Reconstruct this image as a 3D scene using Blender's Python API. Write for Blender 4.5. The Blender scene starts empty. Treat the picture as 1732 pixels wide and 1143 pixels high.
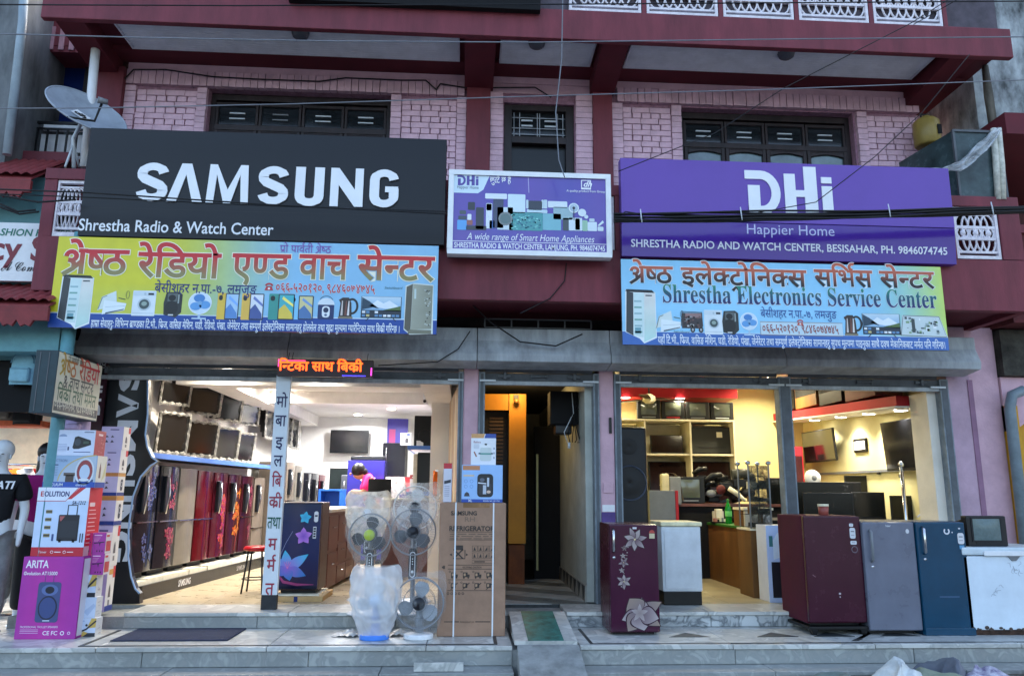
import bpy, bmesh, math, random, re
from mathutils import Vector, Matrix
SC = bpy.context.scene
COL = SC.collection
random.seed(7)
R = math.radians

# ---------------------------------------------------------------- camera, sky, sun, exposure
F, PW, PH = 1300.0, 1732.0, 1143.0
CAM = Vector((0.0, -8.7, 1.65))
YAW, PITCH, ROLL = R(3.4), R(11.4), R(0.40)
ROT = Matrix.Rotation(-YAW, 3, 'Z') @ Matrix.Rotation(R(90) + PITCH, 3, 'X') @ Matrix.Rotation(ROLL, 3, 'Z')
cd = bpy.data.cameras.new('camera')
cam = bpy.data.objects.new('camera', cd)
COL.objects.link(cam)
cd.sensor_fit = 'HORIZONTAL'; cd.sensor_width = 36.0; cd.lens = F / PW * 36.0
cd.clip_start = 0.05; cd.clip_end = 500.0
cam.matrix_world = Matrix.Translation(CAM) @ ROT.to_4x4()
SC.camera = cam

SUN_EL, SUN_ROT = R(28), R(20)
w = bpy.data.worlds.new("World"); SC.world = w; w.use_nodes = True
nt = w.node_tree; bg = nt.nodes['Background']
sky = nt.nodes.new('ShaderNodeTexSky'); sky.sky_type = 'NISHITA'; sky.sun_disc = False
sky.sun_elevation = SUN_EL; sky.sun_rotation = SUN_ROT
sky.air_density = 1.0; sky.dust_density = 4.0; sky.ozone_density = 0.6
nt.links.new(sky.outputs[0], bg.inputs[0]); bg.inputs[1].default_value = 0.15
sl = bpy.data.lights.new('sun', 'SUN'); sl.energy = 0.5; sl.angle = R(40); sl.color = (1.0, 0.95, 0.9)
so = bpy.data.objects.new('sun', sl); COL.objects.link(so)
# the sky's sun azimuth runs clockwise from +Y; the lamp shines from that same direction
sdir = Vector((math.sin(SUN_ROT) * math.cos(SUN_EL), math.cos(SUN_ROT) * math.cos(SUN_EL), math.sin(SUN_EL)))
so.rotation_euler = (-sdir).to_track_quat('-Z', 'Y').to_euler()
so.location = (0, -6, 12)

vs = SC.view_settings
SC.display_settings.display_device = 'sRGB'
vs.view_transform = 'Standard'; vs.look = 'None'; vs.gamma = 1.0; vs.use_curve_mapping = False
vs.exposure = 2.25
SC.render.engine = 'CYCLES'
SC.cycles.use_denoising = True
SC.cycles.max_bounces = 8; SC.cycles.transparent_max_bounces = 24
SC.cycles.sample_clamp_indirect = 6.0

# ---------------------------------------------------------------- measuring helpers
def ray(px, py):
    return ROT @ Vector(((px - PW / 2) / F, -(py - PH / 2) / F, -1.0))
def at(px, py, Y):            # the point of the plane y = Y that this line of sight meets
    d = ray(px, py); t = (Y - CAM.y) / d.y
    return CAM + d * t
def atz(px, py, Z):
    d = ray(px, py); t = (Z - CAM.z) / d.z
    return CAM + d * t
def atx(px, py, X):
    d = ray(px, py); t = (X - CAM.x) / d.x
    return CAM + d * t
def fit(x0, x1, y0, y1, Y):   # pixel box (top y0, bottom y1) on a facade plane -> X0, X1, Z0, Z1
    a = at(x0, (y0 + y1) / 2, Y); b = at(x1, (y0 + y1) / 2, Y)
    t = at((x0 + x1) / 2, y0, Y); u = at((x0 + x1) / 2, y1, Y)
    return a.x, b.x, u.z, t.z

# ---------------------------------------------------------------- materials
def lin(c):
    return tuple(((v / 255.0) / 12.92 if v / 255.0 <= 0.04045 else ((v / 255.0 + 0.055) / 1.055) ** 2.4) for v in c)
MATS = {}
def mat(name, col, rough=0.55, metal=0.0, noise=0.18, ns=6.0, bump=0.0, bs=40.0, spec=0.32, emit=0.0, col2=None, detail=5.0, coat=0.0, stretch=None):
    if name in MATS: return MATS[name]
    m = bpy.data.materials.new(name); m.use_nodes = True; MATS[name] = m
    n = m.node_tree; L = n.links; b = n.nodes['Principled BSDF']
    c = lin(col)
    b.inputs['Roughness'].default_value = rough; b.inputs['Metallic'].default_value = metal
    b.inputs['Specular IOR Level'].default_value = spec
    b.inputs['Coat Weight'].default_value = coat
    b.inputs['Base Color'].default_value = (*c, 1)
    if noise or bump:
        tc = n.nodes.new('ShaderNodeTexCoord'); src = tc.outputs['Object']
        if stretch:
            mp = n.nodes.new('ShaderNodeMapping'); mp.inputs['Scale'].default_value = stretch
            L.new(src, mp.inputs[0]); src = mp.outputs[0]
    if noise:
        tx = n.nodes.new('ShaderNodeTexNoise'); tx.inputs['Scale'].default_value = ns; tx.inputs['Detail'].default_value = detail
        tx.inputs['Roughness'].default_value = 0.65
        L.new(src, tx.inputs['Vector'])
        rp = n.nodes.new('ShaderNodeValToRGB'); L.new(tx.outputs['Fac'], rp.inputs[0])
        d = lin(col2) if col2 else tuple(v * (1 - 2 * noise) for v in c)
        e = tuple(min(1, v * (1 + noise)) for v in c)
        rp.color_ramp.elements[0].position = 0.3; rp.color_ramp.elements[0].color = (*d, 1)
        rp.color_ramp.elements[1].position = 0.7; rp.color_ramp.elements[1].color = (*e, 1)
        L.new(rp.outputs[0], b.inputs['Base Color'])
        mr = n.nodes.new('ShaderNodeMapRange'); L.new(tx.outputs['Fac'], mr.inputs[0])
        mr.inputs[3].default_value = max(0.02, rough - 0.08); mr.inputs[4].default_value = min(1, rough + 0.1)
        L.new(mr.outputs[0], b.inputs['Roughness'])
    if bump:
        t2 = n.nodes.new('ShaderNodeTexNoise'); t2.inputs['Scale'].default_value = bs; t2.inputs['Detail'].default_value = 4
        L.new(src, t2.inputs['Vector'])
        bp = n.nodes.new('ShaderNodeBump'); bp.inputs['Strength'].default_value = bump; bp.inputs['Distance'].default_value = 0.01
        L.new(t2.outputs['Fac'], bp.inputs['Height']); L.new(bp.outputs[0], b.inputs['Normal'])
    if emit:
        b.inputs['Emission Color'].default_value = (*c, 1); b.inputs['Emission Strength'].default_value = emit
    return m
def print_mat(name, rough=0.45, emit=0.0, fade=0.06, spec=0.5, bump=0.0):
    if name in MATS: return MATS[name]
    m = bpy.data.materials.new(name); m.use_nodes = True; MATS[name] = m
    n = m.node_tree; L = n.links; b = n.nodes['Principled BSDF']
    a = n.nodes.new('ShaderNodeAttribute'); a.attribute_name = 'Col'
    tc = n.nodes.new('ShaderNodeTexCoord'); tx = n.nodes.new('ShaderNodeTexNoise')
    tx.inputs['Scale'].default_value = 7.0; tx.inputs['Detail'].default_value = 6.0; L.new(tc.outputs['Object'], tx.inputs['Vector'])
    mr = n.nodes.new('ShaderNodeMapRange'); mr.inputs[1].default_value = 0.3; mr.inputs[2].default_value = 0.7
    mr.inputs[3].default_value = 1 - 2 * fade; mr.inputs[4].default_value = 1.0; L.new(tx.outputs['Fac'], mr.inputs[0])
    mx = n.nodes.new('ShaderNodeMix'); mx.data_type = 'RGBA'; mx.blend_type = 'MULTIPLY'; mx.inputs[0].default_value = 1.0
    L.new(a.outputs['Color'], mx.inputs[6]); L.new(mr.outputs[0], mx.inputs[7]); L.new(mx.outputs[2], b.inputs['Base Color'])
    b.inputs['Roughness'].default_value = rough; b.inputs['Specular IOR Level'].default_value = spec
    if bump:
        bp = n.nodes.new('ShaderNodeBump'); bp.inputs['Strength'].default_value = bump; bp.inputs['Distance'].default_value = 0.03
        t2 = n.nodes.new('ShaderNodeTexNoise'); t2.inputs['Scale'].default_value = 2.2; L.new(tc.outputs['Object'], t2.inputs['Vector'])
        L.new(t2.outputs['Fac'], bp.inputs['Height']); L.new(bp.outputs[0], b.inputs['Normal'])
    if emit:
        L.new(a.outputs['Color'], b.inputs['Emission Color']); b.inputs['Emission Strength'].default_value = emit
    return m
def film(name, col=(235, 240, 245), opac=0.35, rough=0.12, wrinkle=0.8, ws=9.0):   # thin clear or milky plastic
    if name in MATS: return MATS[name]
    m = bpy.data.materials.new(name); m.use_nodes = True; MATS[name] = m
    n = m.node_tree; L = n.links; b = n.nodes['Principled BSDF']; out = n.nodes['Material Output']
    b.inputs['Base Color'].default_value = (*lin(col), 1); b.inputs['Roughness'].default_value = rough
    tr = n.nodes.new('ShaderNodeBsdfTransparent'); tl = n.nodes.new('ShaderNodeBsdfTranslucent'); tl.inputs[0].default_value = (*lin(col), 1)
    tc = n.nodes.new('ShaderNodeTexCoord'); tx = n.nodes.new('ShaderNodeTexNoise'); tx.inputs['Scale'].default_value = ws
    tx.inputs['Detail'].default_value = 3; tx.inputs['Distortion'].default_value = 1.8
    L.new(tc.outputs['Object'], tx.inputs['Vector'])
    bp = n.nodes.new('ShaderNodeBump'); bp.inputs['Strength'].default_value = wrinkle; bp.inputs['Distance'].default_value = 0.06
    L.new(tx.outputs['Fac'], bp.inputs['Height']); L.new(bp.outputs[0], b.inputs['Normal'])
    m1 = n.nodes.new('ShaderNodeMixShader'); m1.inputs[0].default_value = 0.35; L.new(b.outputs[0], m1.inputs[1]); L.new(tl.outputs[0], m1.inputs[2])
    m2 = n.nodes.new('ShaderNodeMixShader'); L.new(tr.outputs[0], m2.inputs[1]); L.new(m1.outputs[0], m2.inputs[2])
    mr = n.nodes.new('ShaderNodeMapRange'); mr.inputs[1].default_value = 0.35; mr.inputs[2].default_value = 0.65
    mr.inputs[3].default_value = opac * 0.6; mr.inputs[4].default_value = min(1, opac * 1.4); L.new(tx.outputs['Fac'], mr.inputs[0])
    L.new(mr.outputs[0], m2.inputs[0]); L.new(m2.outputs[0], out.inputs[0])
    return m

# ---------------------------------------------------------------- mesh collectors
PM = {}
def thing(name, label, cat, loc=(0, 0, 0), rz=0.0, group=None, tilt=None):
    o = bpy.data.objects.new(name, None); COL.objects.link(o); o.empty_display_size = 0.1
    e = Matrix.Translation(Vector(loc)) @ Matrix.Rotation(rz, 4, 'Z')
    if tilt: e = e @ Matrix.Rotation(tilt[0], 4, 'X') @ Matrix.Rotation(tilt[1], 4, 'Y')
    o.location = e.to_translation(); o.rotation_euler = e.to_euler()
    o['label'] = label; o['category'] = cat
    if group: o['group'] = group
    PM[o.name] = e
    return o
def tag(o, label, cat, group=None):
    o['label'] = label; o['category'] = cat
    if group: o['group'] = group
    return o
def link(name, me, parent=None):
    o = bpy.data.objects.new(name, me); COL.objects.link(o)
    if parent is not None:
        o.parent = parent; PM[o.name] = PM.get(parent.name, Matrix.Identity(4))
    else: PM[o.name] = Matrix.Identity(4)
    return o
class M:
    def __init__(s): s.v = []; s.f = []; s.sm = []
    def add(s, vs_, fs, sm=False):
        k = len(s.v); s.v += [tuple(v) for v in vs_]; s.f += [tuple(i + k for i in f) for f in fs]; s.sm += [sm] * len(fs); return s
    def box(s, x0, x1, y0, y1, z0, z1):
        return s.add([(x0, y0, z0), (x1, y0, z0), (x1, y1, z0), (x0, y1, z0), (x0, y0, z1), (x1, y0, z1), (x1, y1, z1), (x0, y1, z1)],
                     [(0, 3, 2, 1), (4, 5, 6, 7), (0, 1, 5, 4), (1, 2, 6, 5), (2, 3, 7, 6), (3, 0, 4, 7)])
    def hexa(s, p):               # eight corners: bottom ring then top ring
        return s.add(p, [(0, 3, 2, 1), (4, 5, 6, 7), (0, 1, 5, 4), (1, 2, 6, 5), (2, 3, 7, 6), (3, 0, 4, 7)])
    def quad(s, *p): return s.add(p, [tuple(range(len(p)))])
    def prism(s, poly, a, b, axis='y', sm=False):   # poly in the two other axes, swept from a to b
        n = len(poly)
        def P(p, t):
            return {'y': (p[0], t, p[1]), 'x': (t, p[0], p[1]), 'z': (p[0], p[1], t)}[axis]
        vs_ = [P(p, a) for p in poly] + [P(p, b) for p in poly]
        fs = [tuple(range(n)), tuple(range(2 * n - 1, n - 1, -1))]
        s.add(vs_, fs); k = len(s.v) - 2 * n
        for i in range(n):
            j = (i + 1) % n
            s.f.append((k + i, k + n + i, k + n + j, k + j)); s.sm.append(sm)
        return s
    def tube(s, pts, r, n=8, sm=True, cap=True, closed=False):
        pts = [Vector(p) for p in pts]; rr = r if isinstance(r, (list, tuple)) else [r] * len(pts)
        k = len(s.v); N = len(pts); up = None
        for i, p in enumerate(pts):
            if closed: t = pts[(i + 1) % N] - pts[i - 1]
            else: t = pts[min(i + 1, N - 1)] - pts[max(i - 1, 0)]
            if t.length < 1e-9: t = Vector((0, 0, 1))
            t.normalize()
            if up is None:
                up = Vector((0, 0, 1)) if abs(t.z) < 0.9 else Vector((1, 0, 0))
            u = (up - t * up.dot(t))
            if u.length < 1e-6: u = Vector((1, 0, 0)).cross(t)
            u.normalize(); up = u; v = t.cross(u)
            for j in range(n):
                a = 2 * math.pi * j / n
                s.v.append(tuple(p + (u * math.cos(a) + v * math.sin(a)) * rr[i]))
        for i in range(N if closed else N - 1):
            i2 = (i + 1) % N
            for j in range(n):
                s.f.append((k + i * n + j, k + i * n + (j + 1) % n, k + i2 * n + (j + 1) % n, k + i2 * n + j)); s.sm.append(sm)
        if cap and not closed:
            s.f.append(tuple(k + j for j in range(n - 1, -1, -1))); s.sm.append(False)
            s.f.append(tuple(k + (N - 1) * n + j for j in range(n))); s.sm.append(False)
        return s
    def lathe(s, prof, c=(0, 0, 0), axis='z', n=24, sm=True, a0=0.0, a1=2 * math.pi, sx=1.0):
        # prof: (radius, height along axis)
        k = len(s.v); full = abs(a1 - a0 - 2 * math.pi) < 1e-6; m_ = n if full else n + 1
        for (r, h) in prof:
            for j in range(m_):
                a = a0 + (a1 - a0) * j / n; x, y = r * math.cos(a) * sx, r * math.sin(a)
                p = {'z': (x, y, h), 'y': (x, h, y), 'x': (h, x, y)}[axis]
                s.v.append((p[0] + c[0], p[1] + c[1], p[2] + c[2]))
        for i in range(len(prof) - 1):
            for j in range(n):
                j2 = (j + 1) % m_
                s.f.append((k + i * m_ + j, k + i * m_ + j2, k + (i + 1) * m_ + j2, k + (i + 1) * m_ + j)); s.sm.append(sm)
        return s
    def ball(s, c, r, n=14, m=8):
        rx, ry, rz = r if isinstance(r, (list, tuple)) else (r, r, r); k = len(s.v)
        for i in range(m + 1):
            p = math.pi * i / m
            for j in range(n):
                a = 2 * math.pi * j / n
                s.v.append((c[0] + rx * math.sin(p) * math.cos(a), c[1] + ry * math.sin(p) * math.sin(a), c[2] + rz * math.cos(p)))
        for i in range(m):
            for j in range(n):
                s.f.append((k + i * n + j, k + (i + 1) * n + j, k + (i + 1) * n + (j + 1) % n, k + i * n + (j + 1) % n)); s.sm.append(True)
        return s
    def grid(s, fn, nu, nv, sm=True):     # fn(u, v) -> point
        k = len(s.v)
        for i in range(nu + 1):
            for j in range(nv + 1): s.v.append(tuple(fn(i / nu, j / nv)))
        for i in range(nu):
            for j in range(nv):
                a = k + i * (nv + 1) + j
                s.f.append((a, a + nv + 1, a + nv + 2, a + 1)); s.sm.append(sm)
        return s
    def mesh(s, name, m, bev=0.0, seg=2, inv=None, fixn=True):
        me = bpy.data.meshes.new(name)
        vv = [tuple(inv @ Vector(v)) for v in s.v] if inv is not None else s.v
        me.from_pydata(vv, [], s.f); me.validate(clean_customdata=False)
        if len(me.polygons) == len(s.sm): me.polygons.foreach_set('use_smooth', s.sm)
        if fixn or bev:
            b = bmesh.new(); b.from_mesh(me)
            if bev:
                bmesh.ops.remove_doubles(b, verts=b.verts, dist=1e-6)
                bmesh.ops.recalc_face_normals(b, faces=b.faces)
                ed = [e for e in b.edges if len(e.link_faces) == 2 and e.calc_face_angle(0) > R(28)]
                bmesh.ops.bevel(b, geom=ed, offset=bev, segments=seg, profile=0.6, affect='EDGES', clamp_overlap=True)
            else: bmesh.ops.recalc_face_normals(b, faces=b.faces)
            b.to_mesh(me); b.free()
        if m is not None: me.materials.append(m)
        return me
    def build(s, name, m, parent=None, bev=0.0, seg=2, w=False, kind=None, fixn=True):
        inv = None
        if w and parent is not None: inv = PM[parent.name].inverted()
        me = s.mesh(name, m, bev, seg, inv, fixn)
        o = link(name, me, parent)
        if kind: o['kind'] = kind
        return o
def copy_tree(o, parent=None):
    c = o.copy(); COL.objects.link(c); PM[c.name] = PM[o.name].copy()
    if parent is not None: c.parent = parent
    for ch in list(o.children): copy_tree(ch, c)
    return c
def move_to(o, loc, rz=0.0, tilt=None):
    e = Matrix.Translation(Vector(loc)) @ Matrix.Rotation(rz, 4, 'Z')
    if tilt: e = e @ Matrix.Rotation(tilt[0], 4, 'X') @ Matrix.Rotation(tilt[1], 4, 'Y')
    o.location = e.to_translation(); o.rotation_euler = e.to_euler(); PM[o.name] = e

# ---------------------------------------------------------------- lettering
_RUN = {}
def _tess(body, bold):
    key = (body, bold)
    if key in _RUN: return _RUN[key]
    def mk(b):
        c = bpy.data.curves.new('lettering', 'FONT'); c.body = b; c.offset = bold; c.resolution_u = 3; c.fill_mode = 'FRONT'
        o = bpy.data.objects.new('lettering', c)
        COL.objects.link(o); dg = bpy.context.evaluated_depsgraph_get(); dg.update()
        ev = o.evaluated_get(dg); me = ev.to_mesh()
        v = [(p.co.x, p.co.y) for p in me.vertices]; f = [tuple(q.vertices) for q in me.polygons]
        ev.to_mesh_clear(); bpy.data.objects.remove(o); bpy.data.curves.remove(c)
        return v, f
    v, f = mk(body)
    v1, _ = mk(body + 'MM'); v0, _ = mk('MM')
    adv = max(p[0] for p in v1) - max(p[0] for p in v0) if v1 else 0.3
    _RUN[key] = (v, f, adv)
    return _RUN[key]
def _crop(v, f, xc):
    b = bmesh.new(); vv = [b.verts.new((p[0], p[1], 0)) for p in v]
    for q in f:
        try: b.faces.new([vv[i] for i in q])
        except ValueError: pass
    bmesh.ops.bisect_plane(b, geom=b.verts[:] + b.edges[:] + b.faces[:], plane_co=(xc, 0, 0), plane_no=(1, 0, 0), clear_outer=True)
    b.verts.index_update()
    rv = [(p.co.x, p.co.y) for p in b.verts]; rf = [tuple(x.index for x in q.verts) for q in b.faces]; b.free()
    return rv, rf
def stroke(pts, w):          # a 2D band along a line
    v = []; f = []
    for i, p in enumerate(pts):
        a = pts[max(i - 1, 0)]; c = pts[min(i + 1, len(pts) - 1)]
        dx, dy = c[0] - a[0], c[1] - a[1]; l = math.hypot(dx, dy) or 1
        ww = w[i] if isinstance(w, (list, tuple)) else w
        v += [(p[0] - dy / l * ww / 2, p[1] + dx / l * ww / 2), (p[0] + dy / l * ww / 2, p[1] - dx / l * ww / 2)]
    for i in range(len(pts) - 1): f.append((2 * i, 2 * i + 1, 2 * i + 3, 2 * i + 2))
    return v, f
def arc(cx, cy, rx, ry, a0, a1, n=10):
    return [(cx + rx * math.cos(R(a0 + (a1 - a0) * i / n)), cy + ry * math.sin(R(a0 + (a1 - a0) * i / n))) for i in range(n + 1)]
HALF = {'ष': .70, 'न': .66, 'ण': .72, 'व': .62, 'त': .62, 'म': .68, 'प': .62, 'स': .68, 'श': .66, 'ल': .70, 'क': .80, 'ग': .6, 'द': .9, 'ब': .62, 'च': .7, 'थ': .66, 'ज': .7, 'भ': .7}
def deva(s):                 # written order -> drawing order, with marks for the joined forms
    s = s.replace('श्र', '\ue000')
    def cl(m):
        reph, base, mt = m.group(1), m.group(2), m.group(3)
        out = base
        out = re.sub(r'([टड])्र', r'\1{TRA}', out); out = re.sub(r'([क-ह])्र', r'\1{RA}', out)
        out = re.sub(r'([क-ह])्', r'{\1}', out)
        if 'ि' in mt: out = 'ि' + out; mt = mt.replace('ि', '')
        return out + mt + ('{REPH}' if reph else '')
    s = re.sub(r'(र्(?=[क-ह]))?((?:[क-ह\ue000]्)*[क-ह\ue000])([ऺ-ौॢँंः]*)', cl, s)
    return s.replace('\ue000', '{SHRA}')
def layout(s, bold=0.0):     # -> verts, faces, width at size 1
    V = []; Fc = []; x = 0.0; zz = [0.0]
    if re.search('[\u0900-\u097f]', s): s = deva(s)
    st = 0.075 + 2 * bold
    def put(v, f, dx=0.0):
        k = len(V); zz[0] += 0.12
        V.extend((p[0] + x + dx, p[1], zz[0] % 0.72) for p in v); Fc.extend(tuple(i + k for i in q) for q in f)
    for tok in re.split(r'(\{[^}]*\}|[\u0900-\u097f])', s):
        if not tok: continue
        if tok[0] == '{':
            c = tok[1:-1]
            if c == 'SHRA':
                for p, wd in ((arc(.20, .455, .12, .115, 185, -110, 12), st), (arc(.14, .23, .14, .12, 95, -30, 8), st), ([(.47, .34), (.36, .23), (.25, .12), (.03, -.03)], st),
                              ([(.46, -.01), (.46, .60)], st * 1.02), ([(.36, .60), (.58, .60)], st * .9)):
                    put(*stroke(p, wd))
                x += .56
            elif c == 'RA':
                put(*stroke([(-.40, .02), (-.30, .10), (-.10, .20)], st), 0)
            elif c == 'TRA':
                put(*stroke([(-.40, -.22), (-.27, -.08), (-.14, -.22)], st), 0)
            elif c == 'REPH':
                put(*stroke(arc(-.08, .76, .13, .12, 270, 60, 9), st), 0)
            else:
                v, f, adv = _tess(c, bold); h = HALF.get(c, .68)
                put(*_crop(v, f, adv * h)); x += adv * h
        else:
            if tok in 'भ१' and bold > 0.005:        # its thickened outline crosses itself: thicken by shifts instead
                v, f, adv = _tess(tok, 0.0); b_ = bold * .8
                for dx, dy in ((0, 0), (b_, b_), (-b_, b_), (b_, -b_), (-b_, -b_)): put([(p[0] + dx, p[1] + dy) for p in v], f)
            else:
                v, f, adv = _tess(tok, bold); put(v, f)
            x += adv
    return V, Fc, x

class Print:                 # flat print on one face: layers of coloured shapes, one mesh
    def __init__(s, o, u=(1, 0, 0), v=(0, 0, 1), step=0.0008):
        s.o = Vector(o); s.u = Vector(u).normalized(); s.w = Vector(v).normalized(); s.n = s.u.cross(s.w); s.step = step
        s.V = []; s.F = []; s.C = []; s.pts = []
    def shape(s, v, f, col, lay=1):
        k = len(s.V); c3 = None if callable(col) else lin(col)
        for p in v:
            s.V.append(s.o + s.u * p[0] + s.w * p[1] + s.n * ((lay + (p[2] if len(p) > 2 else 0)) * s.step))
            s.C.append(lin(col(p[0], p[1])) if c3 is None else c3)
        s.F += [tuple(i + k for i in q) for q in f]
        return s
    def poly(s, p, col, lay=1): return s.shape(p, [tuple(range(len(p)))], col, lay)
    def rect(s, x, y, w_, h, col, lay=1): return s.poly([(x, y), (x + w_, y), (x + w_, y + h), (x, y + h)], col, lay)
    def rrect(s, x, y, w_, h, r, col, lay=1):
        r = min(r, w_ / 2, h / 2)
        return s.poly(arc(x + w_ - r, y + r, r, r, -90, 0, 4) + arc(x + w_ - r, y + h - r, r, r, 0, 90, 4) + arc(x + r, y + h - r, r, r, 90, 180, 4) + arc(x + r, y + r, r, r, 180, 270, 4), col, lay)
    def ell(s, x, y, rx, ry, col, lay=1, n=20): return s.poly(arc(x, y, rx, ry, 0, 360, n)[:-1], col, lay)
    def ring(s, x, y, r, wd, col, lay=1, n=20, a0=0, a1=360, ry=None): return s.line(arc(x, y, r, ry or r, a0, a1, n), wd, col, lay)
    def line(s, p, wd, col, lay=1): v, f = stroke(p, wd); return s.shape(v, f, col, lay)
    def grad(s, x, y, w_, h, col, lay=1, nu=24, nv=6):
        v = [(x + w_ * i / nu, y + h * j / nv) for i in range(nu + 1) for j in range(nv + 1)]
        f = [(i * (nv + 1) + j, (i + 1) * (nv + 1) + j, (i + 1) * (nv + 1) + j + 1, i * (nv + 1) + j + 1) for i in range(nu) for j in range(nv)]
        return s.shape(v, f, col, lay)
    def text(s, t, x, y, h, col, lay=3, w=None, bold=0.0, shear=0.0, align='l', rot=0.0, out=None):
        # h = font size (cap height about 0.7 h); w = exact width of the drawn line
        V, f, adv = layout(t, bold)
        if not V: return s
        mn = min(p[0] for p in V); mx = max(p[0] for p in V); sx = h if w is None else w / max(1e-6, mx - mn)
        off = {'l': 0, 'c': -(mx - mn) / 2 * sx, 'r': -(mx - mn) * sx}[align]
        ca, sa = math.cos(rot), math.sin(rot)
        def P(V):
            r = []
            for p in V:
                a = (p[0] - mn) * sx + shear * p[1] * h + off; b = p[1] * h
                r.append((x + a * ca - b * sa, y + a * sa + b * ca, p[2]))
            return r
        if out:
            V2, f2, _ = layout(t, bold + out[1]); s.shape(P(V2), f2, out[0], lay - .5)
        return s.shape(P(V), f, col, lay)
    def petal(s, x, y, l, wd, ang, col, lay=2, tip=None):
        ca, sa = math.cos(R(ang)), math.sin(R(ang)); p = []
        for i in range(13):
            t = i / 12.0; p.append((l * t, wd / 2 * math.sin(math.pi * t ** .75)))
        p += [(a, -b) for a, b in p[-2:0:-1]]
        q = [(x + a * ca - b * sa, y + a * sa + b * ca) for a, b in p]
        if tip:
            def cf(px_, py_):
                t = min(1, math.hypot(px_ - x, py_ - y) / l); return tuple(col[i] + (tip[i] - col[i]) * t for i in range(3))
            return s.poly(q, cf, lay)
        return s.poly(q, col, lay)
    def build(s, name, m, parent=None, w=False):
        me = bpy.data.meshes.new(name)
        inv = PM[parent.name].inverted() if (w and parent is not None) else None
        me.from_pydata([tuple(inv @ v) if inv else tuple(v) for v in s.V], [], s.F)
        ca = me.color_attributes.new('Col', 'FLOAT_COLOR', 'POINT')
        buf = []
        for c in s.C: buf += [c[0], c[1], c[2], 1.0]
        ca.data.foreach_set('color', buf)
        me.materials.append(m); me.update()
        return link(name, me, parent)
# ================================================================ SETTING: street, steps, ramp
ASPH = mat('asphalt', (112, 114, 116), .9, noise=.25, ns=3, bump=.5, bs=120)
def marble(name, base, vein, scale=2.2, rough=.3, vw=.06):
    m = bpy.data.materials.new(name); m.use_nodes = True; MATS[name] = m
    n = m.node_tree; L = n.links; b = n.nodes['Principled BSDF']
    tc = n.nodes.new('ShaderNodeTexCoord'); mp = n.nodes.new('ShaderNodeMapping'); mp.inputs['Rotation'].default_value = (.3, .5, .6)
    L.new(tc.outputs['Object'], mp.inputs[0])
    nz = n.nodes.new('ShaderNodeTexNoise'); nz.inputs['Scale'].default_value = scale; nz.inputs['Detail'].default_value = 8; nz.inputs['Distortion'].default_value = 1.6
    L.new(mp.outputs[0], nz.inputs['Vector'])
    r = n.nodes.new('ShaderNodeValToRGB'); e = r.color_ramp.elements
    e[0].position = .5 - vw; e[0].color = (*lin(base), 1); e[1].position = .5 + vw; e[1].color = (*lin(tuple(v * .9 for v in base)), 1)
    x = e.new(.5); x.color = (*lin(vein), 1)
    L.new(nz.outputs['Fac'], r.inputs[0])
    n2 = n.nodes.new('ShaderNodeTexNoise'); n2.inputs['Scale'].default_value = 1.1; n2.inputs['Detail'].default_value = 6; L.new(tc.outputs['Object'], n2.inputs['Vector'])
    r2 = n.nodes.new('ShaderNodeMapRange'); r2.inputs[1].default_value = .3; r2.inputs[2].default_value = .7; r2.inputs[3].default_value = .78; r2.inputs[4].default_value = 1.05
    L.new(n2.outputs['Fac'], r2.inputs[0])
    mx = n.nodes.new('ShaderNodeMix'); mx.data_type = 'RGBA'; mx.blend_type = 'MULTIPLY'; mx.inputs[0].default_value = 1
    L.new(r.outputs[0], mx.inputs[6]); L.new(r2.outputs[0], mx.inputs[7]); L.new(mx.outputs[2], b.inputs['Base Color'])
    b.inputs['Roughness'].default_value = rough
    return m
MARB_T = marble('marble_tread', (208, 208, 202), (168, 170, 166), 3.2, .32)
MARB_R = marble('marble_riser', (166, 168, 164), (140, 144, 142), 7.0, .4, .14)
MARB_V = marble('marble_veined', (186, 190, 190), (96, 102, 106), 3.6, .35, .08)
DARKST = mat('dark_stone_inlay', (52, 56, 58), .4, noise=.2, ns=20)
CONC = mat('concrete', (142, 145, 143), .85, noise=.2, ns=7, bump=.4, bs=70, detail=8)
g = M().box(-60, 60, -60, 40, -.3, 0).build('street_ground', ASPH, kind='structure')
ZT, ZF, YT, YF = .33, .48, -1.53, -.60
steps = M().box(-9, 9, -1.50, 8.3, 0.002, ZT - .04).box(-4.4, 9, -.57, 8.3, ZT - .04, ZF - .04).build('front_steps', CONC, kind='structure')
rs = random.Random(3)
def slabs(name, x0, x1, step, fn, m):
    x = x0; k = 0
    while x < x1 - .05:
        l = min(step * rs.uniform(.85, 1.15), x1 - x); 
        if x1 - x - l < .25: l = x1 - x
        fn(x + .003, x + l - .003, rs.uniform(-.0015, .0015)).build(name, m, steps, bev=.004, seg=1); x += l; k += 1
RX0, RX1 = .47, 1.03                       # the ramp's span
for a, b_ in ((-9, RX0 - .02), (RX1 + .02, 9)):
    slabs('tread_slab', a, b_, 1.25, lambda p, q, j: M().box(p, q, YT, YF + .02, ZT - .038 + j, ZT + j), MARB_T)
    slabs('riser_slab', a, b_, 1.5, lambda p, q, j: M().box(p, q, -1.515 + j, -1.495, .165, ZT - .04), MARB_R)
    slabs('bottom_step_slab', a, b_, 1.6, lambda p, q, j: M().box(p, q, -1.80, -1.50, .125, .163 + j), MARB_R)
    slabs('bottom_riser_slab', a, b_, 1.6, lambda p, q, j: M().box(p, q, -1.785 + j, -1.76, 0.004, .123), MARB_R)
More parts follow.
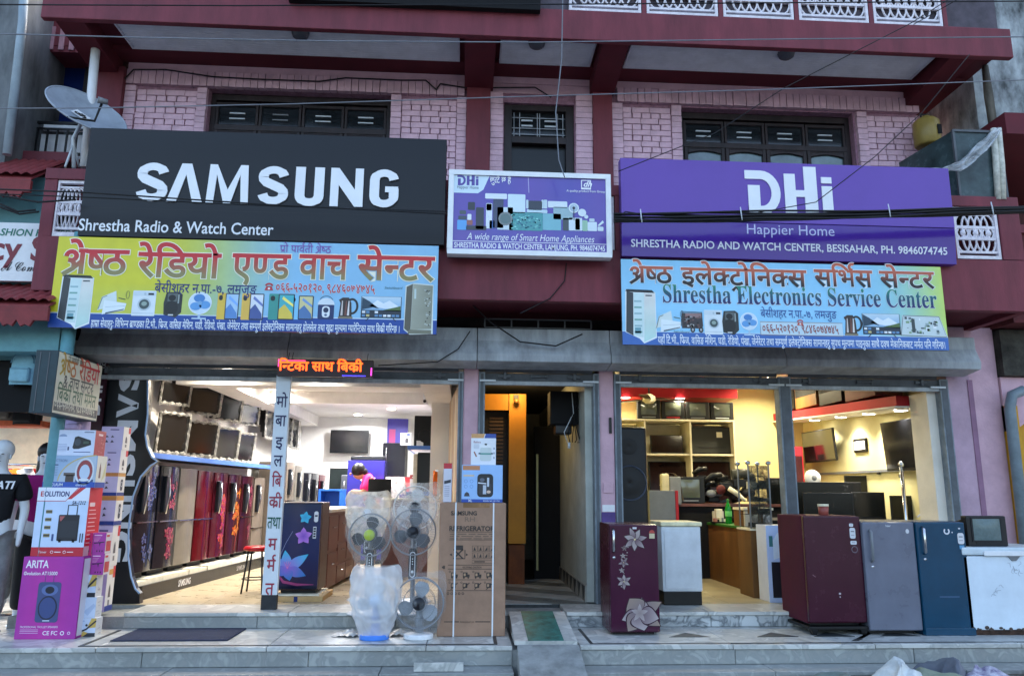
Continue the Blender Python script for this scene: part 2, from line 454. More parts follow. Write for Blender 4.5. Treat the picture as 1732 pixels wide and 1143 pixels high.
for a, b_ in ((-3.3, RX0 - .02), (RX1 + .02, 6.2)):
    slabs('upper_riser_slab', a, b_, 1.3, lambda p, q, j: M().box(p, q, -.585 + j, -.565, ZT + .003, ZF - .04), MARB_R if a < 0 else MARB_V)
    slabs('sill_slab', a, b_, 1.4, lambda p, q, j: M().box(p, q, YF, -.02, ZF - .037 + j, ZF - .001 + j), MARB_T)
inl = M()
for a, b_ in ((-3.3, RX0 - .15), (RX1 + .12, 6.0)):
    inl.box(a, b_, -1.47, -1.445, ZT - .005, ZT + .0045)
for a in (-3.3, RX0 - .18, RX1 + .12): inl.box(a, a + .03, -1.445, -.68, ZT - .005, ZT + .0045)
for cx in (2.15, 3.0, 3.55, 4.2): inl.prism([(cx - .2, -1.15), (cx + .2, -1.15), (cx + .02, -.93)], ZT - .005, ZT + .0045, 'z')
inl.build('stone_inlay', DARKST, steps)
inl = M()
for k in range(3): inl.prism([(3.62 + .1 * k, -1.36 + .11 * k), (4.05 + .02 * k, -.9 + .04 * k), (4.09 + .02 * k, -.9 + .04 * k), (3.68 + .1 * k, -1.36 + .11 * k)], ZT - .005, ZT + .005, 'z')
inl.build('stone_inlay', DARKST, steps)
# ramp
ramp = tag(M().hexa([(RX0, -1.50, ZT + .002), (RX1, -1.50, ZT + .002), (RX1, -.585, ZT + .002), (RX0, -.585, ZT + .002),
                     (RX0, -1.50, ZT + .035), (RX1, -1.50, ZT + .035), (RX1, -.585, ZF + .004), (RX0, -.585, ZF + .004)]).build('entrance_ramp', MARB_T), 'sloped marble ramp with green ribbed strip up to the passage', 'ramp')
def rz_(y): return ZT + .035 + (y + 1.5) / .915 * (ZF + .004 - ZT - .035)
GRNM = mat('green_marble', (48, 104, 96), .35, noise=.3, ns=12)
r_ = M(); n_ = 24
for k in range(n_):
    y0 = -1.495 + k * .9 / n_; y1 = y0 + .9 / n_ * .7
    r_.hexa([(RX0 + .12, y0, rz_(y0) - .004), (RX1 - .12, y0, rz_(y0) - .004), (RX1 - .12, y1, rz_(y1) - .004), (RX0 + .12, y1, rz_(y1) - .004),
             (RX0 + .12, y0, rz_(y0) + .004), (RX1 - .12, y0, rz_(y0) + .004), (RX1 - .12, y1, rz_(y1) + .009), (RX0 + .12, y1, rz_(y1) + .009)])
r_.build('ribbed_strip', GRNM, ramp)
M().hexa([(RX0 + .01, -2.45, .005), (RX1 + .02, -2.45, .005), (RX1 + .01, -1.535, .005), (RX0 + .02, -1.535, .005),
          (RX0 + .01, -2.45, .02), (RX1 + .02, -2.45, .02), (RX1 + .01, -1.535, ZT + .012), (RX0 + .02, -1.535, ZT + .012)]).build('concrete_apron', CONC, ramp, bev=.012)

# ================================================================ THE SHOP BUILDING
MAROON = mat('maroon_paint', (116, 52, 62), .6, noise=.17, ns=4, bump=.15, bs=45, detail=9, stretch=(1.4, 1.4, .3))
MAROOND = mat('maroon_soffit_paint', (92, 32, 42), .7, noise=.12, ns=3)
PINK = mat('pink_brick_paint', (210, 174, 188), .65, noise=.13, ns=5, bump=.35, bs=60)
PINK2 = mat('pink_plaster', (200, 164, 176), .7, noise=.10, ns=3, bump=.25, bs=50)
LILAC = mat('lilac_plaster', (178, 150, 166), .7, noise=.12, ns=3, bump=.25, bs=50)
MORTAR = mat('brick_mortar', (156, 118, 136), .9, noise=.2, ns=20)  # the mortar's own dull pink between the bricks
GREY = mat('grey_shutter_paint', (160, 166, 170), .5, noise=.22, ns=4, bump=.12, bs=30, detail=10, stretch=(1.6, 1.6, .35))
GREY2 = mat('grey_guide_paint', (124, 134, 142), .5, noise=.2, ns=8, detail=8)
GREYD = mat('dark_shutter_slat', (84, 90, 96), .5, noise=.2, ns=5)
CORR = mat('soffit_panel_grey', (206, 208, 216), .6, noise=.08, ns=5)
WHITEP = mat('white_lattice_paint', (225, 220, 226), .6, noise=.12, ns=10, bump=.2)
WOODD = mat('dark_stained_wood', (44, 34, 36), .45, noise=.3, ns=10, stretch=(1, 1, .15))
GLASSW = mat('lit_window_glass', (92, 112, 116), .06, noise=.25, ns=3, spec=.8)  # paler copy of the glass, light on the panes put into colour
GLASSD = mat('dark_window_glass', (30, 36, 40), .08, noise=.2, ns=3, spec=.8)
LOUV = mat('louvre_metal', (196, 204, 210), .35, noise=.05)
BLACK = mat('black_plastic', (16, 17, 19), .38, noise=.15, ns=12)
BLACKM = mat('matt_black', (12, 12, 14), .8, noise=.1)
WHITEPL = mat('white_plastic', (222, 224, 226), .35, noise=.05, ns=8)
CHROME = mat('polished_steel', (200, 202, 205), .18, 1.0, noise=.08, ns=10)
GREYPL = mat('grey_plastic', (120, 124, 128), .4, noise=.08)

bld = thing('shop_building', 'two storey pink brick shop building with maroon slabs and open shutters', 'building', (0, 0, 0))
B = lambda m_, n_, ma, **k: m_.build(n_, ma, bld, **k)
XL, XR = -4.13, 5.64
# upper wall core (behind bricks) with window and door openings
W1 = (-3.17, -.98, 6.42); W2 = (at(1153, 230, 0).x, at(1447, 230, 0).x, 6.40); DR = (.40, 1.27, 6.38)
core = M()
def wallx(a, b_, z0, z1, y0=.03, y1=.25): core.box(a, b_, y0, y1, z0, z1)
wallx(XL, W1[0], 3.79, 6.62); wallx(W1[1], DR[0], 3.79, 6.62); wallx(DR[1], W2[0], 3.79, 6.62); wallx(W2[1], XR, 3.79, 6.62)
for w_ in (W1, DR, W2): wallx(w_[0] + .001, w_[1] - .001, w_[2], 6.62)
wallx(W1[0] + .001, W1[1] - .001, 3.79, 4.6); wallx(W2[0] + .001, W2[1] - .001, 3.79, 4.6)
core.box(XR, XR + .02, 0.03, 6, 3.79, 6.62).box(XL - .02, XL, .03, 6, 3.79, 6.62).box(XL, XR, 3.5, 3.6, 3.79, 6.62)
bw = B(core, 'brick_wall', MORTAR)
B(M().box(-4.6, XR, 7.6, 7.8, 0, 6.6), 'rear_wall', BLACKM)
M().box(XL, -.06, -.012, .028, 6.615, 6.70).box(.23, 1.49, -.012, .028, 6.615, 6.70).box(1.73, XR, -.012, .028, 6.615, 6.70).build('plaster_band', PINK2, bw)
# bricks
rb = random.Random(11); NB = [0]; rest = M(); BC = {}
def brick(cx, cz, l, h, proud, soldier=False):
    l -= .007; h -= .006
    key = (round(l, 2), round(h, 3))
    dx, dz, dy = rb.uniform(-.003, .003), rb.uniform(-.002, .002), rb.uniform(-.0025, .0025)
    if NB[0] < 300:
        if key not in BC:
            BC[key] = M().box(-l / 2, l / 2, -.05, .02, -h / 2, h / 2).mesh('brick', PINK, bev=.004, seg=1)
        o = link('brick', BC[key], bw); o.location = (cx + dx, proud + dy + .02, cz + dz); o.rotation_euler = (0, rb.uniform(-.012, .012), 0); NB[0] += 1
    else: rest.box(cx + dx - l / 2, cx + dx + l / 2, proud + dy - .03, proud + dy + .04, cz + dz - h / 2, cz + dz + h / 2)
CH = .0755
def bricks(a, b_, z0, z1, proud, quoin=None):
    z = z1; k = 0
    while z - CH > z0:
        z -= CH; k += 1
        l = .225 if k % 2 else .118
        x = a; first = True
        while x < b_ - .02:
            q = l * (.5 if (first and k % 4 == 1) else 1); q = min(q, b_ - x)
            if b_ - x - q < .05: q = b_ - x
            brick(x + q / 2, z + CH / 2, q, CH, proud); x += q; first = False
def quoins(a, b_, z0, z1, proud):
    z = z1
    while z - CH > z0: z -= CH; brick((a + b_) / 2, z + CH / 2, b_ - a, CH, proud)
bricks(XL + .13, W1[0] - .12, 5.28, 6.36, .02); bricks(W1[1] + .13, -.06 - .12, 5.0, 6.36, .02)
bricks(1.73 + .14, W2[0] - .13, 5.12, 6.36, .02); bricks(W2[1] + .15, XR - .02, 5.0, 6.36, .02)
for a, b_, zz in ((XL, XL + .13, 5.28), (W1[0] - .12, W1[0], 5.28), (W1[1], W1[1] + .13, 5.2), (-.18, -.06, 4.95), (.23, .39, 4.95), (1.28, 1.49, 4.95),
                 (1.73, 1.87, 5.1), (W2[0] - .13, W2[0], 5.1), (W2[1] + .02, W2[1] + .15, 5.0)): quoins(a, b_, zz, 6.40 if a < 0 or a > 1.6 else 6.48, .0)
x = XL
while x < XR - .05:
    if not (-.10 < x < .24 or 1.45 < x < 1.74 or .24 < x < 1.45): brick(x + .043, 6.51, .086, .19, -.005)
    x += .086
rest.build('brick', PINK, bw, kind='stuff')
B(M().box(.23, 1.49, -.008, .028, 6.485, 6.61), 'door_lintel', PINK2)
# maroon columns, beams, slab, fascia
for a, b_ in ((-.06, .23), (1.49, 1.73)):
    B(M().box(a, b_, -.07, .03, 3.79, 6.72), 'column', MAROON, bev=.006)
B(M().box(-4.50, XL - .002, -.10, .4, 3.79, 6.6), 'column', MAROON, bev=.006)
for a, b_ in ((-.09, .26), (1.46, 1.76), (-4.50, -4.2), (5.5, 5.8)):
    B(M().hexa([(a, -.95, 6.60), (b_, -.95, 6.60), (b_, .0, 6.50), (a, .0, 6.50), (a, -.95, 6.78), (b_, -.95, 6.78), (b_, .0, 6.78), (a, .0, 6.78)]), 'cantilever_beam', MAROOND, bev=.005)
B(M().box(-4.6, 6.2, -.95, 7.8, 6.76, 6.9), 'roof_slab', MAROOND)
FT = at(1290, 31, -1.03).z
B(M().box(-4.62, 6.22, -1.03, -.951, 6.60, FT), 'fascia', MAROON, bev=.01)
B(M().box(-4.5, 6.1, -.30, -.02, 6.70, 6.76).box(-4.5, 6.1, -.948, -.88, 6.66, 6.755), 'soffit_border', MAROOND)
ys = [-.86 + .55 * i / 96 for i in range(97)]
for a, b_ in ((-3.95, -.17), (.34, 1.40), (1.84, 5.42)):
    p = M().prism([(y, 6.722 + .012 * math.sin(i * math.pi / 4)) for i, y in enumerate(ys)] + [(ys[-1], 6.757), (ys[0], 6.757)], a, b_, 'x')
    sp = B(p, 'soffit_panel', CORR)
    M().box(a - .02, a, -.88, -.29, 6.705, 6.757).box(b_, b_ + .02, -.88, -.29, 6.705, 6.757).box(a, b_, -.88, -.861, 6.705, 6.757).box(a, b_, -.309, -.29, 6.705, 6.757).build('panel_trim', CORR, sp)
for px_, py_ in ((508, 58), (908, 74), (1330, 92)):
    p = atz(px_, py_, 6.70)
    B(M().lathe([(.0, -.07), (.05, -.068), (.085, -.045), (.1, 0), (.1, .02)], (p.x, p.y, 6.712), n=18), 'round_ceiling_light', mat('opal_glass_unlit', (88, 92, 100), .25, noise=.05))
# upstairs balustrade with white lattice
B(M().box(-4.6, 6.22, -1.02, -.95, FT + .001, FT + .004).box(-4.6, 6.22, -1.0, -.9, 7.85, 7.95), 'balustrade_rail', MAROON)
def lattice(w_, h):
    m_ = M(); t = .035
    m_.box(0, w_, 0, .05, 0, .045).box(0, w_, 0, .05, h - .03, h).box(0, .03, .0, .05, .045, h - .03).box(w_ - .03, w_, .0, .05, .045, h - .03)
    m_.box(.03, w_ - .03, .012, .045, h * .13, h * .17).box(.03, w_ - .03, .012, .045, h * .38, h * .43).box(.03, w_ - .03, .012, .045, h * .60, h * .65).box(.03, w_ - .03, .012, .045, h * .87, h * .9)
    n = max(3, int(round(w_ / .2))); st = (w_ - .06) / n
    for i in range(n):
        cx = .03 + st * (i + .5)
        for off in (0, .5):
            if i == n - 1 and off: continue
            c = cx + st * off
            m_.tube([(c + st * .52 * math.cos(R(a)), .03 - .006 * off, h * .40 + h * .25 * (math.sin(R(a)) if a <= 180 else math.sin(R(a)))) for a in range(0, 360, 24)], .012, n=5, closed=True)
            m_.tube([(c + st * .52 * math.cos(R(a)), .03 - .006 * off, h * .63 + h * .24 * math.sin(R(a))) for a in range(0, 360, 24)], .012, n=5, closed=True)
        m_.box(cx - .012, cx + .012, .015, .042, h * .43, h * .60); m_.ball((cx, .022, h * .515), (.035, .02, .035), 8, 5)
    return m_
LT = lattice(.82, .62).mesh('lattice_panel', WHITEP)
x = at(1219, 15, -1.0).x - .855 - .885
while x < 6.0:
    if x + .84 < 6.05:
        o = link('lattice_panel', LT, bld); o.location = (x, -1.0, FT + .003); B(M().box(x + .83, x + .88, -1.0, -.92, FT + .005, 7.85), 'balustrade_post', MAROON)
    x += .885
B(M().box(-4.55, 6.15, -.93, -.9, FT + .01, 7.84), 'balcony_backing', mat('dim_balcony', (90, 84, 92), .9))  # grey sheet stands in for the dim space behind the lattice
# windows upstairs: dark timber frame, transom panes, arched casement panes with louvre vents
def window(x0, x1, z1, n, lit, zb=4.62):
    fr = M(); zt = z1 - .41; y0, y1 = .13, .20
    fr.box(x0, x0 + .06, y0, y1, zb, z1 - .01).box(x1 - .06, x1, y0, y1, zb, z1 - .01).box(x0 + .06, x1 - .06, y0, y1, z1 - .09, z1 - .01)
    fr.box(x0 + .06, x1 - .06, y0 - .01, y1, zt - .075, zt - .002)
    fo = B(fr, 'window_frame', WOODD, bev=.006)
    wd = (x1 - x0 - .12) / n
    M().box(x0 + .02, x1 - .02, .235, .245, zb, z1 - .02).build('dark_interior', BLACKM, fo)
    for i in range(n):
        a = x0 + .06 + wd * i
        s = M(); s.box(a + .005, a + .05, y0 - .012, y1 - .01, zb, zt - .077).box(a + wd - .05, a + wd - .005, y0 - .012, y1 - .01, zb, zt - .077)
        top = [(a + .05, zt - .095), (a + .05, zt - .155)] + [(a + .05 + (wd - .1) * k / 8, zt - .155 + .035 * math.sin(math.pi * k / 8)) for k in range(1, 8)] + [(a + wd - .05, zt - .155), (a + wd - .05, zt - .095)]
        s.prism(top, y0 - .01, y1 - .012, 'y'); s.box(a + .005, a + wd - .005, y0 - .008, y1 - .02, zt - .095, zt - .078)
        cs = B(s, 'casement', WOODD, bev=.004, seg=1)
        M().box(a + .05, a + wd - .05, y0 + .02, y0 + .026, zb, zt - .12).build('pane', GLASSW if lit[i] else GLASSD, cs)
        lv = M()
        for k in range(4): lv.hexa([(a + wd * .34, y0 + .000, zt - .475 - .05 * k), (a + wd * .66, y0 + .000, zt - .475 - .05 * k), (a + wd * .66, y0 + .018, zt - .46 - .05 * k), (a + wd * .34, y0 + .018, zt - .46 - .05 * k),
                                    (a + wd * .34, y0 + .001, zt - .462 - .05 * k), (a + wd * .66, y0 + .001, zt - .462 - .05 * k), (a + wd * .66, y0 + .019, zt - .447 - .05 * k), (a + wd * .34, y0 + .019, zt - .447 - .05 * k)])
        lv.build('louvre_vent', LOUV, cs)
        t = M(); t.box(a + .005, a + .035, y0, y1 - .02, zt, z1 - .12).box(a + wd - .035, a + wd - .005, y0, y1 - .02, zt, z1 - .12)
        t.box(a + .035, a + wd - .035, y0, y1 - .02, z1 - .16, z1 - .12)
        tr = B(t, 'transom_frame', WOODD, bev=.003, seg=1)
        M().box(a + .035, a + wd - .035, y0 + .03, y0 + .036, zt, z1 - .16).build('pane', GLASSD, tr)
        lv = M()
        for k in range(2): lv.box(a + wd * .32, a + wd * .68, y0 + .012, y0 + .028, zt + .15 - .07 * k, zt + .165 - .07 * k)
        lv.build('louvre_vent', LOUV if i % 2 == 0 or lit[i] else GREYPL, tr)
    fl = M()
    return fo
window(W1[0], W1[1], W1[2], 4, (0, 0, 0, 1)); window(W2[0], W2[1], W2[2], 4, (1, 1, 1, 1))
# door upstairs with leaded transom
fr = M().box(DR[0], DR[0] + .10, .06, .16, 3.8, DR[2] - .01).box(DR[1] - .10, DR[1], .06, .16, 3.8, DR[2] - .01).box(DR[0] + .1, DR[1] - .1, .06, .16, DR[2] - .08, DR[2] - .01).box(DR[0] + .1, DR[1] - .1, .05, .16, 5.86, 5.95)
do = B(fr, 'balcony_door', WOODD, bev=.006)
M().box(DR[0] + .1, DR[1] - .1, .135, .145, 5.95, DR[2] - .08).build('pane', GLASSD, do)
gr = M(); cxs = [DR[0] + .13, DR[0] + .42, DR[1] - .42, DR[1] - .13]
for c in cxs + [DR[0] + .2, DR[1] - .2]: gr.box(c - .005, c + .005, .11, .125, 5.96, DR[2] - .09)
for z in (6.0, 6.08, 6.22): gr.box(DR[0] + .1, DR[1] - .1, .112, .123, z, z + .01)
gr.build('iron_grille', mat('pale_iron', (150, 156, 165), .5), do)
lv = M()
for c in (DR[0] + .29, DR[1] - .29):
    for z in (6.10, 6.17): lv.box(c - .07, c + .07, .09, .11, z, z + .018)
lv.build('louvre_vent', LOUV, do)
M().box(DR[0] + .1, DR[1] - .1, .14, .15, 3.8, 5.86).build('door_leaf', mat('black_door', (20, 22, 26), .3, noise=.3, ns=4), do)
# balcony: slab, parapet with lattice bays
PX0, PX1 = -4.36, 6.06
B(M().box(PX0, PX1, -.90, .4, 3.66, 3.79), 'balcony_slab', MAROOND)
par = B(M().box(PX0, PX1, -1.0, -.9, 3.60, 4.17).box(PX0, PX1, -1.01, -.89, 4.78, 4.90).box(PX0, PX0 + .125, -1.0, -.9, 4.17, 4.78).box(PX1 - .24, PX1, -1.0, -.9, 4.17, 4.78), 'parapet', MAROON, bev=.008)
B(M().box(PX1 - .1, PX1, -.9, 0, 3.60, 4.9), 'parapet_return', MAROON)
LP = lattice(.50, .60).mesh('lattice_panel', WHITEP)
o = link('lattice_panel', LP, par); o.location = (PX0 + .13, -.986, 4.175); o.scale = (.56, 1, 1)
x = PX1 - .24 - .52
while x > PX0 + .5:
    o = link('lattice_panel', LP, par); o.location = (x + .01, -.985, 4.175)
    M().box(x - .09, x, -1.0, -.9, 4.17, 4.78).build('parapet_post', MAROON, par); x -= .61
# ground floor: pillars, beam, hoods, guides, shutter ends
B(M().box(-4.6, 5.60, .10, .30, 3.08, 3.66), 'shop_beam', mat('sooty_wall', (44, 40, 42), .9, noise=.4, ns=3, bump=.3))  # beam in a dark, uneven grey
for a, b_, ma in ((-.03, .14, PINK2), (1.52, 1.685, PINK2)):
    B(M().box(a, b_, -.02, .28, ZF, 3.3), 'pillar', ma, bev=.006)
B(M().box(1.525, 1.68, -.024, -.018, ZF, 1.45), 'violet_dado', mat('violet_paint', (92, 70, 132), .6, noise=.15, ns=8))
B(M().box(1.55, 1.66, -.034, -.02, 1.66, 1.77), 'switch_plate', PINK2, bev=.004)
B(M().box(1.535, 1.675, -.027, -.02, 1.455, 1.53), 'paper_note', WHITEPL)
B(M().box(1.625, 1.655, -.045, -.02, 2.32, 2.50), 'black_box', BLACK, bev=.004)
for a, b_ in ((-.09, -.032), (.142, .212), (1.45, 1.518), (1.69, 1.768), (3.62, 3.765), (5.56, 5.665)):
    gm = M().box(a, b_, -.045, .10, ZF - .001, 3.0)
    gp = B(gm, 'shutter_guide', GREY2, bev=.004)
    M().box(a + .018, b_ - .018, -.05, -.044, ZF, 2.98).build('guide_groove', GREYD, gp)
# right wall strips
B(M().box(5.67, 5.95, -.01, .30, ZF, 3.64), 'wall_strip', LILAC)
B(M().box(5.952, 6.32, .01, .30, ZF, 3.64), 'wall_strip', PINK2)
B(M().box(5.92, 5.98, -.022, -.008, ZF, 3.0), 'wall_strip', mat('mauve_plaster', (140, 104, 128), .7, noise=.1))
HY = [(-.12, 3.46), (-.36, 3.44), (-.365, 3.30), (-.44, 3.14), (-.43, 3.06), (-.10, 3.02)]
hx = [at(128, 600, -.4).x, at(487, 600, -.4).x, at(807, 600, -.4).x, at(1033, 600, -.4).x, at(1328, 600, -.4).x, at(1655, 600, -.4).x]
for i in range(5):
    B(M().prism([(y + rs.uniform(-.004, .004), z) for y, z in HY], hx[i] + .003, hx[i + 1] - .003, 'x'), 'shutter_hood', GREY, bev=.008)
openings = ((-4.2, -.09), (.212, 1.45), (1.768, 3.62), (3.765, 5.56))
for a, b_ in openings:
    s = M()
    for k in range(2): s.hexa([(a, .0, 2.90 + .10 * k), (b_, .0, 2.90 + .10 * k), (b_, .03, 2.90 + .10 * k), (a, .03, 2.90 + .10 * k), (a, -.02, 2.99 + .1 * k), (b_, -.02, 2.99 + .1 * k), (b_, .03, 2.99 + .1 * k), (a, .03, 2.99 + .1 * k)])
    so_ = B(s, 'roller_shutter', GREYD)
    M().box(a, b_, -.035, .035, 2.855, 2.90).build('bottom_rail', GREY, so_, bev=.004)
    c = (a + b_) / 2
    h = M().box(c - .10, c + .10, -.05, -.02, 2.945, 2.965).box(c - .1, c - .08, -.03, .0, 2.93, 2.98).box(c + .08, c + .1, -.03, .0, 2.93, 2.98)
    h.build('shutter_handle', GREYD, so_, bev=.003, seg=1)
    for e in (a + .22, b_ - .22): M().box(e - .07, e + .07, -.045, -.015, 2.94, 2.97).box(e - .01, e + .02, -.06, -.02, 2.92, 2.99).build('shutter_lock', GREYD, so_)
    for e in (a - .06, b_ - .12): M().box(e, e + .18, -.065, -.046, 2.89, 2.91).build('lock_bolt', LOUV, so_)

# ---------------------------------------------------------------- rooms behind the shutters
WALLW = mat('white_shop_wall', (232, 230, 226), .6, noise=.04, ns=3)
WALLY = mat('cream_shop_wall', (224, 214, 158), .65, noise=.06, ns=2)
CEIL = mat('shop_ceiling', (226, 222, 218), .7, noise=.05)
TILE1 = mat('beige_floor_tile', (188, 172, 142), .28, noise=.12, ns=2.5, detail=8)
TILE2 = mat('shop_floor_tile', (176, 164, 132), .3, noise=.12, ns=3)
B(M().box(-4.42, .02, 7.4, 7.5, ZF, 3.3).hexa([(-4.05, .08, ZF), (-3.95, .08, ZF), (-3.36, 7.4, ZF), (-3.46, 7.4, ZF), (-4.05, .08, 3.3), (-3.95, .08, 3.3), (-3.36, 7.4, 3.3), (-3.46, 7.4, 3.3)]).box(.02, .1, .30, 7.4, ZF, 3.3), 'showroom_wall', WALLW)
B(M().box(-4.42, .02, .06, 7.4, 3.16, 3.3), 'showroom_ceiling', CEIL)
B(M().box(-3.6, -.55, 1.0, 1.35, 2.95, 3.158).box(-3.6, -.55, 3.2, 3.5, 2.98, 3.158).box(-.56, -.2, .4, 6.5, 2.93, 3.159).box(-3.35, -3.0, 1.36, 7.2, 2.96, 3.157), 'ceiling_beam', CEIL)
fl = B(M().box(-4.42, .02, -.02, 7.4, ZF - .1, ZF - .006), 'showroom_floor', CONC)
k = 0; TS = .6
for i in range(8):
    for j in range(13):
        x0, y0 = -4.42 + i * .555, -.02 + j * .57
        if k == 0: tm = M().box(.002, .553, .002, .568, -.006, .0).mesh('floor_tile', TILE1, bev=.0015, seg=1)
        o = link('floor_tile', tm, fl); o.location = (x0, y0, ZF + rs.uniform(-.0004, .0004)); k += 1
# passage
PASSW = mat('passage_wall', (176, 180, 172), .75, noise=.15, ns=2, bump=.2)
B(M().box(1.37, 1.45, .10, 3.4, ZF, 3.2).box(1.37, 1.45, 4.2, 6, ZF, 3.2).box(.13, .21, .28, 1.1, ZF, 3.2).box(.13, .21, 1.1, 6, ZF, 3.2).box(.21, 1.45, 5.6, 5.7, ZF, 3.2), 'passage_wall', PASSW)
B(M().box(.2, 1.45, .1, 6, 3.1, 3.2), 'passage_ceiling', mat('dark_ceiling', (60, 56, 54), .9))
pf = B(M().box(.14, 1.45, -.02, 6, ZF - .1, ZF - .006), 'passage_floor', DARKST)
TL = mat('pale_marble_tile', (170, 172, 168), .3, noise=.15, ns=5); TD = mat('grey_marble_tile', (118, 120, 116), .3, noise=.2, ns=5)
def clipbox(poly, x0, x1, y0, y1):
    for ax, lim, sg in ((0, x0, 1), (0, x1, -1), (1, y0, 1), (1, y1, -1)):
        out = []
        for i in range(len(poly)):
            p, q = poly[i], poly[(i + 1) % len(poly)]; dp, dq = (p[ax] - lim) * sg, (q[ax] - lim) * sg
            if dp >= 0: out.append(p)
            if dp * dq < 0: t = dp / (dp - dq); out.append(tuple(p[j] + (q[j] - p[j]) * t for j in range(2)))
        poly = out
        if len(poly) < 3: return None
    return poly
for i in range(-1, 6):
    for j in range(-1, 14):
        cx, cy = .22 + i * .31, -.58 + j * .22
        h, v = .31, .22
        if (i + j) % 2: continue
        p = clipbox([(cx - h, cy), (cx, cy - v), (cx + h, cy), (cx, cy + v)], .215, 1.365, -.015, 2.9)
        if p: M().prism([((x - cx) * .96 + cx, (y - cy) * .96 + cy) for x, y in p], ZF - .006, ZF + .0005, 'z').build('floor_tile', TL if (i // 1 + j) % 4 == 0 else TD, pf)
sk = M()
B(M().box(1.352, 1.369, .10, 3.4, ZF, ZF + .17), 'skirting', mat('skirting_tile', (150, 148, 140), .4, noise=.15, ns=6))
for k in range(9): sk.prism([(.12 + k * .34, ZF + .168), (.34 + k * .34, ZF + .168), (.25 + k * .34, ZF + .01)], 1.347, 1.355, 'x')
B(sk, 'skirting_inlay', DARKST)
# the lit door strip of the stairwell at the passage's left
YEL = mat('yellow_lit_wall', (190, 128, 38), .6, noise=.1, ns=2)  # yellow lamplight is put into this colour
B(M().box(.59, .82, 1.75, 1.83, 1.0, 2.98).box(.21, .80, 1.78, 1.83, 2.76, 2.98), 'yellow_lit_frame', YEL)
B(M().box(.21, .59, 1.95, 2.0, ZF, 2.76), 'stairwell_door', mat('dark_brown_door', (34, 24, 18), .5, noise=.2))
sl_ = M()
for k in range(16): sl_.box(.33, .52, 1.93, 1.95, 1.9 + k * .05, 1.93 + k * .05)
B(sl_, 'door_slat', mat('brown_slat', (74, 54, 38), .5))
B(M().box(.60, .81, 1.8, 2.4, ZF, .98), 'brown_ledge', mat('orange_brown', (120, 62, 24), .6, noise=.2))
B(M().box(1.0, 1.365, 2.45, 2.6, ZF, 2.6), 'inner_door', BLACKM)
B(M().box(1.02, 1.05, 2.40, 2.45, .6, 2.2), 'inner_door_handle', mat('brass_edge', (130, 126, 90), .35, .6))
# service room (right)
B(M().box(1.70, 1.77, .30, 4.4, ZF, 3.5).box(1.70, 5.9, 4.3, 4.4, ZF, 3.5).box(5.82, 5.9, .30, 4.3, ZF, 3.5), 'service_room_wall', WALLY)
B(M().box(1.70, 5.9, .31, 4.4, 3.5, 3.6), 'service_room_ceiling', CEIL)
B(M().box(5.45, 5.565, .06, .42, ZF, 2.86), 'inner_pillar', mat('cream_pillar', (214, 208, 196), .6, noise=.06, ns=3, bump=.2))
fl = B(M().box(1.77, 5.82, -.02, 4.3, ZF - .1, ZF - .006), 'service_room_floor', CONC); k = 0
for i in range(7):
    for j in range(8):
        if k == 0: tm = M().box(.002, .576, .002, .538, -.006, .0).mesh('floor_tile', TILE2, bev=.0015, seg=1)
        o = link('floor_tile', tm, fl); o.location = (1.77 + i * .578, -.02 + j * .54, ZF); k += 1
RED = mat('red_bulkhead', (176, 34, 44), .45, noise=.08, ns=3)
B(M().box(1.78, 4.45, 3.62, 4.29, 3.20, 3.36), 'red_bulkhead', RED)
B(M().hexa([(5.30, .45, 2.74), (5.81, .45, 2.74), (5.81, 4.28, 2.90), (5.30, 4.28, 2.90), (5.30, .45, 2.86), (5.81, .45, 2.86), (5.81, 4.28, 3.02), (5.30, 4.28, 3.02)]), 'red_bulkhead', RED)
B(M().hexa([(5.28, .45, 2.715), (5.81, .45, 2.715), (5.81, 4.28, 2.875), (5.28, 4.28, 2.875), (5.28, .45, 2.735), (5.81, .45, 2.735), (5.81, 4.28, 2.895), (5.28, 4.28, 2.895)]), 'bulkhead_underside', CEIL)
# ================================================================ SIGNS
P_MATTE = print_mat('printed_vinyl', .5, fade=.05, bump=.15)
P_GLOSS = print_mat('printed_gloss', .18, fade=.03, bump=.12)
P_CARD = print_mat('printed_card', .42, fade=.05)
P_LED = print_mat('led_dots', .5, emit=1.1, fade=.0)
SIGNBLK = mat('black_sign_panel', (13, 16, 24), .38, noise=.2, ns=1.5, bump=.06, bs=3)
METALF = mat('sign_back_metal', (90, 94, 98), .5, .3, noise=.15)
LETW = mat('white_letter_acrylic', (228, 232, 236), .3, noise=.03, ns=3)
YS = -1.14
class Face:                  # four picture corners (TL, TR, BR, BL) of a real rectangular board -> its own metres
    def __init__(s, tl, tr, br, bl, Y):
        s.c = (tl, tr, br, bl); s.Y = Y
        L_ = (at(*tl, Y) + at(*bl, Y)) / 2; R_ = (at(*tr, Y) + at(*br, Y)) / 2
        T_ = (at(*tl, Y) + at(*tr, Y)) / 2; B_ = (at(*bl, Y) + at(*br, Y)) / 2
        s.x0, s.x1, s.z0, s.z1 = L_.x, R_.x, B_.z, T_.z; s.W = s.x1 - s.x0; s.H = s.z1 - s.z0
    def loc(s, px, py):
        tl, tr, br, bl = s.c; u, v = .5, .5
        for _ in range(12):
            x = (1 - v) * ((1 - u) * tl[0] + u * tr[0]) + v * ((1 - u) * bl[0] + u * br[0])
            y = (1 - v) * ((1 - u) * tl[1] + u * tr[1]) + v * ((1 - u) * bl[1] + u * br[1])
            u += (px - x) / ((tr[0] - tl[0] + br[0] - bl[0]) / 2); v += (py - y) / ((bl[1] - tl[1] + br[1] - tr[1]) / 2)
        return u * s.W, (1 - v) * s.H
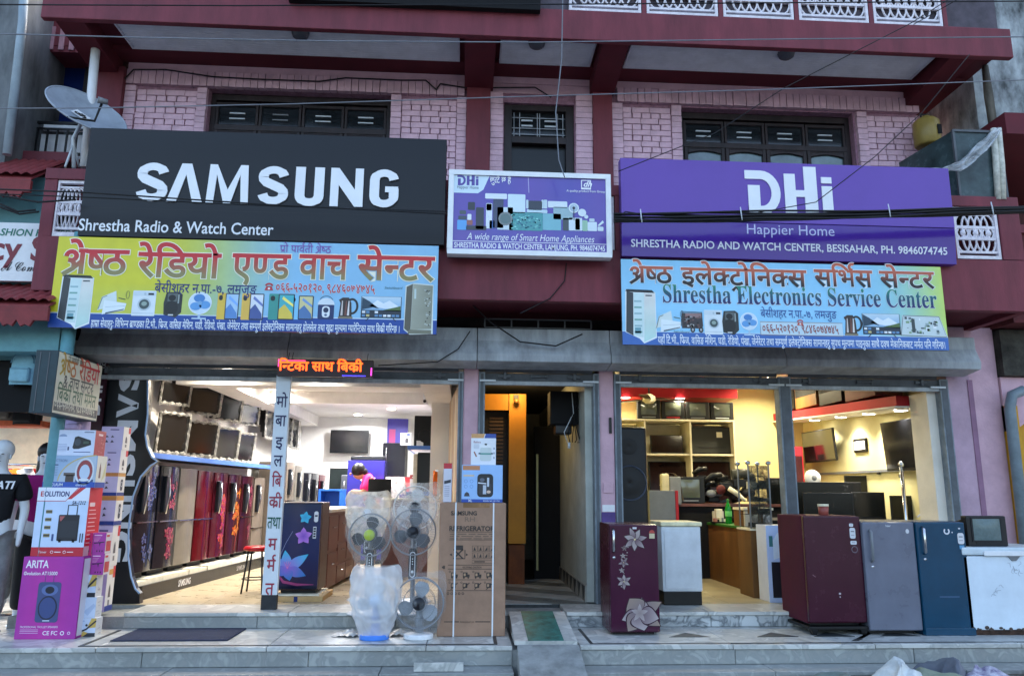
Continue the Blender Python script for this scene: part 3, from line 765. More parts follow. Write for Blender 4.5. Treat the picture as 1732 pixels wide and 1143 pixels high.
def gbox(ch, x0, x1, y0, y1, bold=.03):
    V, f, _ = layout(ch, bold); a = min(p[0] for p in V); b = max(p[0] for p in V); c = min(p[1] for p in V); d = max(p[1] for p in V)
    return [(x0 + (p[0] - a) / (b - a) * (x1 - x0), y0 + (p[1] - c) / (d - c) * (y1 - y0)) for p in V], f
def solid(name, shapes, x0, z0, y, depth, m, parent):
    b = bmesh.new()
    for k_, (V, f) in enumerate(shapes):
        vv = [b.verts.new((x0 + p[0], y - .0009 * k_, z0 + p[1])) for p in V]
        for q in f:
            try: b.faces.new([vv[i] for i in q])
            except ValueError: pass
    bmesh.ops.remove_doubles(b, verts=b.verts, dist=1e-5)
    r = bmesh.ops.extrude_face_region(b, geom=b.faces[:])
    bmesh.ops.translate(b, verts=[e for e in r['geom'] if isinstance(e, bmesh.types.BMVert)], vec=(0, -depth, 0))
    bmesh.ops.recalc_face_normals(b, faces=b.faces)
    me = bpy.data.meshes.new(name); b.to_mesh(me); b.free(); me.materials.append(m)
    return link(name, me, parent)
def board(name, label, fc, m, depth=.1, bev=.004, frame=None, fw=.0):
    t = thing(name, label, 'shop sign', (fc.x0, fc.Y, fc.z0))
    M().box(0, fc.W, 0, depth, 0, fc.H).build('panel', m, t, bev=bev)
    for z in (.12, fc.H - .15):
        bk = M()
        for k in range(3): bk.box(fc.W * (.15 + .35 * k), fc.W * (.15 + .35 * k) + .04, depth, max(depth + .01, -1.0 - fc.Y), z, z + .04)
        bk.build('bracket', METALF, t)
    return t
def SX(fc): return lambda px, py: fc.loc(px, py)

# --- black sign with the seven big letters
f1 = Face((152, 212), (755, 240), (752, 413), (133, 400), YS)
sg = board('shop_sign', 'large black shop sign with big white SAMSUNG letters', f1, SIGNBLK, .12)
lz0 = f1.loc(450, 348)[1]; lz1 = f1.loc(450, 283)[1]
shp = []
for ch, a, b_ in (('S', 230, 281), ('Λ', 281, 341), ('M', 347, 418), ('S', 434, 484), ('U', 496, 545), ('N', 556, 612), ('G', 624, 672)):
    xa, xb = f1.loc(a, 315)[0], f1.loc(b_, 315)[0]; h = lz1 - lz0; wd = xb - xa; st = h * .235
    if ch == 'Λ':
        shp.append(([(xa, lz0), (xa + st * .98, lz0), ((xa + xb) / 2, lz0 + h * .72), ((xa + xb) / 2 + st * .5, lz1), ((xa + xb) / 2 - st * .5, lz1)], [(0, 1, 2, 4), (2, 3, 4)]))
        shp.append(([(xb, lz0), (xb - st * .98, lz0), ((xa + xb) / 2, lz0 + h * .72), ((xa + xb) / 2 + st * .5, lz1)], [(0, 3, 2, 1)]))
    elif ch == 'N':
        shp.append(([(xa, lz0), (xa + st * .85, lz0), (xa + st * .85, lz1), (xa, lz1)], [(0, 1, 2, 3)])); shp.append(([(xb - st * .85, lz0), (xb, lz0), (xb, lz1), (xb - st * .85, lz1)], [(0, 1, 2, 3)]))
        shp.append(([(xa + st * .85, lz1), (xa + st * .85, lz0 + h * .56), (xb - st * .85, lz0), (xb - st * .85, lz0 + h * .44)], [(0, 1, 2, 3)]))
    elif ch == 'M':
        c = (xa + xb) / 2
        shp.append(([(xa, lz0), (xa + st * .75, lz0), (xa + st * .95, lz1 - h * .25), (xa + st * .95, lz1), (xa + st * .2, lz1)], [(0, 1, 2, 3, 4)]))
        shp.append(([(xb, lz0), (xb - st * .75, lz0), (xb - st * .95, lz1 - h * .25), (xb - st * .95, lz1), (xb - st * .2, lz1)], [(4, 3, 2, 1, 0)]))
        shp.append(([(xa + st * .95, lz1), (xa + st * .95, lz1 - h * .25), (c - st * .35, lz0), (c, lz0), (c, lz0 + h * .35)], [(0, 1, 2, 3, 4)]))
        shp.append(([(xb - st * .95, lz1), (xb - st * .95, lz1 - h * .25), (c + st * .35, lz0), (c, lz0), (c, lz0 + h * .35)], [(4, 3, 2, 1, 0)]))
    elif ch == 'U':
        shp.append(stroke([(xa + st / 2, lz1)] + arc((xa + xb) / 2, lz0 + h * .26, wd / 2 - st / 2, h * .26 - st * .36, 180, 360, 14) + [(xb - st / 2, lz1)], [st] * 5 + [st * .85] * 7 + [st] * 5))
    elif ch == 'S':
        rx = wd / 2 - st * .45; cx = (xa + xb) / 2; ry = h * .29 - st * .42
        pts = arc(cx, lz1 - h * .29, rx, ry, 8, 180, 12) + [(cx - rx * .98, lz1 - h * .34), (cx - rx * .7, lz1 - h * .42), (cx, (lz0 + lz1) / 2), (cx + rx * .7, lz0 + h * .42), (cx + rx * .98, lz0 + h * .34)] + arc(cx, lz0 + h * .29, rx, ry, 0, -172, 12)
        shp.append(stroke(pts, [st] * 3 + [st * .82] * 7 + [st] * (len(pts) - 20) + [st * .82] * 7 + [st] * 3))
    else:
        rx = wd / 2 - st * .45; cx = (xa + xb) / 2; ry = h * .29 - st * .42
        pts = arc(cx, lz1 - h * .29, rx, ry, 5, 180, 12) + arc(cx, lz0 + h * .29, rx, ry, 180, 360, 12) + [(cx + rx, lz0 + h * .5)]
        shp.append(stroke(pts, [st] * 3 + [st * .82] * 7 + [st] * (len(pts) - 20) + [st * .82] * 7 + [st] * 3))
        shp.append(([(cx + .01, lz0 + h * .40), (xb, lz0 + h * .40), (xb, lz0 + h * .55), (cx + .01, lz0 + h * .55)], [(0, 1, 2, 3)]))
solid('raised_letters', shp, 0, 0, -.001, .012, LETW, sg)
p = Print((0, 0, 0)); a = f1.loc(134, 391); b_ = f1.loc(459, 398)
p.text('Shrestha Radio & Watch Center', a[0], a[1], .175, (228, 232, 236), w=b_[0] - a[0], bold=.012)
p.line([f1.loc(135, 318), f1.loc(753, 357)], .004, (10, 11, 14), 1); p.line([f1.loc(137, 352), f1.loc(752, 368)], .004, (10, 11, 14), 1)
p.build('lettering', P_MATTE, sg)

# --- picture icons for the printed banners (unit box x, y, w, h)
def ic_fridge_open(p, x, y, w_, h):
    p.poly([(x - .02 * w_, y + .13 * h), (x + .45 * w_, y + .0), (x + .60 * w_, y - .10 * h), (x + 1.03 * w_, y + .02 * h), (x + 1.02 * w_, y + h * .98), (x + .9 * w_, y + 1.02 * h), (x, y + 1.03 * h)], (232, 240, 240), 2)
    p.poly([(x, y + .14 * h), (x + .24 * w_, y + .06 * h), (x + .27 * w_, y + .97 * h), (x + .04 * w_, y + h)], (58, 62, 64), 3)
    p.poly([(x + .25 * w_, y + .06 * h), (x + .58 * w_, y + .03 * h), (x + .64 * w_, y + .95 * h), (x + .28 * w_, y + .97 * h)], (206, 228, 226), 3)
    for k in range(6): p.rect(x + .29 * w_, y + (.12 + .13 * k) * h, .25 * w_, .035 * h, (150, 186, 190) if k % 2 else (120, 170, 160), 4)
    p.rect(x + .30 * w_, y + .10 * h, .2 * w_, .13 * h, (110, 160, 170), 4)
    p.poly([(x + .6 * w_, y - .07 * h), (x + w_, y + .05 * h), (x + w_, y + .96 * h), (x + .64 * w_, y + .97 * h)], lambda a, b: (188 + 40 * ((b - y) / h), 222, 214), 4)
    p.rect(x + .68 * w_, y + .9 * h, .22 * w_, .025 * h, (40, 50, 52), 5)
    p.poly([(x, y + h), (x + .04 * w_, y + 1.04 * h), (x + .9 * w_, y + 1.03 * h), (x + w_, y + .97 * h), (x + .27 * w_, y + .98 * h)], (30, 36, 38), 4)
def ic_fridge(p, x, y, w_, h):
    p.poly([(x - .02 * w_, y + .08 * h), (x + .2 * w_, y - .02 * h), (x + 1.02 * w_, y + .0), (x + 1.0 * w_, y + h * .99), (x + .3 * w_, y + h * 1.02), (x, y + .96 * h)], (214, 222, 214), 2)
    p.poly([(x, y + .1 * h), (x + .22 * w_, y), (x + .26 * w_, y + h), (x + .04 * w_, y + .94 * h)], (92, 88, 74), 3)
    p.poly([(x + .23 * w_, y + .08 * h), (x + .96 * w_, y + .10 * h), (x + .98 * w_, y + h * .97), (x + .27 * w_, y + h)], lambda a, b: tuple(v + 60 * math.sin(3 * (a - x) / w_) for v in (122, 124, 106)), 3)
    p.poly([(x + .12 * w_, y), (x + .96 * w_, y), (x + .96 * w_, y + .08 * h), (x + .18 * w_, y + .08 * h)], (120, 120, 100), 4)
    p.rect(x + .32 * w_, y + .70 * h, .07 * w_, .2 * h, (190, 206, 200), 4)
    r = random.Random(5)
    for k in range(34):
        b_ = r.random(); p.ell(x + w_ * (.7 + .22 * r.random()), y + h * (.16 + .74 * b_), .03 * w_, .014 * h, r.choice([(186, 192, 182), (70, 70, 60), (150, 156, 146)]), 4, 8)
def ic_washer(p, x, y, w_, h):
    p.rrect(x, y, w_, h, .04 * w_, (222, 232, 236), 2)
    p.rect(x + .02 * w_, y + .8 * h, .96 * w_, .17 * h, (206, 220, 226), 3); p.rect(x + .66 * w_, y + .83 * h, .24 * w_, .08 * h, (20, 30, 40), 4)
    p.ell(x + .52 * w_, y + .87 * h, .05 * w_, .05 * h, (180, 196, 204), 4)
    p.ell(x + .52 * w_, y + .46 * h, .29 * w_, .29 * h * w_ / h if w_ < h else .29 * h, (188, 204, 210), 4); p.ell(x + .52 * w_, y + .46 * h, .22 * w_, .22 * w_, (66, 84, 84), 5); p.ell(x + .52 * w_, y + .48 * h, .12 * w_, .1 * w_, (150, 170, 160), 6)
    p.rect(x + .04 * w_, y + .1 * h, .92 * w_, .012 * h, (170, 186, 194), 4)
def ic_speaker(p, x, y, w_, h):
    p.poly([(x + .05 * w_, y + .1 * h), (x + .7 * w_, y), (x + w_, y + .2 * h), (x + w_, y + .9 * h), (x + .8 * w_, y + h), (x + .12 * w_, y + .98 * h), (x, y + .55 * h)], (40, 44, 44), 2)
    p.poly([(x + .2 * w_, y + .62 * h), (x + .7 * w_, y + .62 * h), (x + .75 * w_, y + .94 * h), (x + .2 * w_, y + .94 * h)], (92, 100, 98), 3)
    p.ell(x + .44 * w_, y + .36 * h, .36 * w_, .28 * h, (22, 24, 24), 4); p.ell(x + .45 * w_, y + .76 * h, .2 * w_, .12 * h, (20, 22, 22), 4)
    p.rect(x + .76 * w_, y + .55 * h, .08 * w_, .35 * h, (150, 160, 156), 4); p.rect(x + .3 * w_, y + .07 * h, .28 * w_, .05 * h, (210, 214, 214), 5)
def ic_fan(p, x, y, w_, h):
    cx, cy, r = x + .5 * w_, y + .58 * h, .48 * w_
    p.ell(cx, cy, r, r, (206, 226, 240), 2, 26); p.ring(cx, cy, r, .03 * w_, (236, 244, 250), 3, 26)
    for k in range(3):
        a = R(100 + 120 * k); p.ell(cx + .22 * w_ * math.cos(a), cy + .22 * w_ * math.sin(a), .24 * w_, .18 * w_, (96, 158, 214) if k else (70, 132, 196), 4, 14)
    p.ell(cx, cy, .09 * w_, .09 * w_, (120, 170, 210), 5); p.rect(cx - .3 * w_, y, .6 * w_, .05 * h, (190, 214, 232), 3); p.rect(cx - .05 * w_, y + .03 * h, .1 * w_, .16 * h, (170, 198, 222), 2)
def ic_phone(p, x, y, w_, h, c1, c2, c3):
    p.rrect(x, y, .5 * w_, h, .04 * w_, c1, 2); p.rrect(x + .06 * w_, y + .72 * h, .17 * w_, .2 * h, .02, (30, 34, 38), 3)
    p.rrect(x + .36 * w_, y, .62 * w_, h, .04 * w_, (40, 44, 50), 3)
    p.rect(x + .40 * w_, y + .04 * h, .54 * w_, .92 * h, c2, 4); p.poly([(x + .40 * w_, y + .04 * h), (x + .94 * w_, y + .04 * h), (x + .9 * w_, y + .25 * h), (x + .6 * w_, y + .6 * h), (x + .4 * w_, y + .4 * h)], c3, 5)
    p.poly([(x + .55 * w_, y + .9 * h), (x + .94 * w_, y + .6 * h), (x + .94 * w_, y + .5 * h), (x + .5 * w_, y + .8 * h)], tuple(min(255, v + 40) for v in c3), 6)
def ic_cooker(p, x, y, w_, h):
    p.rrect(x + .04 * w_, y + .02 * h, .92 * w_, .62 * h, .1 * w_, (26, 48, 96), 2); p.poly(arc(x + .5 * w_, y + .62 * h, .48 * w_, .28 * h, 0, 180, 12), (216, 226, 232), 3)
    p.ring(x + .5 * w_, y + .74 * h, .38 * w_, .03 * w_, (50, 60, 80), 4, 14, 20, 160, .24 * h); p.rrect(x + .28 * w_, y + .1 * h, .44 * w_, .46 * h, .16 * w_, (226, 232, 236), 4)
    p.ell(x + .5 * w_, y + .40 * h, .15 * w_, .11 * h, (30, 46, 80), 5); p.ell(x + .5 * w_, y + .2 * h, .08 * w_, .05 * h, (90, 110, 140), 5)
def ic_kettle(p, x, y, w_, h):
    p.poly([(x + .06 * w_, y + .06 * h), (x + .66 * w_, y + .06 * h), (x + .62 * w_, y + .7 * h), (x + .5 * w_, y + .95 * h), (x + .22 * w_, y + .95 * h), (x + .04 * w_, y + .84 * h), (x + .12 * w_, y + .7 * h)], (52, 40, 36), 2)
    for k, c in ((.14, (206, 196, 190)), (.32, (120, 72, 60)), (.44, (226, 220, 216))): p.poly([(x + k * w_, y + .14 * h), (x + (k + .1) * w_, y + .14 * h), (x + (k + .09) * w_, y + .8 * h), (x + (k + .05) * w_, y + .8 * h)], c, 3)
    p.rect(x + .04 * w_, y, .66 * w_, .09 * h, (130, 120, 96), 3); p.ring(x + .66 * w_, y + .56 * h, .24 * w_, .1 * w_, (34, 34, 36), 3, 16, -100, 120, .32 * h)
def ic_tv(p, x, y, w_, h, dark=False):
    p.rect(x, y + .12 * h, w_, .88 * h, (24, 30, 36), 2); p.grad(x + .015 * w_, y + .14 * h, .97 * w_, .85 * h, lambda a, b: (90 + 110 * (b - y) / h, 150 + 70 * (b - y) / h, 200 + 30 * (b - y) / h), 3, 4, 4)
    p.poly([(x + .02 * w_, y + .45 * h), (x + .3 * w_, y + .55 * h), (x + .45 * w_, y + .5 * h), (x + .2 * w_, y + .8 * h), (x + .02 * w_, y + .96 * h)], (40, 66, 84), 4)
    p.poly([(x + .2 * w_, y + .6 * h), (x + .4 * w_, y + .85 * h), (x + .55 * w_, y + .72 * h), (x + .7 * w_, y + .84 * h), (x + .98 * w_, y + .55 * h), (x + .6 * w_, y + .5 * h)], (226, 236, 244), 4)
    p.poly([(x + .5 * w_, y + .42 * h), (x + .98 * w_, y + .62 * h), (x + .98 * w_, y + .4 * h)], (84, 110, 60), 5); p.rect(x + .015 * w_, y + .14 * h, .97 * w_, .3 * h, (36, 50, 64), 5)
    r = random.Random(8)
    for j in range(2):
        for i in range(9): p.rect(x + (.03 + .105 * i) * w_, y + (.17 + .14 * j) * h, .08 * w_, .09 * h, r.choice([(230, 236, 240), (96, 140, 180), (200, 190, 130), (40, 50, 60), (220, 226, 230)]), 6)
    p.line([(x + .2 * w_, y + .12 * h), (x + .13 * w_, y)], .02 * w_, (30, 34, 40), 3); p.line([(x + .8 * w_, y + .12 * h), (x + .87 * w_, y)], .02 * w_, (30, 34, 40), 3)
def ic_ac(p, x, y, w_, h):
    p.poly([(x, y + .2 * h), (x + .12 * w_, y + .75 * h), (x + .6 * w_, y + h), (x + .66 * w_, y + .5 * h), (x + .3 * w_, y + .3 * h)], (214, 226, 222), 2)
    p.poly([(x + .18 * w_, y + .04 * h), (x + .95 * w_, y + .22 * h), (x + w_, y + .5 * h), (x + .22 * w_, y + .62 * h)], (228, 238, 240), 3)
    p.poly([(x + .3 * w_, y + .06 * h), (x + .93 * w_, y + .24 * h), (x + .93 * w_, y + .28 * h), (x + .3 * w_, y + .12 * h)], (80, 96, 104), 4); p.line([(x + .28 * w_, y + .34 * h), (x + .95 * w_, y + .4 * h)], .012 * w_, (160, 180, 186), 4)
    p.line([(x + .03 * w_, y + .25 * h), (x + .14 * w_, y + .72 * h), (x + .3 * w_, y + .8 * h)], .03 * w_, (120, 140, 134), 4)
    p.line([(x + .7 * w_, y + .72 * h), (x + .95 * w_, y + .66 * h)], .03 * w_, (70, 80, 60), 4); p.ring(x + 1.02 * w_, y + .85 * h, .06 * w_, .015 * w_, (70, 80, 60), 4, 10, ry=.16 * h)
def ic_gen(p, x, y, w_, h):
    p.rect(x + .04 * w_, y + .2 * h, .9 * w_, .7 * h, (60, 52, 54), 2); p.rect(x + .2 * w_, y + .68 * h, .7 * w_, .2 * h, (150, 120, 118), 3); r = random.Random(4)
    for k in range(30): p.rect(x + w_ * (.08 + .78 * r.random()), y + h * (.22 + .5 * r.random()), .09 * w_, .07 * h, r.choice([(150, 150, 150), (40, 38, 40), (110, 80, 76), (190, 192, 190), (20, 20, 22)]), 4)
    for k in (.5, .86): p.ell(x + k * w_, y + .14 * h, .1 * w_, .13 * h, (36, 34, 36), 4); p.ell(x + k * w_, y + .14 * h, .05 * w_, .06 * h, (170, 172, 172), 5)
    p.line([(x + .06 * w_, y + .95 * h), (x + .92 * w_, y + .93 * h), (x + .94 * w_, y + .3 * h)], .03 * w_, (70, 60, 62), 5); p.line([(x, y + .3 * h), (x + .06 * w_, y + h)], .03 * w_, (60, 60, 64), 5)
def ic_board(p, x, y, w_, h):
    p.poly([(x, y + .06 * h), (x + w_, y), (x + .86 * w_, y + .94 * h), (x + .08 * w_, y + .96 * h)], (200, 214, 214), 2); r = random.Random(2)
    p.line([(x + .02 * w_, y + .07 * h), (x + .97 * w_, y + .03 * h), (x + .85 * w_, y + .92 * h), (x + .1 * w_, y + .94 * h), (x + .02 * w_, y + .07 * h)], .012 * w_, (70, 84, 88), 4)
    for k in range(40): p.rect(x + w_ * (.12 + .68 * r.random()), y + h * (.14 + .68 * r.random()), .05 * w_ * r.random() + .01, .12 * h * r.random() + .005, r.choice([(90, 108, 112), (150, 172, 170), (60, 74, 80), (228, 236, 236), (130, 160, 120)]), 3)
    p.rect(x + .26 * w_, y + .2 * h, .07 * w_, .6 * h, (58, 72, 72), 4)
def tel(p, x, y, s, col, lay=4):
    p.poly([(x, y), (x + s, y), (x + .8 * s, y + .5 * s), (x + .2 * s, y + .5 * s)], col, lay); p.ring(x + .5 * s, y + .42 * s, .42 * s, .2 * s, col, lay + .2, 10, 20, 160, .38 * s); p.ell(x + .5 * s, y + .22 * s, .14 * s, .14 * s, (235, 235, 230), lay + .4, 10)

# --- yellow and blue banner
f2 = Face((98, 398), (742, 418), (738, 568), (83, 551), -1.18)
sg = board('banner_sign', 'yellow and blue printed banner with red Devanagari title and appliance pictures', f2, METALF, .04)
p = Print((0, -.002, 0))
def bgc(x, y):
    t = x / f2.W; s_ = min(1, max(0, (t - .22) / .42)); s_ = s_ * s_ * (3 - 2 * s_) ; s_ = max(0, min(1, s_ + (.16 if y < .5 * f2.H else 0) * (1 if t > .2 else t * 5)))
    return tuple(a + (b - a) * s_ for a, b in zip((212, 206, 44), (140, 192, 224)))
p.grad(.0, .0, f2.W, f2.H, bgc, 0, 40, 8)
bh = f2.H * .155
p.rect(0, 0, f2.W, bh, (26, 70, 150), 1); p.rect(0, bh, f2.W, .008, (214, 228, 236), 1)
def title(p, fc, words, zy, h, top, bot, col_out):
    for t, a, b_, ya in words:
        x0, y0 = fc.loc(a, ya); x1 = fc.loc(b_, ya)[0]
        def cf(x, y, y0=y0): 
            s_ = min(1, max(0, (y - y0 - .04) / (h * .62))); s_ = min(1, s_ * 1.5)
            return tuple(bot[i] + (top[i] - bot[i]) * s_ for i in range(3))
        p.text(t, x0, y0, h, cf, 4, w=x1 - x0, bold=.021, out=(col_out, .022))
zt = lambda fc, px, py: fc.loc(px, py)
th = .39
title(p, f2, [('श्रेष्ठ', 103, 213, 461), ('रेडियो', 227, 368, 467), ('एण्ड', 386, 486, 470), ('वाच', 500, 586, 472), ('सेन्टर', 600, 735, 474)], 0, th, (196, 40, 46), (140, 132, 84), (238, 236, 214))
a = f2.loc(468, 427); p.text('प्रो पार्वती श्रेष्ठ', a[0], a[1], .115, (128, 84, 168), 6, w=f2.loc(556, 428)[0] - a[0], bold=.004)
a = f2.loc(258, 494); p.text('बेसीशहर न.पा.-७, लमजुङ', a[0], a[1], .14, (28, 40, 110), 4, w=f2.loc(430, 491)[0] - a[0], bold=.008)
a = f2.loc(443, 492); tel(p, a[0], a[1], .085, (186, 44, 52))
a = f2.loc(462, 494); p.text('०६६-५२०१२०, ९८४६०७४७४५', a[0], a[1], .135, (186, 40, 48), 4, w=f2.loc(632, 497)[0] - a[0], bold=.014, out=((236, 240, 240), .02))
a = f2.loc(154, 551); p.text('हाम्रा सेवाहरुः विभिन्न ब्राण्डका टि.भी., फ्रिज, वासिङ मेशिन, घडी, रेडियो, पंखा, जेनेरेटर तथा सम्पूर्ण इलेक्ट्रोनिक्स सामानहरु होलसेल तथा खुद्रा मूल्यमा ग्यारेन्टिका साथ बिक्री गरिन्छ ।', a[0], a[1], .105, (228, 236, 242), 4, w=f2.loc(674, 565)[0] - a[0], bold=.010)
def icon(p, fc, fn, x0, y0, x1, y1, *ar):
    a = fc.loc(x0, y1); b_ = fc.loc(x1, y0); fn(p, a[0], a[1], b_[0] - a[0], b_[1] - a[1], *ar)
icon(p, f2, ic_fridge_open, 98, 468, 157, 546); icon(p, f2, ic_ac, 163, 492, 214, 532); icon(p, f2, ic_washer, 220, 492, 262, 533); icon(p, f2, ic_speaker, 272, 494, 306, 536); icon(p, f2, ic_fan, 313, 494, 356, 539)
icon(p, f2, ic_phone, 362, 497, 402, 540, (226, 190, 70), (170, 204, 232), (90, 140, 200)); icon(p, f2, ic_phone, 403, 498, 444, 541, (228, 186, 80), (222, 228, 236), (70, 90, 150)); icon(p, f2, ic_phone, 449, 499, 496, 541, (60, 150, 140), (70, 180, 190), (226, 200, 80))
icon(p, f2, ic_phone, 485, 502, 528, 541, (126, 196, 230), (214, 206, 150), (80, 120, 170)); icon(p, f2, ic_cooker, 532, 502, 564, 542); icon(p, f2, ic_kettle, 567, 504, 606, 540); icon(p, f2, ic_tv, 607, 505, 678, 544); icon(p, f2, ic_fridge, 682, 484, 733, 566)
a = f2.loc(648, 491); p.text('Switchboard', a[0], a[1], .035, (40, 90, 90), 4, shear=.3)
p.build('print', P_MATTE, sg)

# --- middle lightbox
f3 = Face((760, 289), (1033, 296), (1033, 437), (757, 428), -1.22)
sg = board('lightbox_sign', 'small purple appliance sign in a white frame between the two large signs', f3, METALF, .14)
fr = M(); t_ = .05
fr.box(-.004, f3.W + .004, -.02, .1, -.004, t_).box(-.004, f3.W + .004, -.02, .1, f3.H - t_, f3.H + .004).box(-.004, t_, -.02, .1, t_, f3.H - t_).box(f3.W - t_, f3.W + .004, -.02, .1, t_, f3.H - t_)
fr.build('frame', mat('white_frame', (228, 232, 234), .4, noise=.06), sg, bev=.004)
p = Print((0, -.002, 0)); PURP = (92, 78, 164)
p.grad(0, 0, f3.W, f3.H, lambda x, y: (92 + 6 * math.sin(9 * x), 76, 160 + 6 * y), 0, 12, 4)
a = f3.loc(826, 296); b_ = f3.loc(770, 327)
p.poly([(t_, f3.H - t_)] + [(t_, b_[1])] + [(f3.loc(808, 327)[0], b_[1])] + [(f3.loc(817, 322)[0], f3.loc(817, 322)[1]), (a[0] + .01, f3.H - t_)], (206, 226, 236), 1)
def dhi(p, x0, x1, y0, y1, col, lay=4):
    w_, h = x1 - x0, y1 - y0; st = w_ * .085; 
    p.rect(x0 + .03 * w_, y0, st * 1.6, h * .58, col, lay)
    v, f = stroke([(x0, y0 + h * .80)] + [(x0 + .16 * w_, y0 + h * .80)] + arc(x0 + .18 * w_, y0 + h * .43, .17 * w_, h * .37, 90, -90, 14) + [(x0 + .03 * w_, y0 + h * .06)], st * 1.2); p.shape(v, f, col, lay + .3)
    p.rect(x0 + .45 * w_, y0, st * 1.5, h * .84, col, lay); p.rect(x0 + .45 * w_ + st * 1.5, y0 + h * .36, .14 * w_, h * .14, col, lay); p.rect(x0 + .68 * w_, y0, st * 1.7, h, col, lay)
    p.rect(x0 + .88 * w_, y0, st * 1.4, h * .6, col, lay); p.rect(x0 + .88 * w_, y0 + h * .66, st * 1.4, h * .13, col, lay)
a = f3.loc(773, 314); b_ = f3.loc(809, 296); dhi(p, a[0], b_[0], a[1], b_[1], (82, 66, 150))
a = f3.loc(773, 320); p.text('Happier Home', a[0], a[1], .05, (90, 110, 130), 4, w=f3.loc(809, 320)[0] - a[0])
a = f3.loc(828, 310); p.text('छुट्टै छ है', a[0], a[1], .10, (228, 230, 236), 4, w=f3.loc(864, 311)[0] - a[0], bold=.018)
a = f3.loc(983, 321); b_ = f3.loc(1000, 305); p.rect(a[0], a[1], b_[0] - a[0], b_[1] - a[1], (230, 234, 238), 3); p.rect(a[0] + .01, a[1] + .02, b_[0] - a[0] - .02, b_[1] - a[1] - .03, (90, 74, 150), 4)
p.text('dh', a[0] + .02, a[1] + .03, .09, (235, 238, 240), 5, shear=.35, bold=.02)
a = f3.loc(958, 325); p.text('A quality product from Group', a[0], a[1], .035, (226, 228, 236), 4, w=f3.loc(1024, 325)[0] - a[0], bold=.01)
a = f3.loc(789, 405); p.text('A wide range of Smart Home Appliances', a[0], a[1], .105, (228, 230, 238), 4, w=f3.loc(1003, 408)[0] - a[0], shear=.2)
p.line([f3.loc(762, 407), f3.loc(1030, 415)], .007, (226, 228, 240), 3)
a = f3.loc(768, 418); p.text('SHRESTHA RADIO & WATCH CENTER, LAMJUNG, PH. 9846074745', a[0], a[1], .08, (230, 232, 240), 4, w=f3.loc(1022, 423)[0] - a[0], bold=.014)
def R3(x0, y0, x1, y1, c, lay=3, rr=.01): a = f3.loc(x0, y1); b_ = f3.loc(x1, y0); p.rrect(a[0], a[1], b_[0] - a[0], b_[1] - a[1], rr, c, lay)
def E3(x, y, r, c, lay=4): a = f3.loc(x, y); rr = r * f3.W / 275; p.ell(a[0], a[1], rr, rr, c, lay, 14)
for q in ((773, 373, 789, 389, (90, 160, 220)), (775, 366, 789, 372, (60, 70, 80)), (777, 357, 788, 363, (70, 78, 84)), (790, 363, 797, 373, (220, 228, 232)), (789, 373, 799, 381, (150, 90, 80)), (791, 343, 803, 356, (40, 42, 50)), (804, 352, 818, 388, (44, 46, 56)),
          (788, 383, 822, 389, (50, 52, 60)), (820, 329, 857, 337, (222, 232, 236)), (821, 345, 832, 387, (216, 226, 232)), (822, 346, 831, 357, (96, 84, 150)), (833, 338, 851, 386, (60, 66, 92)), (827, 374, 836, 387, (40, 90, 160)), (840, 352, 867, 389, (200, 216, 222)), (858, 330, 888, 361, (206, 226, 232)),
          (860, 361, 917, 390, (70, 150, 150)), (917, 363, 948, 390, (120, 180, 190)), (893, 341, 916, 356, (44, 50, 62)), (889, 339, 893, 354, (190, 210, 216)), (915, 339, 919, 354, (190, 210, 216)), (919, 339, 925, 354, (190, 210, 216)), (890, 356, 925, 361, (190, 214, 222)), (926, 342, 959, 352, (214, 226, 230)), (935, 352, 968, 372, (150, 180, 186)),
          (951, 370, 961, 391, (60, 70, 70)), (961, 370, 984, 391, (206, 222, 228)), (972, 371, 980, 390, (50, 70, 70)), (984, 374, 993, 392, (150, 190, 160)), (993, 377, 1009, 392, (210, 224, 230)), (996, 371, 1005, 376, (190, 206, 214)), (1010, 385, 1020, 392, (206, 220, 226))): R3(*q)
r = random.Random(1)
for k in range(70): R3(*(lambda x, y: (x, y, x + 3.5, y + 2))(862 + r.random() * 50, 363 + r.random() * 24), r.choice([(140, 214, 206), (60, 130, 140), (110, 190, 186), (40, 110, 130)]), 4, .003)
for q in ((854, 371, 12, (120, 128, 126), 5), (854, 371, 9, (90, 112, 110), 6), (970, 353, 9, (216, 226, 232), 4), (970, 353, 7, (170, 190, 204), 5), (970, 353, 2.5, (40, 44, 60), 6), (984, 361, 7, (214, 226, 230), 4), (991, 368, 3.5, (206, 220, 226), 4)): E3(*q)
p.line([f3.loc(970, 354), f3.loc(970, 374)], .008, (50, 56, 70), 6); p.poly([f3.loc(1010, 383), f3.loc(1019, 374), f3.loc(1021, 378), f3.loc(1013, 384)], (210, 224, 230), 4)
p.line([f3.loc(893, 297), f3.loc(894, 327)], .008, (170, 164, 206), 2)
p.build('print', P_GLOSS, sg)

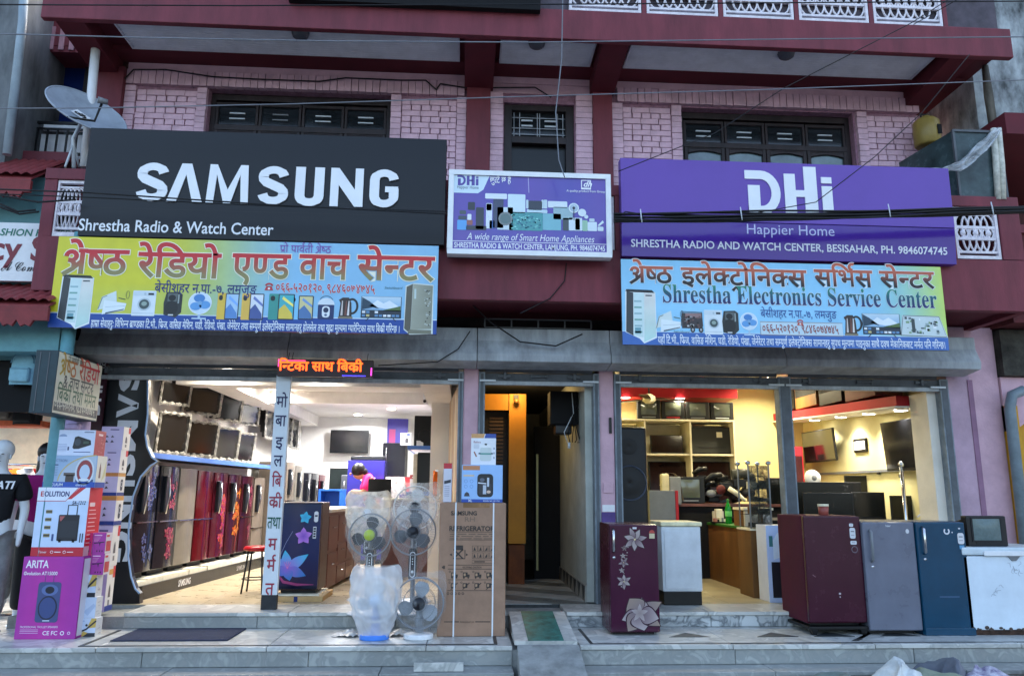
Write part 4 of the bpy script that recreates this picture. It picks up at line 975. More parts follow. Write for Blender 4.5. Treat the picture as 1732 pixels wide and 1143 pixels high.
# --- large purple sign
f4 = Face((1050, 265), (1606, 287), (1620, 447), (1052, 430), YS)
PU = mat('purple_sign_panel', (104, 74, 164), .35, noise=.04, ns=1.5, bump=.05, bs=3); PU2 = mat('purple_sign_lower_panel', (74, 44, 142), .12, noise=.04, ns=1.5, bump=.10, bs=2.5)  # darker lower colour holds the reflection of the street
sg = thing('shop_sign', 'large purple shop sign with white DHi letters and phone number', 'shop sign', (f4.x0, f4.Y, f4.z0))
zs = f4.loc(1330, 379)[1]
M().box(0, f4.W, 0, .12, zs + .003, f4.H).build('panel', PU, sg, bev=.004)
M().hexa([(0, .035, 0), (f4.W, .035, 0), (f4.W, .12, 0), (0, .12, 0), (0, .003, zs - .004), (f4.W, .003, zs - .004), (f4.W, .12, zs - .004), (0, .12, zs - .004)]).build('lower_panel', PU2, sg, bev=.004)
bk = M()
for k in range(3): bk.box(.3 + 1.4 * k, .36 + 1.4 * k, .12, .141, .2, 1.0)
bk.build('bracket', METALF, sg)
a = f4.loc(1259, 361); b_ = f4.loc(1402, 285)
class Cap:                   # collects plate letters as shapes
    def __init__(s): s.l = []
    def rect(s, x, y, w_, h, c, lay): s.l.append(([(x, y), (x + w_, y), (x + w_, y + h), (x, y + h)], [(0, 1, 2, 3)]))
    def shape(s, v, f, c, lay): s.l.append((v, f))
cp = Cap(); dhi(cp, a[0], b_[0], a[1], b_[1], None, 1)
for k, (v, f) in enumerate(cp.l): solid('raised_letter', [(v, f)], 0, 0, -.001, .010 + .0006 * k, LETW, sg)
p = Print((0, -.002, 0)); p.build('lettering', P_MATTE, sg)
p = Print((0, .033, .0), (1, 0, 0), (0, -.032 / zs, 1))
a = f4.loc(1260, 395); p.text('Happier Home', a[0], a[1], .155, (196, 196, 232), 3, w=f4.loc(1408, 396)[0] - a[0])
for t, x0, y0, x1 in (('SHRESTHA RADIO AND WATCH CENTER, BESISAHAR, PH. 9846074745', 1067, 415, 1603),): a = f4.loc(x0, y0); p.text(t, a[0], f4.loc(1330, 423)[1], .115, (226, 228, 240), 3, w=f4.loc(x1, 432)[0] - a[0], bold=.016)
p.build('lettering', P_MATTE, sg)

# --- service centre banner
f5 = Face((1050, 437), (1592, 453), (1604, 594), (1053, 581), -1.17)
sg = board('banner_sign', 'pale blue printed banner with brown Devanagari title and green serif English line', f5, METALF, .04)
p = Print((0, -.002, 0))
def bgc(x, y):
    t = x / f5.W; s_ = max(0, min(1, (t - .72) / .28)); e_ = .25 * (1 - abs(2 * y / f5.H - 1)) * max(0, 1 - abs(t - .35) * 2)
    return tuple(min(255, a + (b - a) * s_ * s_ + 60 * e_) for a, b in zip((140, 200, 232), (196, 222, 110)))
p.grad(0, 0, f5.W, f5.H, bgc, 0, 40, 8); bh = f5.H * .15
p.rect(0, 0, f5.W, bh, (58, 104, 176), 1); p.rect(0, bh, f5.W, .006, (210, 228, 238), 1)
title(p, f5, [('श्रेष्ठ', 1064, 1137, 477), ('इलेक्ट्रोनिक्स', 1150, 1362, 480), ('सर्भिस', 1375, 1475, 484), ('सेन्टर', 1487, 1582, 487)], 0, .275, (190, 96, 70), (34, 26, 24), (226, 234, 236))
a = f5.loc(1120, 513); gy = f5.loc(1350, 517)[1]
p.text('𝐒𝐡𝐫𝐞𝐬𝐭𝐡𝐚 𝐄𝐥𝐞𝐜𝐭𝐫𝐨𝐧𝐢𝐜𝐬 𝐒𝐞𝐫𝐯𝐢𝐜𝐞 𝐂𝐞𝐧𝐭𝐞𝐫', a[0], gy, .275, lambda x, y: tuple(q + (w_ - q) * max(0, min(1, (y - gy) / .19)) for q, w_ in zip((22, 30, 96), (16, 140, 112))), 4, w=f5.loc(1585, 522)[0] - a[0], bold=.006, out=((226, 236, 240), .014))
a = f5.loc(1283, 537); p.text('बेसीशहर न.पा.-७, लमजुङ', a[0], a[1], .125, (40, 80, 150), 4, w=f5.loc(1412, 540)[0] - a[0], bold=.006)
a = f5.loc(1283, 566); b_ = f5.loc(1421, 548); p.line([a, (b_[0], a[1]), b_, (a[0], b_[1]), a], .006, (150, 130, 120), 3); p.rect(a[0], a[1], b_[0] - a[0], b_[1] - a[1], (196, 218, 228), 2)
a = f5.loc(1286, 562); p.text('०६६-५२०१२०, ९८४६०७४७४५', a[0], a[1], .13, (150, 78, 70), 5, w=f5.loc(1415, 565)[0] - a[0], bold=.012)
a = f5.loc(1344, 551); tel(p, a[0], a[1], .07, (190, 84, 78), 5)
a = f5.loc(1111, 579); p.text('यहाँ टि.भी., फ्रिज, वासिङ मेशिन, घडी, रेडियो, पंखा, जेनेरेटर तथा सम्पूर्ण इलेक्ट्रोनिक्स सामानहरु सुपथ मूल्यमा पाइनुका साथै दक्ष मेकानिकबाट मर्मत पनि गरिन्छ।', a[0], a[1] - .004, .11, (226, 234, 242), 4, w=f5.loc(1597, 590)[0] - a[0], bold=.010)
icon(p, f5, ic_fridge_open, 1059, 493, 1106, 571); icon(p, f5, ic_ac, 1108, 526, 1150, 562); icon(p, f5, ic_gen, 1150, 526, 1187, 562); icon(p, f5, ic_washer, 1189, 525, 1218, 565); icon(p, f5, ic_speaker, 1219, 526, 1245, 566); icon(p, f5, ic_fan, 1249, 527, 1277, 567)
icon(p, f5, ic_kettle, 1424, 533, 1456, 568); icon(p, f5, ic_tv, 1457, 533, 1519, 571); icon(p, f5, ic_board, 1520, 535, 1599, 571)
a = f5.loc(1137, 562); p.text('Switchboard', a[0], a[1], .032, (40, 90, 90), 4, shear=.3)
p.build('print', P_MATTE, sg)

# --- scrolling LED display
yy = -.52
x0, x1, z0, z1 = fit(469, 631, 608, 637, yy)
sg = thing('led_display', 'black LED scrolling display with glowing red Devanagari words hung at the shop mouth', 'led sign', (x0, yy, z0))
lw, lh = x1 - x0, z1 - z0
M().box(0, lw, 0, .06, 0, lh).build('housing', mat('led_housing', (46, 20, 26), .4, noise=.1), sg, bev=.004)
p = Print((0, -.001, 0))
p.text('न्टिका साथ बिक्री', .012, .062, .145, (255, 72, 14), 3, w=lw * .88, bold=.022)
for k in range(26): p.rect(.008 + k * .011, lh - .022, .008, .010, (255, 60, 110), 2)
for k in range(9): p.rect(.006, lh * .55 + k * .009, .009, .006, (255, 60, 140), 2)
for k in range(20): p.rect(lw * .68 + k * .0125, .010, .008, .008, (70, 60, 255), 2)
for k in range(7): p.rect(lw - .022, .02 + k * .012, .011, .008, (255, 60, 200), 2)
p.build('led_text', P_LED, sg)
hw = M()
for q in (.1, .14, lw * .93): hw.tube([(q, .03, lh), (q + .003, .03 + .1, lh + .16)], .003, 5)
hw.build('hanging_wire', BLACKM, sg)

# --- upright post sign
YPO = -.40
pxc = (at(479, 640, YPO).x + at(455, 1020, YPO).x) / 2; ztop = at(479, 634, YPO).z; pw = .152
sg = thing('post_sign', 'tall narrow white post sign with Devanagari letters one below the other', 'signpost', (pxc - pw / 2, YPO, ZF))
M().box(0, pw, 0, .06, .14, ztop - ZF).build('board', mat('white_sign_board', (206, 214, 220), .45, noise=.06, ns=3), sg, bev=.003)
M().box(-.002, pw + .002, -.004, .064, 0, .14).build('foot', mat('dark_foot', (40, 44, 48), .5, noise=.25), sg, bev=.003)
p = Print((0, -.001, 0))
for t, py, c in (('मो', 688, (24, 30, 80)), ('बा', 720, (24, 30, 80)), ('इ', 757, (24, 30, 80)), ('ल', 788, (24, 30, 80)), ('बि', 822, (150, 34, 60)), ('क्री', 858, (150, 34, 60)), ('तथा', 893, (16, 84, 70)), ('म', 929, (150, 34, 60)), ('र्म', 965, (150, 34, 60)), ('त', 1005, (150, 34, 60))):
    zz = at(466, py, YPO).z - ZF; wd = {'तथा': .135, 'मो': .115, 'बा': .115, 'क्री': .13, 'बि': .10, 'इ': .08}.get(t, .09)
    p.text(t, pw / 2, zz, .175, c, 3, w=wd, bold=.012, align='c')
p.build('lettering', P_MATTE, sg)

# --- side lightbox on its teal pole, seen on its right face
TEAL = mat('teal_paint', (96, 150, 160), .4, noise=.1, ns=6)
xs = -3.72; yn = CAM.y + 3.72 / .522; 
n1 = atx(100, 592, xs); n2 = atx(94, 700, xs); f_ = atx(170, 655, xs)
sg = thing('lightbox_sign', 'projecting lightbox sign with faded red and green lettering on teal pole', 'shop sign', (xs, n1.y, n2.z))
dy = f_.y - n1.y; hh = n1.z - n2.z; tk = .20
M().box(-tk, -.001, 0, dy, 0, hh).build('box', mat('grey_green_case', (44, 62, 68), .5, noise=.15, ns=5), sg, bev=.006)
for q in (.02, .1): M().box(-tk + q + .02, -tk + q + .028, -.004, .0, .02, hh - .02).build('case_seam', METALF, sg)
p = Print((0.0, 0, 0), (0, 1, 0), (0, 0, 1))
p.rect(0.01, 0.01, dy - .02, hh - .02, (204, 202, 180), 0)
def fade(x, y): t = min(1, x / dy * 1.3); return (170 + 20 * t, 160 - 120 * t, 50)
p.text('प्रो पार्वती श्रेष्ठ', dy * .2, hh * .87, .075, (60, 70, 60), 3, w=dy * .36, bold=.01)
p.text('श्रेष्ठ रेडियो', dy * .06, hh * .64, .23, fade, 3, w=dy * .88, bold=.012)
p.text('& वाच सेन्टर', dy * .16, hh * .44, .17, (60, 66, 60), 3, w=dy * .66, bold=.012)
p.text('बिक्री तथा मर्मत', dy * .06, hh * .22, .19, (50, 90, 60), 3, w=dy * .86, bold=.012)
p.rect(.02, .03, dy - .04, hh * .14, (58, 64, 66), 2); p.text('०६६-५२०१२०, ९८४६०७४७४५', .03, .055, .12, (206, 206, 190), 4, w=dy * .88, bold=.012)
p.build('print', P_MATTE, sg)
xp = at(112, 600, -1.02).x
tag(M().tube([(xp, -1.02, ZT), (xp, -1.02, 4.2)], .062, 16).build('sign_pole', TEAL), 'teal steel pole carrying the small projecting sign', 'pole')
# ================================================================ GOODS AT THE LEFT SHOP FRONT
CARDB = mat('brown_cardboard', (154, 122, 100), .75, noise=.10, ns=5, bump=.15, bs=25)
WHITEC = mat('white_card', (214, 216, 222), .5, noise=.05, ns=5)
FILMC = film('clear_film', (238, 242, 245), .10, .10, .35, 5)
FILMM = film('milky_film', (236, 238, 240), .55, .4, .12, 1.6)
FILMT = film('thin_wrap', (240, 242, 245), .10, .08, .5, 9)
def carton(name, label, x0, x1, Y, z0, z1, d, front=None, side=None, base=WHITEC, group=None, cat='carton', rz=0.0, bev=.004):
    w_, h = x1 - x0, z1 - z0
    t = thing(name, label, cat, (x0, Y, z0), rz, group)
    M().box(0, w_, 0, d, 0, h).build('box', base, t, bev=bev, seg=1)
    if front: p = Print((0, -.0008, 0)); front(p, w_, h); p.build('front_print', P_CARD, t)
    if side: p = Print((w_ + .0008, 0, 0), (0, 1, 0), (0, 0, 1)); side(p, d, h); p.build('side_print', P_CARD, t)
    return t
def zat(px, py, Y): return at(px, py, Y).z
def flower(p, x, y, s, cols, n=6, lay=2, a0=20, wd=.42):
    for k in range(n):
        c, tp = cols[k % len(cols)]; p.petal(x, y, s * (1.05 - .12 * (k % 2)), s * wd * 1.22, a0 + 360 / n * k, tuple(v * .55 for v in c), lay - .05 + .12 * k); p.petal(x, y, s * (1 - .12 * (k % 2)), s * wd, a0 + 360 / n * k, c, lay + .12 * k, tp)
    p.ell(x, y, s * .07, s * .07, (230, 210, 150), lay + 1, 8)
# lowest: pink-purple trolley speaker box
def fr_arita(p, w_, h):
    C = (168, 44, 150); p.grad(0, 0, w_, h, lambda x, y: (166 + 14 * math.sin(7 * x), 44, 150 + 8 * y), 0, 6, 6)
    p.text('ARITA', .05 * w_, .865 * h, .13 * h, (238, 232, 240), 2, w=.38 * w_, bold=.02); p.text('©volution AT15000', .03 * w_, .775 * h, .06 * h, (238, 232, 240), 2, w=.56 * w_, bold=.015)
    x, y, a, b_ = .30 * w_, .20 * h, .38 * w_, .49 * h
    p.line([(x + .10 * w_, y + b_), (x + .10 * w_, y + b_ + .1 * h), (x + .24 * w_, y + b_ + .1 * h), (x + .24 * w_, y + b_)], .014 * w_, (96, 60, 120), 1)
    p.rrect(x, y, a, b_, .05 * w_, (64, 76, 122), 2); p.ell(x + a * .52, y + b_ * .80, a * .36, b_ * .14, (90, 108, 160), 3); p.ell(x + a * .52, y + b_ * .80, a * .2, b_ * .09, (20, 24, 44), 4)
    p.ell(x + a * .5, y + b_ * .36, a * .42, b_ * .30, (28, 34, 60), 3); p.ell(x + a * .5, y + b_ * .36, a * .36, b_ * .26, (56, 72, 124), 4); p.rect(x + .35 * a, y + .03 * b_, .3 * a, .03 * b_, (190, 200, 220), 5)
    p.text('PROFESSIONAL TROLLEY SPEAKERS', .08 * w_, .135 * h, .035 * h, (230, 220, 236), 2, w=.62 * w_); p.text('CE', .46 * w_, .05 * h, .07 * h, (235, 230, 238), 2, bold=.01); p.text('FC', .60 * w_, .05 * h, .07 * h, (235, 230, 238), 2, bold=.01)
    p.ring(.78 * w_, .072 * h, .028 * w_, .012 * w_, (235, 230, 238), 2); p.ring(.89 * w_, .072 * h, .02 * w_, .01 * w_, (225, 200, 228), 2)
    for k in range(3): p.rect(.08 * w_, (.11 - .02 * k) * h, .3 * w_, .006 * h, (214, 180, 216), 2)
Y0 = -1.12; xa, xb = at(24, 1075, Y0).x, at(127, 1075, Y0).x; z1 = zat(88, 941, Y0)
carton('speaker_box', 'pink-purple cardboard box printed ARITA, lowest of the front stack', xa, xb, Y0, ZT, z1, .32, fr_arita, lambda p, w_, h: p.rect(.02, .02, w_ - .04, h - .04, (214, 210, 220), 0), mat('purple_card', (150, 42, 138), .5, noise=.06))
def fr_evo(p, w_, h):
    p.rect(0, 0, w_, h, (196, 214, 240), 0); p.rect(0, .80 * h, w_, .20 * h, (224, 230, 244), 1); p.line([(0, .80 * h), (.55 * w_, .80 * h), (.78 * w_, h)], .012 * w_, (186, 36, 50), 2)
    p.poly([(.58 * w_, .83 * h), (.80 * w_, h), (.92 * w_, h), (.66 * w_, .83 * h)], (200, 50, 60), 2)
    p.text('E', .06 * w_, .87 * h, .105 * h, (190, 30, 44), 3, bold=.02, w=.06 * w_); p.text('OLUTION', .13 * w_, .87 * h, .105 * h, (34, 44, 110), 3, w=.48 * w_, bold=.025); p.text('SA-1212', .68 * w_, .75 * h, .075 * h, (30, 36, 70), 3, w=.26 * w_, bold=.02, shear=.2)
    p.rect(0, 0, w_, .13 * h, (190, 30, 52), 1); p.text('Timer', .14 * w_, .045 * h, .05 * h, (235, 225, 230), 2); p.ring(.4 * w_, .06 * h, .025 * w_, .008 * w_, (235, 225, 230), 2); p.ring(.64 * w_, .06 * h, .025 * w_, .008 * w_, (235, 225, 230), 2)
    for q in (.45, .69): p.rect(q * w_, .055 * h, .12 * w_, .012 * h, (235, 225, 230), 2)
    p.line([(.62 * w_, .58 * h), (.62 * w_, .74 * h), (.80 * w_, .74 * h), (.80 * w_, .58 * h)], .022 * w_, (24, 26, 40), 2)
    p.rrect(.46 * w_, .22 * h, .40 * w_, .38 * h, .02 * w_, (26, 28, 38), 3); p.poly([(.48 * w_, .58 * h), (.58 * w_, .58 * h), (.49 * w_, .48 * h)], (170, 90, 90), 4); p.rect(.5 * w_, .24 * h, .05 * w_, -.04 * h, (20, 20, 26), 3); p.rect(.76 * w_, .24 * h, .05 * w_, -.04 * h, (20, 20, 26), 3)
    p.rect(.49 * w_, .27 * h, .34 * w_, .24 * h, (36, 40, 50), 4)
    for k in range(4): p.rect(.20 * w_, (.62 - .115 * k) * h, .12 * w_, .05 * h, (146, 132, 90), 2); p.rect(.20 * w_, (.635 - .115 * k) * h, .12 * w_, .018 * h, (40, 42, 50), 3)
    p.rect(.36 * w_, .22 * h, .04 * w_, .1 * h, (60, 80, 130), 2); p.rect(.9 * w_, .2 * h, .02 * w_, .13 * h, (30, 34, 50), 3); p.rect(.945 * w_, .2 * h, .02 * w_, .13 * h, (30, 34, 50), 3)
def sd_red(p, w_, h):
    p.rect(0, 0, w_, h, (204, 34, 46), 0)
    for k in range(9): p.rect(.1 * w_, (.18 + .06 * k) * h, (.6 - .05 * (k % 3)) * w_, .014 * h, (236, 190, 190), 1)
    p.rrect(.1 * w_, .72 * h, .4 * w_, .06 * h, .01, (236, 210, 210), 1); p.rect(0, 0, w_, .14 * h, (222, 170, 176), 1)
Y1 = -1.08; xa, xb = at(58, 885, Y1).x, at(146, 885, Y1).x; z2 = zat(100, 824, Y1)
carton('speaker_box', 'white and blue trolley speaker box with red right side, on the purple box', xa, xb, Y1, z1 + .001, z2, .26, fr_evo, sd_red)
def fr_iron(p, w_, h):
    p.rect(0, 0, w_, h, (150, 176, 206), 0); p.poly([(.30 * w_, .17 * h)] + arc(w_, .17 * h, .72 * w_, .84 * h, 178, 92, 14) + [(w_, .17 * h)], (176, 190, 206), 1)
    p.line(arc(w_, .17 * h, .72 * w_, .84 * h, 178, 92, 14), .035 * h, (196, 176, 110), 2)
    p.rect(.42 * w_, .17 * h, .16 * w_, .22 * h, (70, 60, 56), 2); p.rect(.38 * w_, .36 * h, .22 * w_, .1 * h, (96, 84, 78), 2); p.ell(.78 * w_, .5 * h, .15 * w_, .36 * h, (150, 60, 64), 3); p.ell(.78 * w_, .48 * h, .1 * w_, .24 * h, (190, 206, 226), 4)
    p.ring(.78 * w_, .5 * h, .17 * w_, .03 * w_, (214, 220, 228), 5, 18, ry=.40 * h); p.rect(.62 * w_, .17 * h, .34 * w_, .08 * h, (44, 70, 120), 4); p.ell(.78 * w_, .24 * h, .1 * w_, .05 * h, (216, 222, 230), 5)
    p.rect(0, 0, w_, .17 * h, (34, 78, 166), 5); p.text('VACUUM', .05 * w_, .045 * h, .12 * h, (220, 230, 240), 6, w=.34 * w_, bold=.02); p.text('electron', .64 * w_, .045 * h, .12 * h, (220, 230, 240), 6, w=.2 * w_)
    p.text('ELECTRON', .12 * w_, .80 * h, .12 * h, (110, 130, 160), 3, w=.3 * w_)
    p.rect(.1 * w_, .69 * h, .16 * w_, .03 * h, (30, 50, 90), 3)
    for k in range(6): p.rect(.1 * w_, (.62 - .05 * k) * h, .16 * w_, .014 * h, (120, 140, 166), 3)
def sd_cream(p, w_, h):
    p.rect(0, .17 * h, w_, .83 * h, (222, 220, 204), 0); p.rect(0, 0, w_, .17 * h, (34, 78, 166), 0); p.poly([(.25 * w_, .3 * h), (.45 * w_, .3 * h), (.45 * w_, .6 * h), (.36 * w_, .8 * h), (.27 * w_, .6 * h)], (120, 90, 84), 1)
    p.poly([(.55 * w_, .18 * h), (.95 * w_, .9 * h), (.95 * w_, .4 * h)], (206, 200, 150), 1)
Y2 = -1.06; xa, xb = at(75, 795, Y2).x, at(163, 795, Y2).x; z3 = zat(120, 770, Y2)
carton('appliance_box', 'pale blue appliance box with red round picture and dark blue foot band', xa, xb, Y2, z2 + .001, z3, .20, fr_iron, sd_cream)
def fr_sole(p, w_, h):
    p.rect(0, 0, w_, h, (206, 216, 238), 0); p.poly([(.46 * w_, .3 * h), (.50 * w_, .72 * h), (.58 * w_, .76 * h), (.9 * w_, .6 * h), (.92 * w_, .42 * h), (.62 * w_, .26 * h), (.5 * w_, .25 * h)], (20, 24, 30), 2); p.ell(.58 * w_, .52 * h, .08 * w_, .14 * h, (52, 60, 70), 3); p.rect(.72 * w_, .46 * h, .14 * w_, .1 * h, (60, 80, 66), 3)
    for k in range(5): p.rect(.1 * w_, (.42 - .06 * k) * h, .22 * w_, .02 * h, (150, 166, 200), 2)
    p.poly(arc(.2 * w_, .74 * h, .1 * w_, .1 * h, 0, 180, 8), (140, 160, 196), 2); p.rect(.72 * w_, .9 * h, .24 * w_, .03 * h, (60, 70, 100), 2); p.rect(.5 * w_, .12 * h, .42 * w_, .03 * h, (80, 96, 140), 2); p.rect(.34 * w_, .2 * h, .04 * w_, .14 * h, (60, 70, 110), 2)
def sd_red2(p, w_, h):
    p.rect(0, 0, w_, h, (176, 62, 62), 0); p.rect(.3 * w_, .8 * h, .4 * w_, .08 * h, (230, 210, 206), 1); r = random.Random(6)
    for k in range(14): p.rect(w_ * r.uniform(.1, .8), h * r.uniform(.1, .75), .1 * w_, .05 * h, r.choice([(200, 110, 104), (150, 44, 46)]), 1)
xa, xb = at(92, 750, Y2).x, at(160, 750, Y2).x; z4 = zat(125, 727, Y2)
carton('appliance_box', 'pale blue box with a black oval gadget picture, topmost of the front stack', xa, xb, Y2, z3 + .001, z4, .22, fr_sole, sd_red2)
# second column: three trimmer boxes, then two rows of pink boxes
def fr_trim(kind):
    def f(p, w_, h):
        p.rect(0, 0, w_, h, (200, 212, 232), 0)
        if kind == 1:
            p.poly([(.5 * w_, .3 * h), (.9 * w_, .7 * h), (w_, .6 * h), (.7 * w_, .1 * h)], (176, 192, 218), 1)
            for k in range(5): p.rect(.08 * w_, (.5 - .08 * k) * h, .36 * w_, .025 * h, (140, 160, 196), 2)
        else:
            p.poly([(.5 * w_, 0), (w_, 0), (w_, .2 * h), (.7 * w_, .2 * h)], (36, 40, 48), 2); p.poly([(.64 * w_, .45 * h), (.8 * w_, h), (w_, h), (w_, .5 * h)], (206, 172, 84), 1); p.poly([(.36 * w_, .02 * h), (.5 * w_, .3 * h), (.7 * w_, .2 * h), (.6 * w_, 0)], (206, 172, 84), 1); p.line([(0, .38 * h), (.4 * w_, .28 * h), (.62 * w_, .4 * h), (w_, .86 * h)], .09 * h, (40, 44, 56), 3); p.ell(.62 * w_, .62 * h, .05 * w_, .07 * h, (40, 44, 56), 3)
        p.text('electron', .1 * w_, .82 * h, .13 * h, (80, 110, 170), 4, w=.42 * w_)
        for k in range(3): p.ell((.12 + .11 * k) * w_, .12 * h, .03 * w_, .05 * h, (70, 84, 120), 4, 8)
        p.rect(.08 * w_, .55 * h, .22 * w_, .03 * h, (60, 74, 116), 4); p.rect(.08 * w_, .5 * h, .16 * w_, .02 * h, (110, 126, 160), 4)
    return f
def sd_plain(c=(212, 210, 208)):
    def f(p, w_, h):
        p.rect(0, 0, w_, h, c, 0); r = random.Random(int(h * 9999))
        for k in range(6): p.rect(w_ * r.uniform(.1, .5), h * r.uniform(.1, .85), w_ * r.uniform(.1, .4), .03 * h, r.choice([(170, 170, 176), (190, 184, 180), (150, 120, 100)]), 1)
    return f
Y3 = -1.0; zz = [ZT] + [zat(145, q, Y3) for q in (1045, 1010, 972)]
for k in range(3):
    xa, xb = at(121, 1060 - 37 * k, Y3).x, at(162, 1060 - 37 * k, Y3).x
    carton('trimmer_box', ('lowest white trimmer box beside the purple box', 'plain pale blue trimmer box, middle of the three beside the purple box', 'white trimmer box directly under the pink boxes')[k], xa, xa + .215, Y3 + .01 * k, zz[k] + .001, zz[k + 1], .13, fr_trim(k % 2), sd_plain(), group='small boxes stacked beside the purple box')
def fr_pink(alt):
    def f(p, w_, h):
        p.rect(0, 0, w_, h, (206, 44, 110) if alt else (168, 50, 150), 0); p.rect(.08 * w_, .86 * h, .6 * w_, .05 * h, (236, 190, 214), 1)
        for k in range(4): p.rect(.08 * w_, (.76 - .06 * k) * h, (.5 - .06 * k) * w_, .02 * h, (226, 150, 190), 1)
        p.line([(.1 * w_, .5 * h), (.9 * w_, .56 * h)], .05 * h, (60, 30, 70), 2); p.poly([(.5 * w_, .52 * h), (.62 * w_, .52 * h), (.58 * w_, .34 * h)], (60, 30, 70), 2)
        for k in range(3): p.ell((.4 + .2 * k) * w_, .12 * h, .05 * w_, .05 * h, (70, 24, 70), 2, 8)
    return f
def sd_pk(p, w_, h): p.rect(0, 0, w_, h, (222, 214, 214), 0); p.rect(.1 * w_, .1 * h, .8 * w_, .5 * h, (204, 70, 76), 1); p.rect(.1 * w_, .8 * h, .5 * w_, .1 * h, (206, 60, 66), 1)
z5 = [zz[3], zat(150, 936, Y3), zat(155, 901, Y3)]
for j in range(2):
    xs_ = at(131 + 3 * j, 955 - 35 * j, Y3 + .02).x
    for i in range(2):
        carton('dryer_box', ('lower', 'upper')[j] + ' ' + ('pink red', 'magenta')[i] + ' hair dryer box on the trimmer boxes', xs_ + .122 * i, xs_ + .122 * i + .118, Y3 + .02, z5[j] + .001, z5[j + 1], .12, fr_pink(1 - i), sd_pk, mat('pink_card', (190, 46, 120), .5, noise=.05), group='pink boxes stacked two by two')
# third column: tall stack of lavender and white boxes
def fr_lav(k):
    def f(p, w_, h):
        p.rect(0, 0, w_, h, (190, 180, 214), 0); r = random.Random(k)
        for q in range(4): p.poly([(w_ * (.2 + .25 * (q % 2)), h * (.3 + .22 * (q // 2))), (w_ * (.36 + .25 * (q % 2)), h * (.32 + .22 * (q // 2))), (w_ * (.26 + .25 * (q % 2)), h * (.42 + .2 * (q // 2)))], (50, 44, 60), 1)
        if k in (2, 3): p.rect(0, .84 * h, w_, .16 * h, (186, 124, 60), 1); p.rect(0, 0, w_, .14 * h, (34, 56, 130), 1)
        else: p.rect(.4 * w_, .84 * h, .4 * w_, .05 * h, (96, 86, 130), 1)
    return f
def sd_lav(k):
    def f(p, w_, h):
        p.rect(0, 0, w_, h, (226, 222, 216), 0)
        if k in (2, 3): p.rect(0, .84 * h, w_, .16 * h, (206, 150, 66), 1); p.rect(0, 0, w_, .14 * h, (34, 56, 130), 1); p.rrect(.4 * w_, .22 * h, .3 * w_, .5 * h, .02, (40, 44, 56), 2); p.ring(.55 * w_, .5 * h, .12 * w_, .04 * w_, (200, 204, 210), 3, ry=.1 * h)
        else: p.rect(.7 * w_, .72 * h, .3 * w_, .26 * h, (206, 52, 56), 1); p.poly([(.3 * w_, .3 * h), (.6 * w_, .3 * h), (.56 * w_, .5 * h), (.45 * w_, .6 * h), (.34 * w_, .5 * h)], (84, 80, 84), 2); p.rect(.34 * w_, .12 * h, .22 * w_, .12 * h, (120, 116, 118), 2)
        if k == 5: p.rect(0, 0, w_, .12 * h, (30, 56, 140), 3); p.rect(.2 * w_, .8 * h, .5 * w_, .12 * h, (206, 150, 66), 2)
    return f
Y4 = -.545; ys_ = (1031, 957, 888, 838, 799, 760, 721); xs_ = at(181, 880, Y4).x
lb = ('lowest box of the tall lavender stack, blue foot', 'second lavender box from the floor, red corner', 'lavender box with orange top and kettle picture, third from floor', 'lavender box with orange top and blue foot, fourth from floor', 'lavender box with white side and red corner, fifth from floor', 'topmost lavender box of the tall stack')
for k in range(6):
    carton('appliance_box', lb[k], xs_ - .16 + .004 * (k % 3), xs_ + .06 + .004 * (k % 3), Y4 + .006 * (k % 2), (ZF if k == 0 else zat(185, ys_[k], Y4)) + .001, zat(185, ys_[k + 1], Y4), .17, fr_lav((5, 0, 3, 2, 1, 4)[k]), sd_lav((5, 0, 3, 2, 1, 4)[k]), group='lavender boxes in the tall stack')
# doormat
a, b_, c, d = atz(256, 1062.5, ZT + .008), atz(402, 1062.5, ZT + .008), atz(385, 1082, ZT + .008), atz(186, 1083, ZT + .008)
m_ = M(); m_.hexa([(d.x, d.y, ZT + .002), (c.x, c.y, ZT + .002), (c.x, a.y, ZT + .002), (d.x, a.y, ZT + .002), (d.x, d.y, ZT + .012), (c.x, c.y, ZT + .012), (c.x, a.y, ZT + .012), (d.x, a.y, ZT + .012)])
tag(m_.build('doormat', mat('navy_mat', (40, 50, 78), .9, noise=.2, ns=30, bump=.8, bs=260), bev=.004), 'flat navy doormat on the lower marble step', 'doormat')

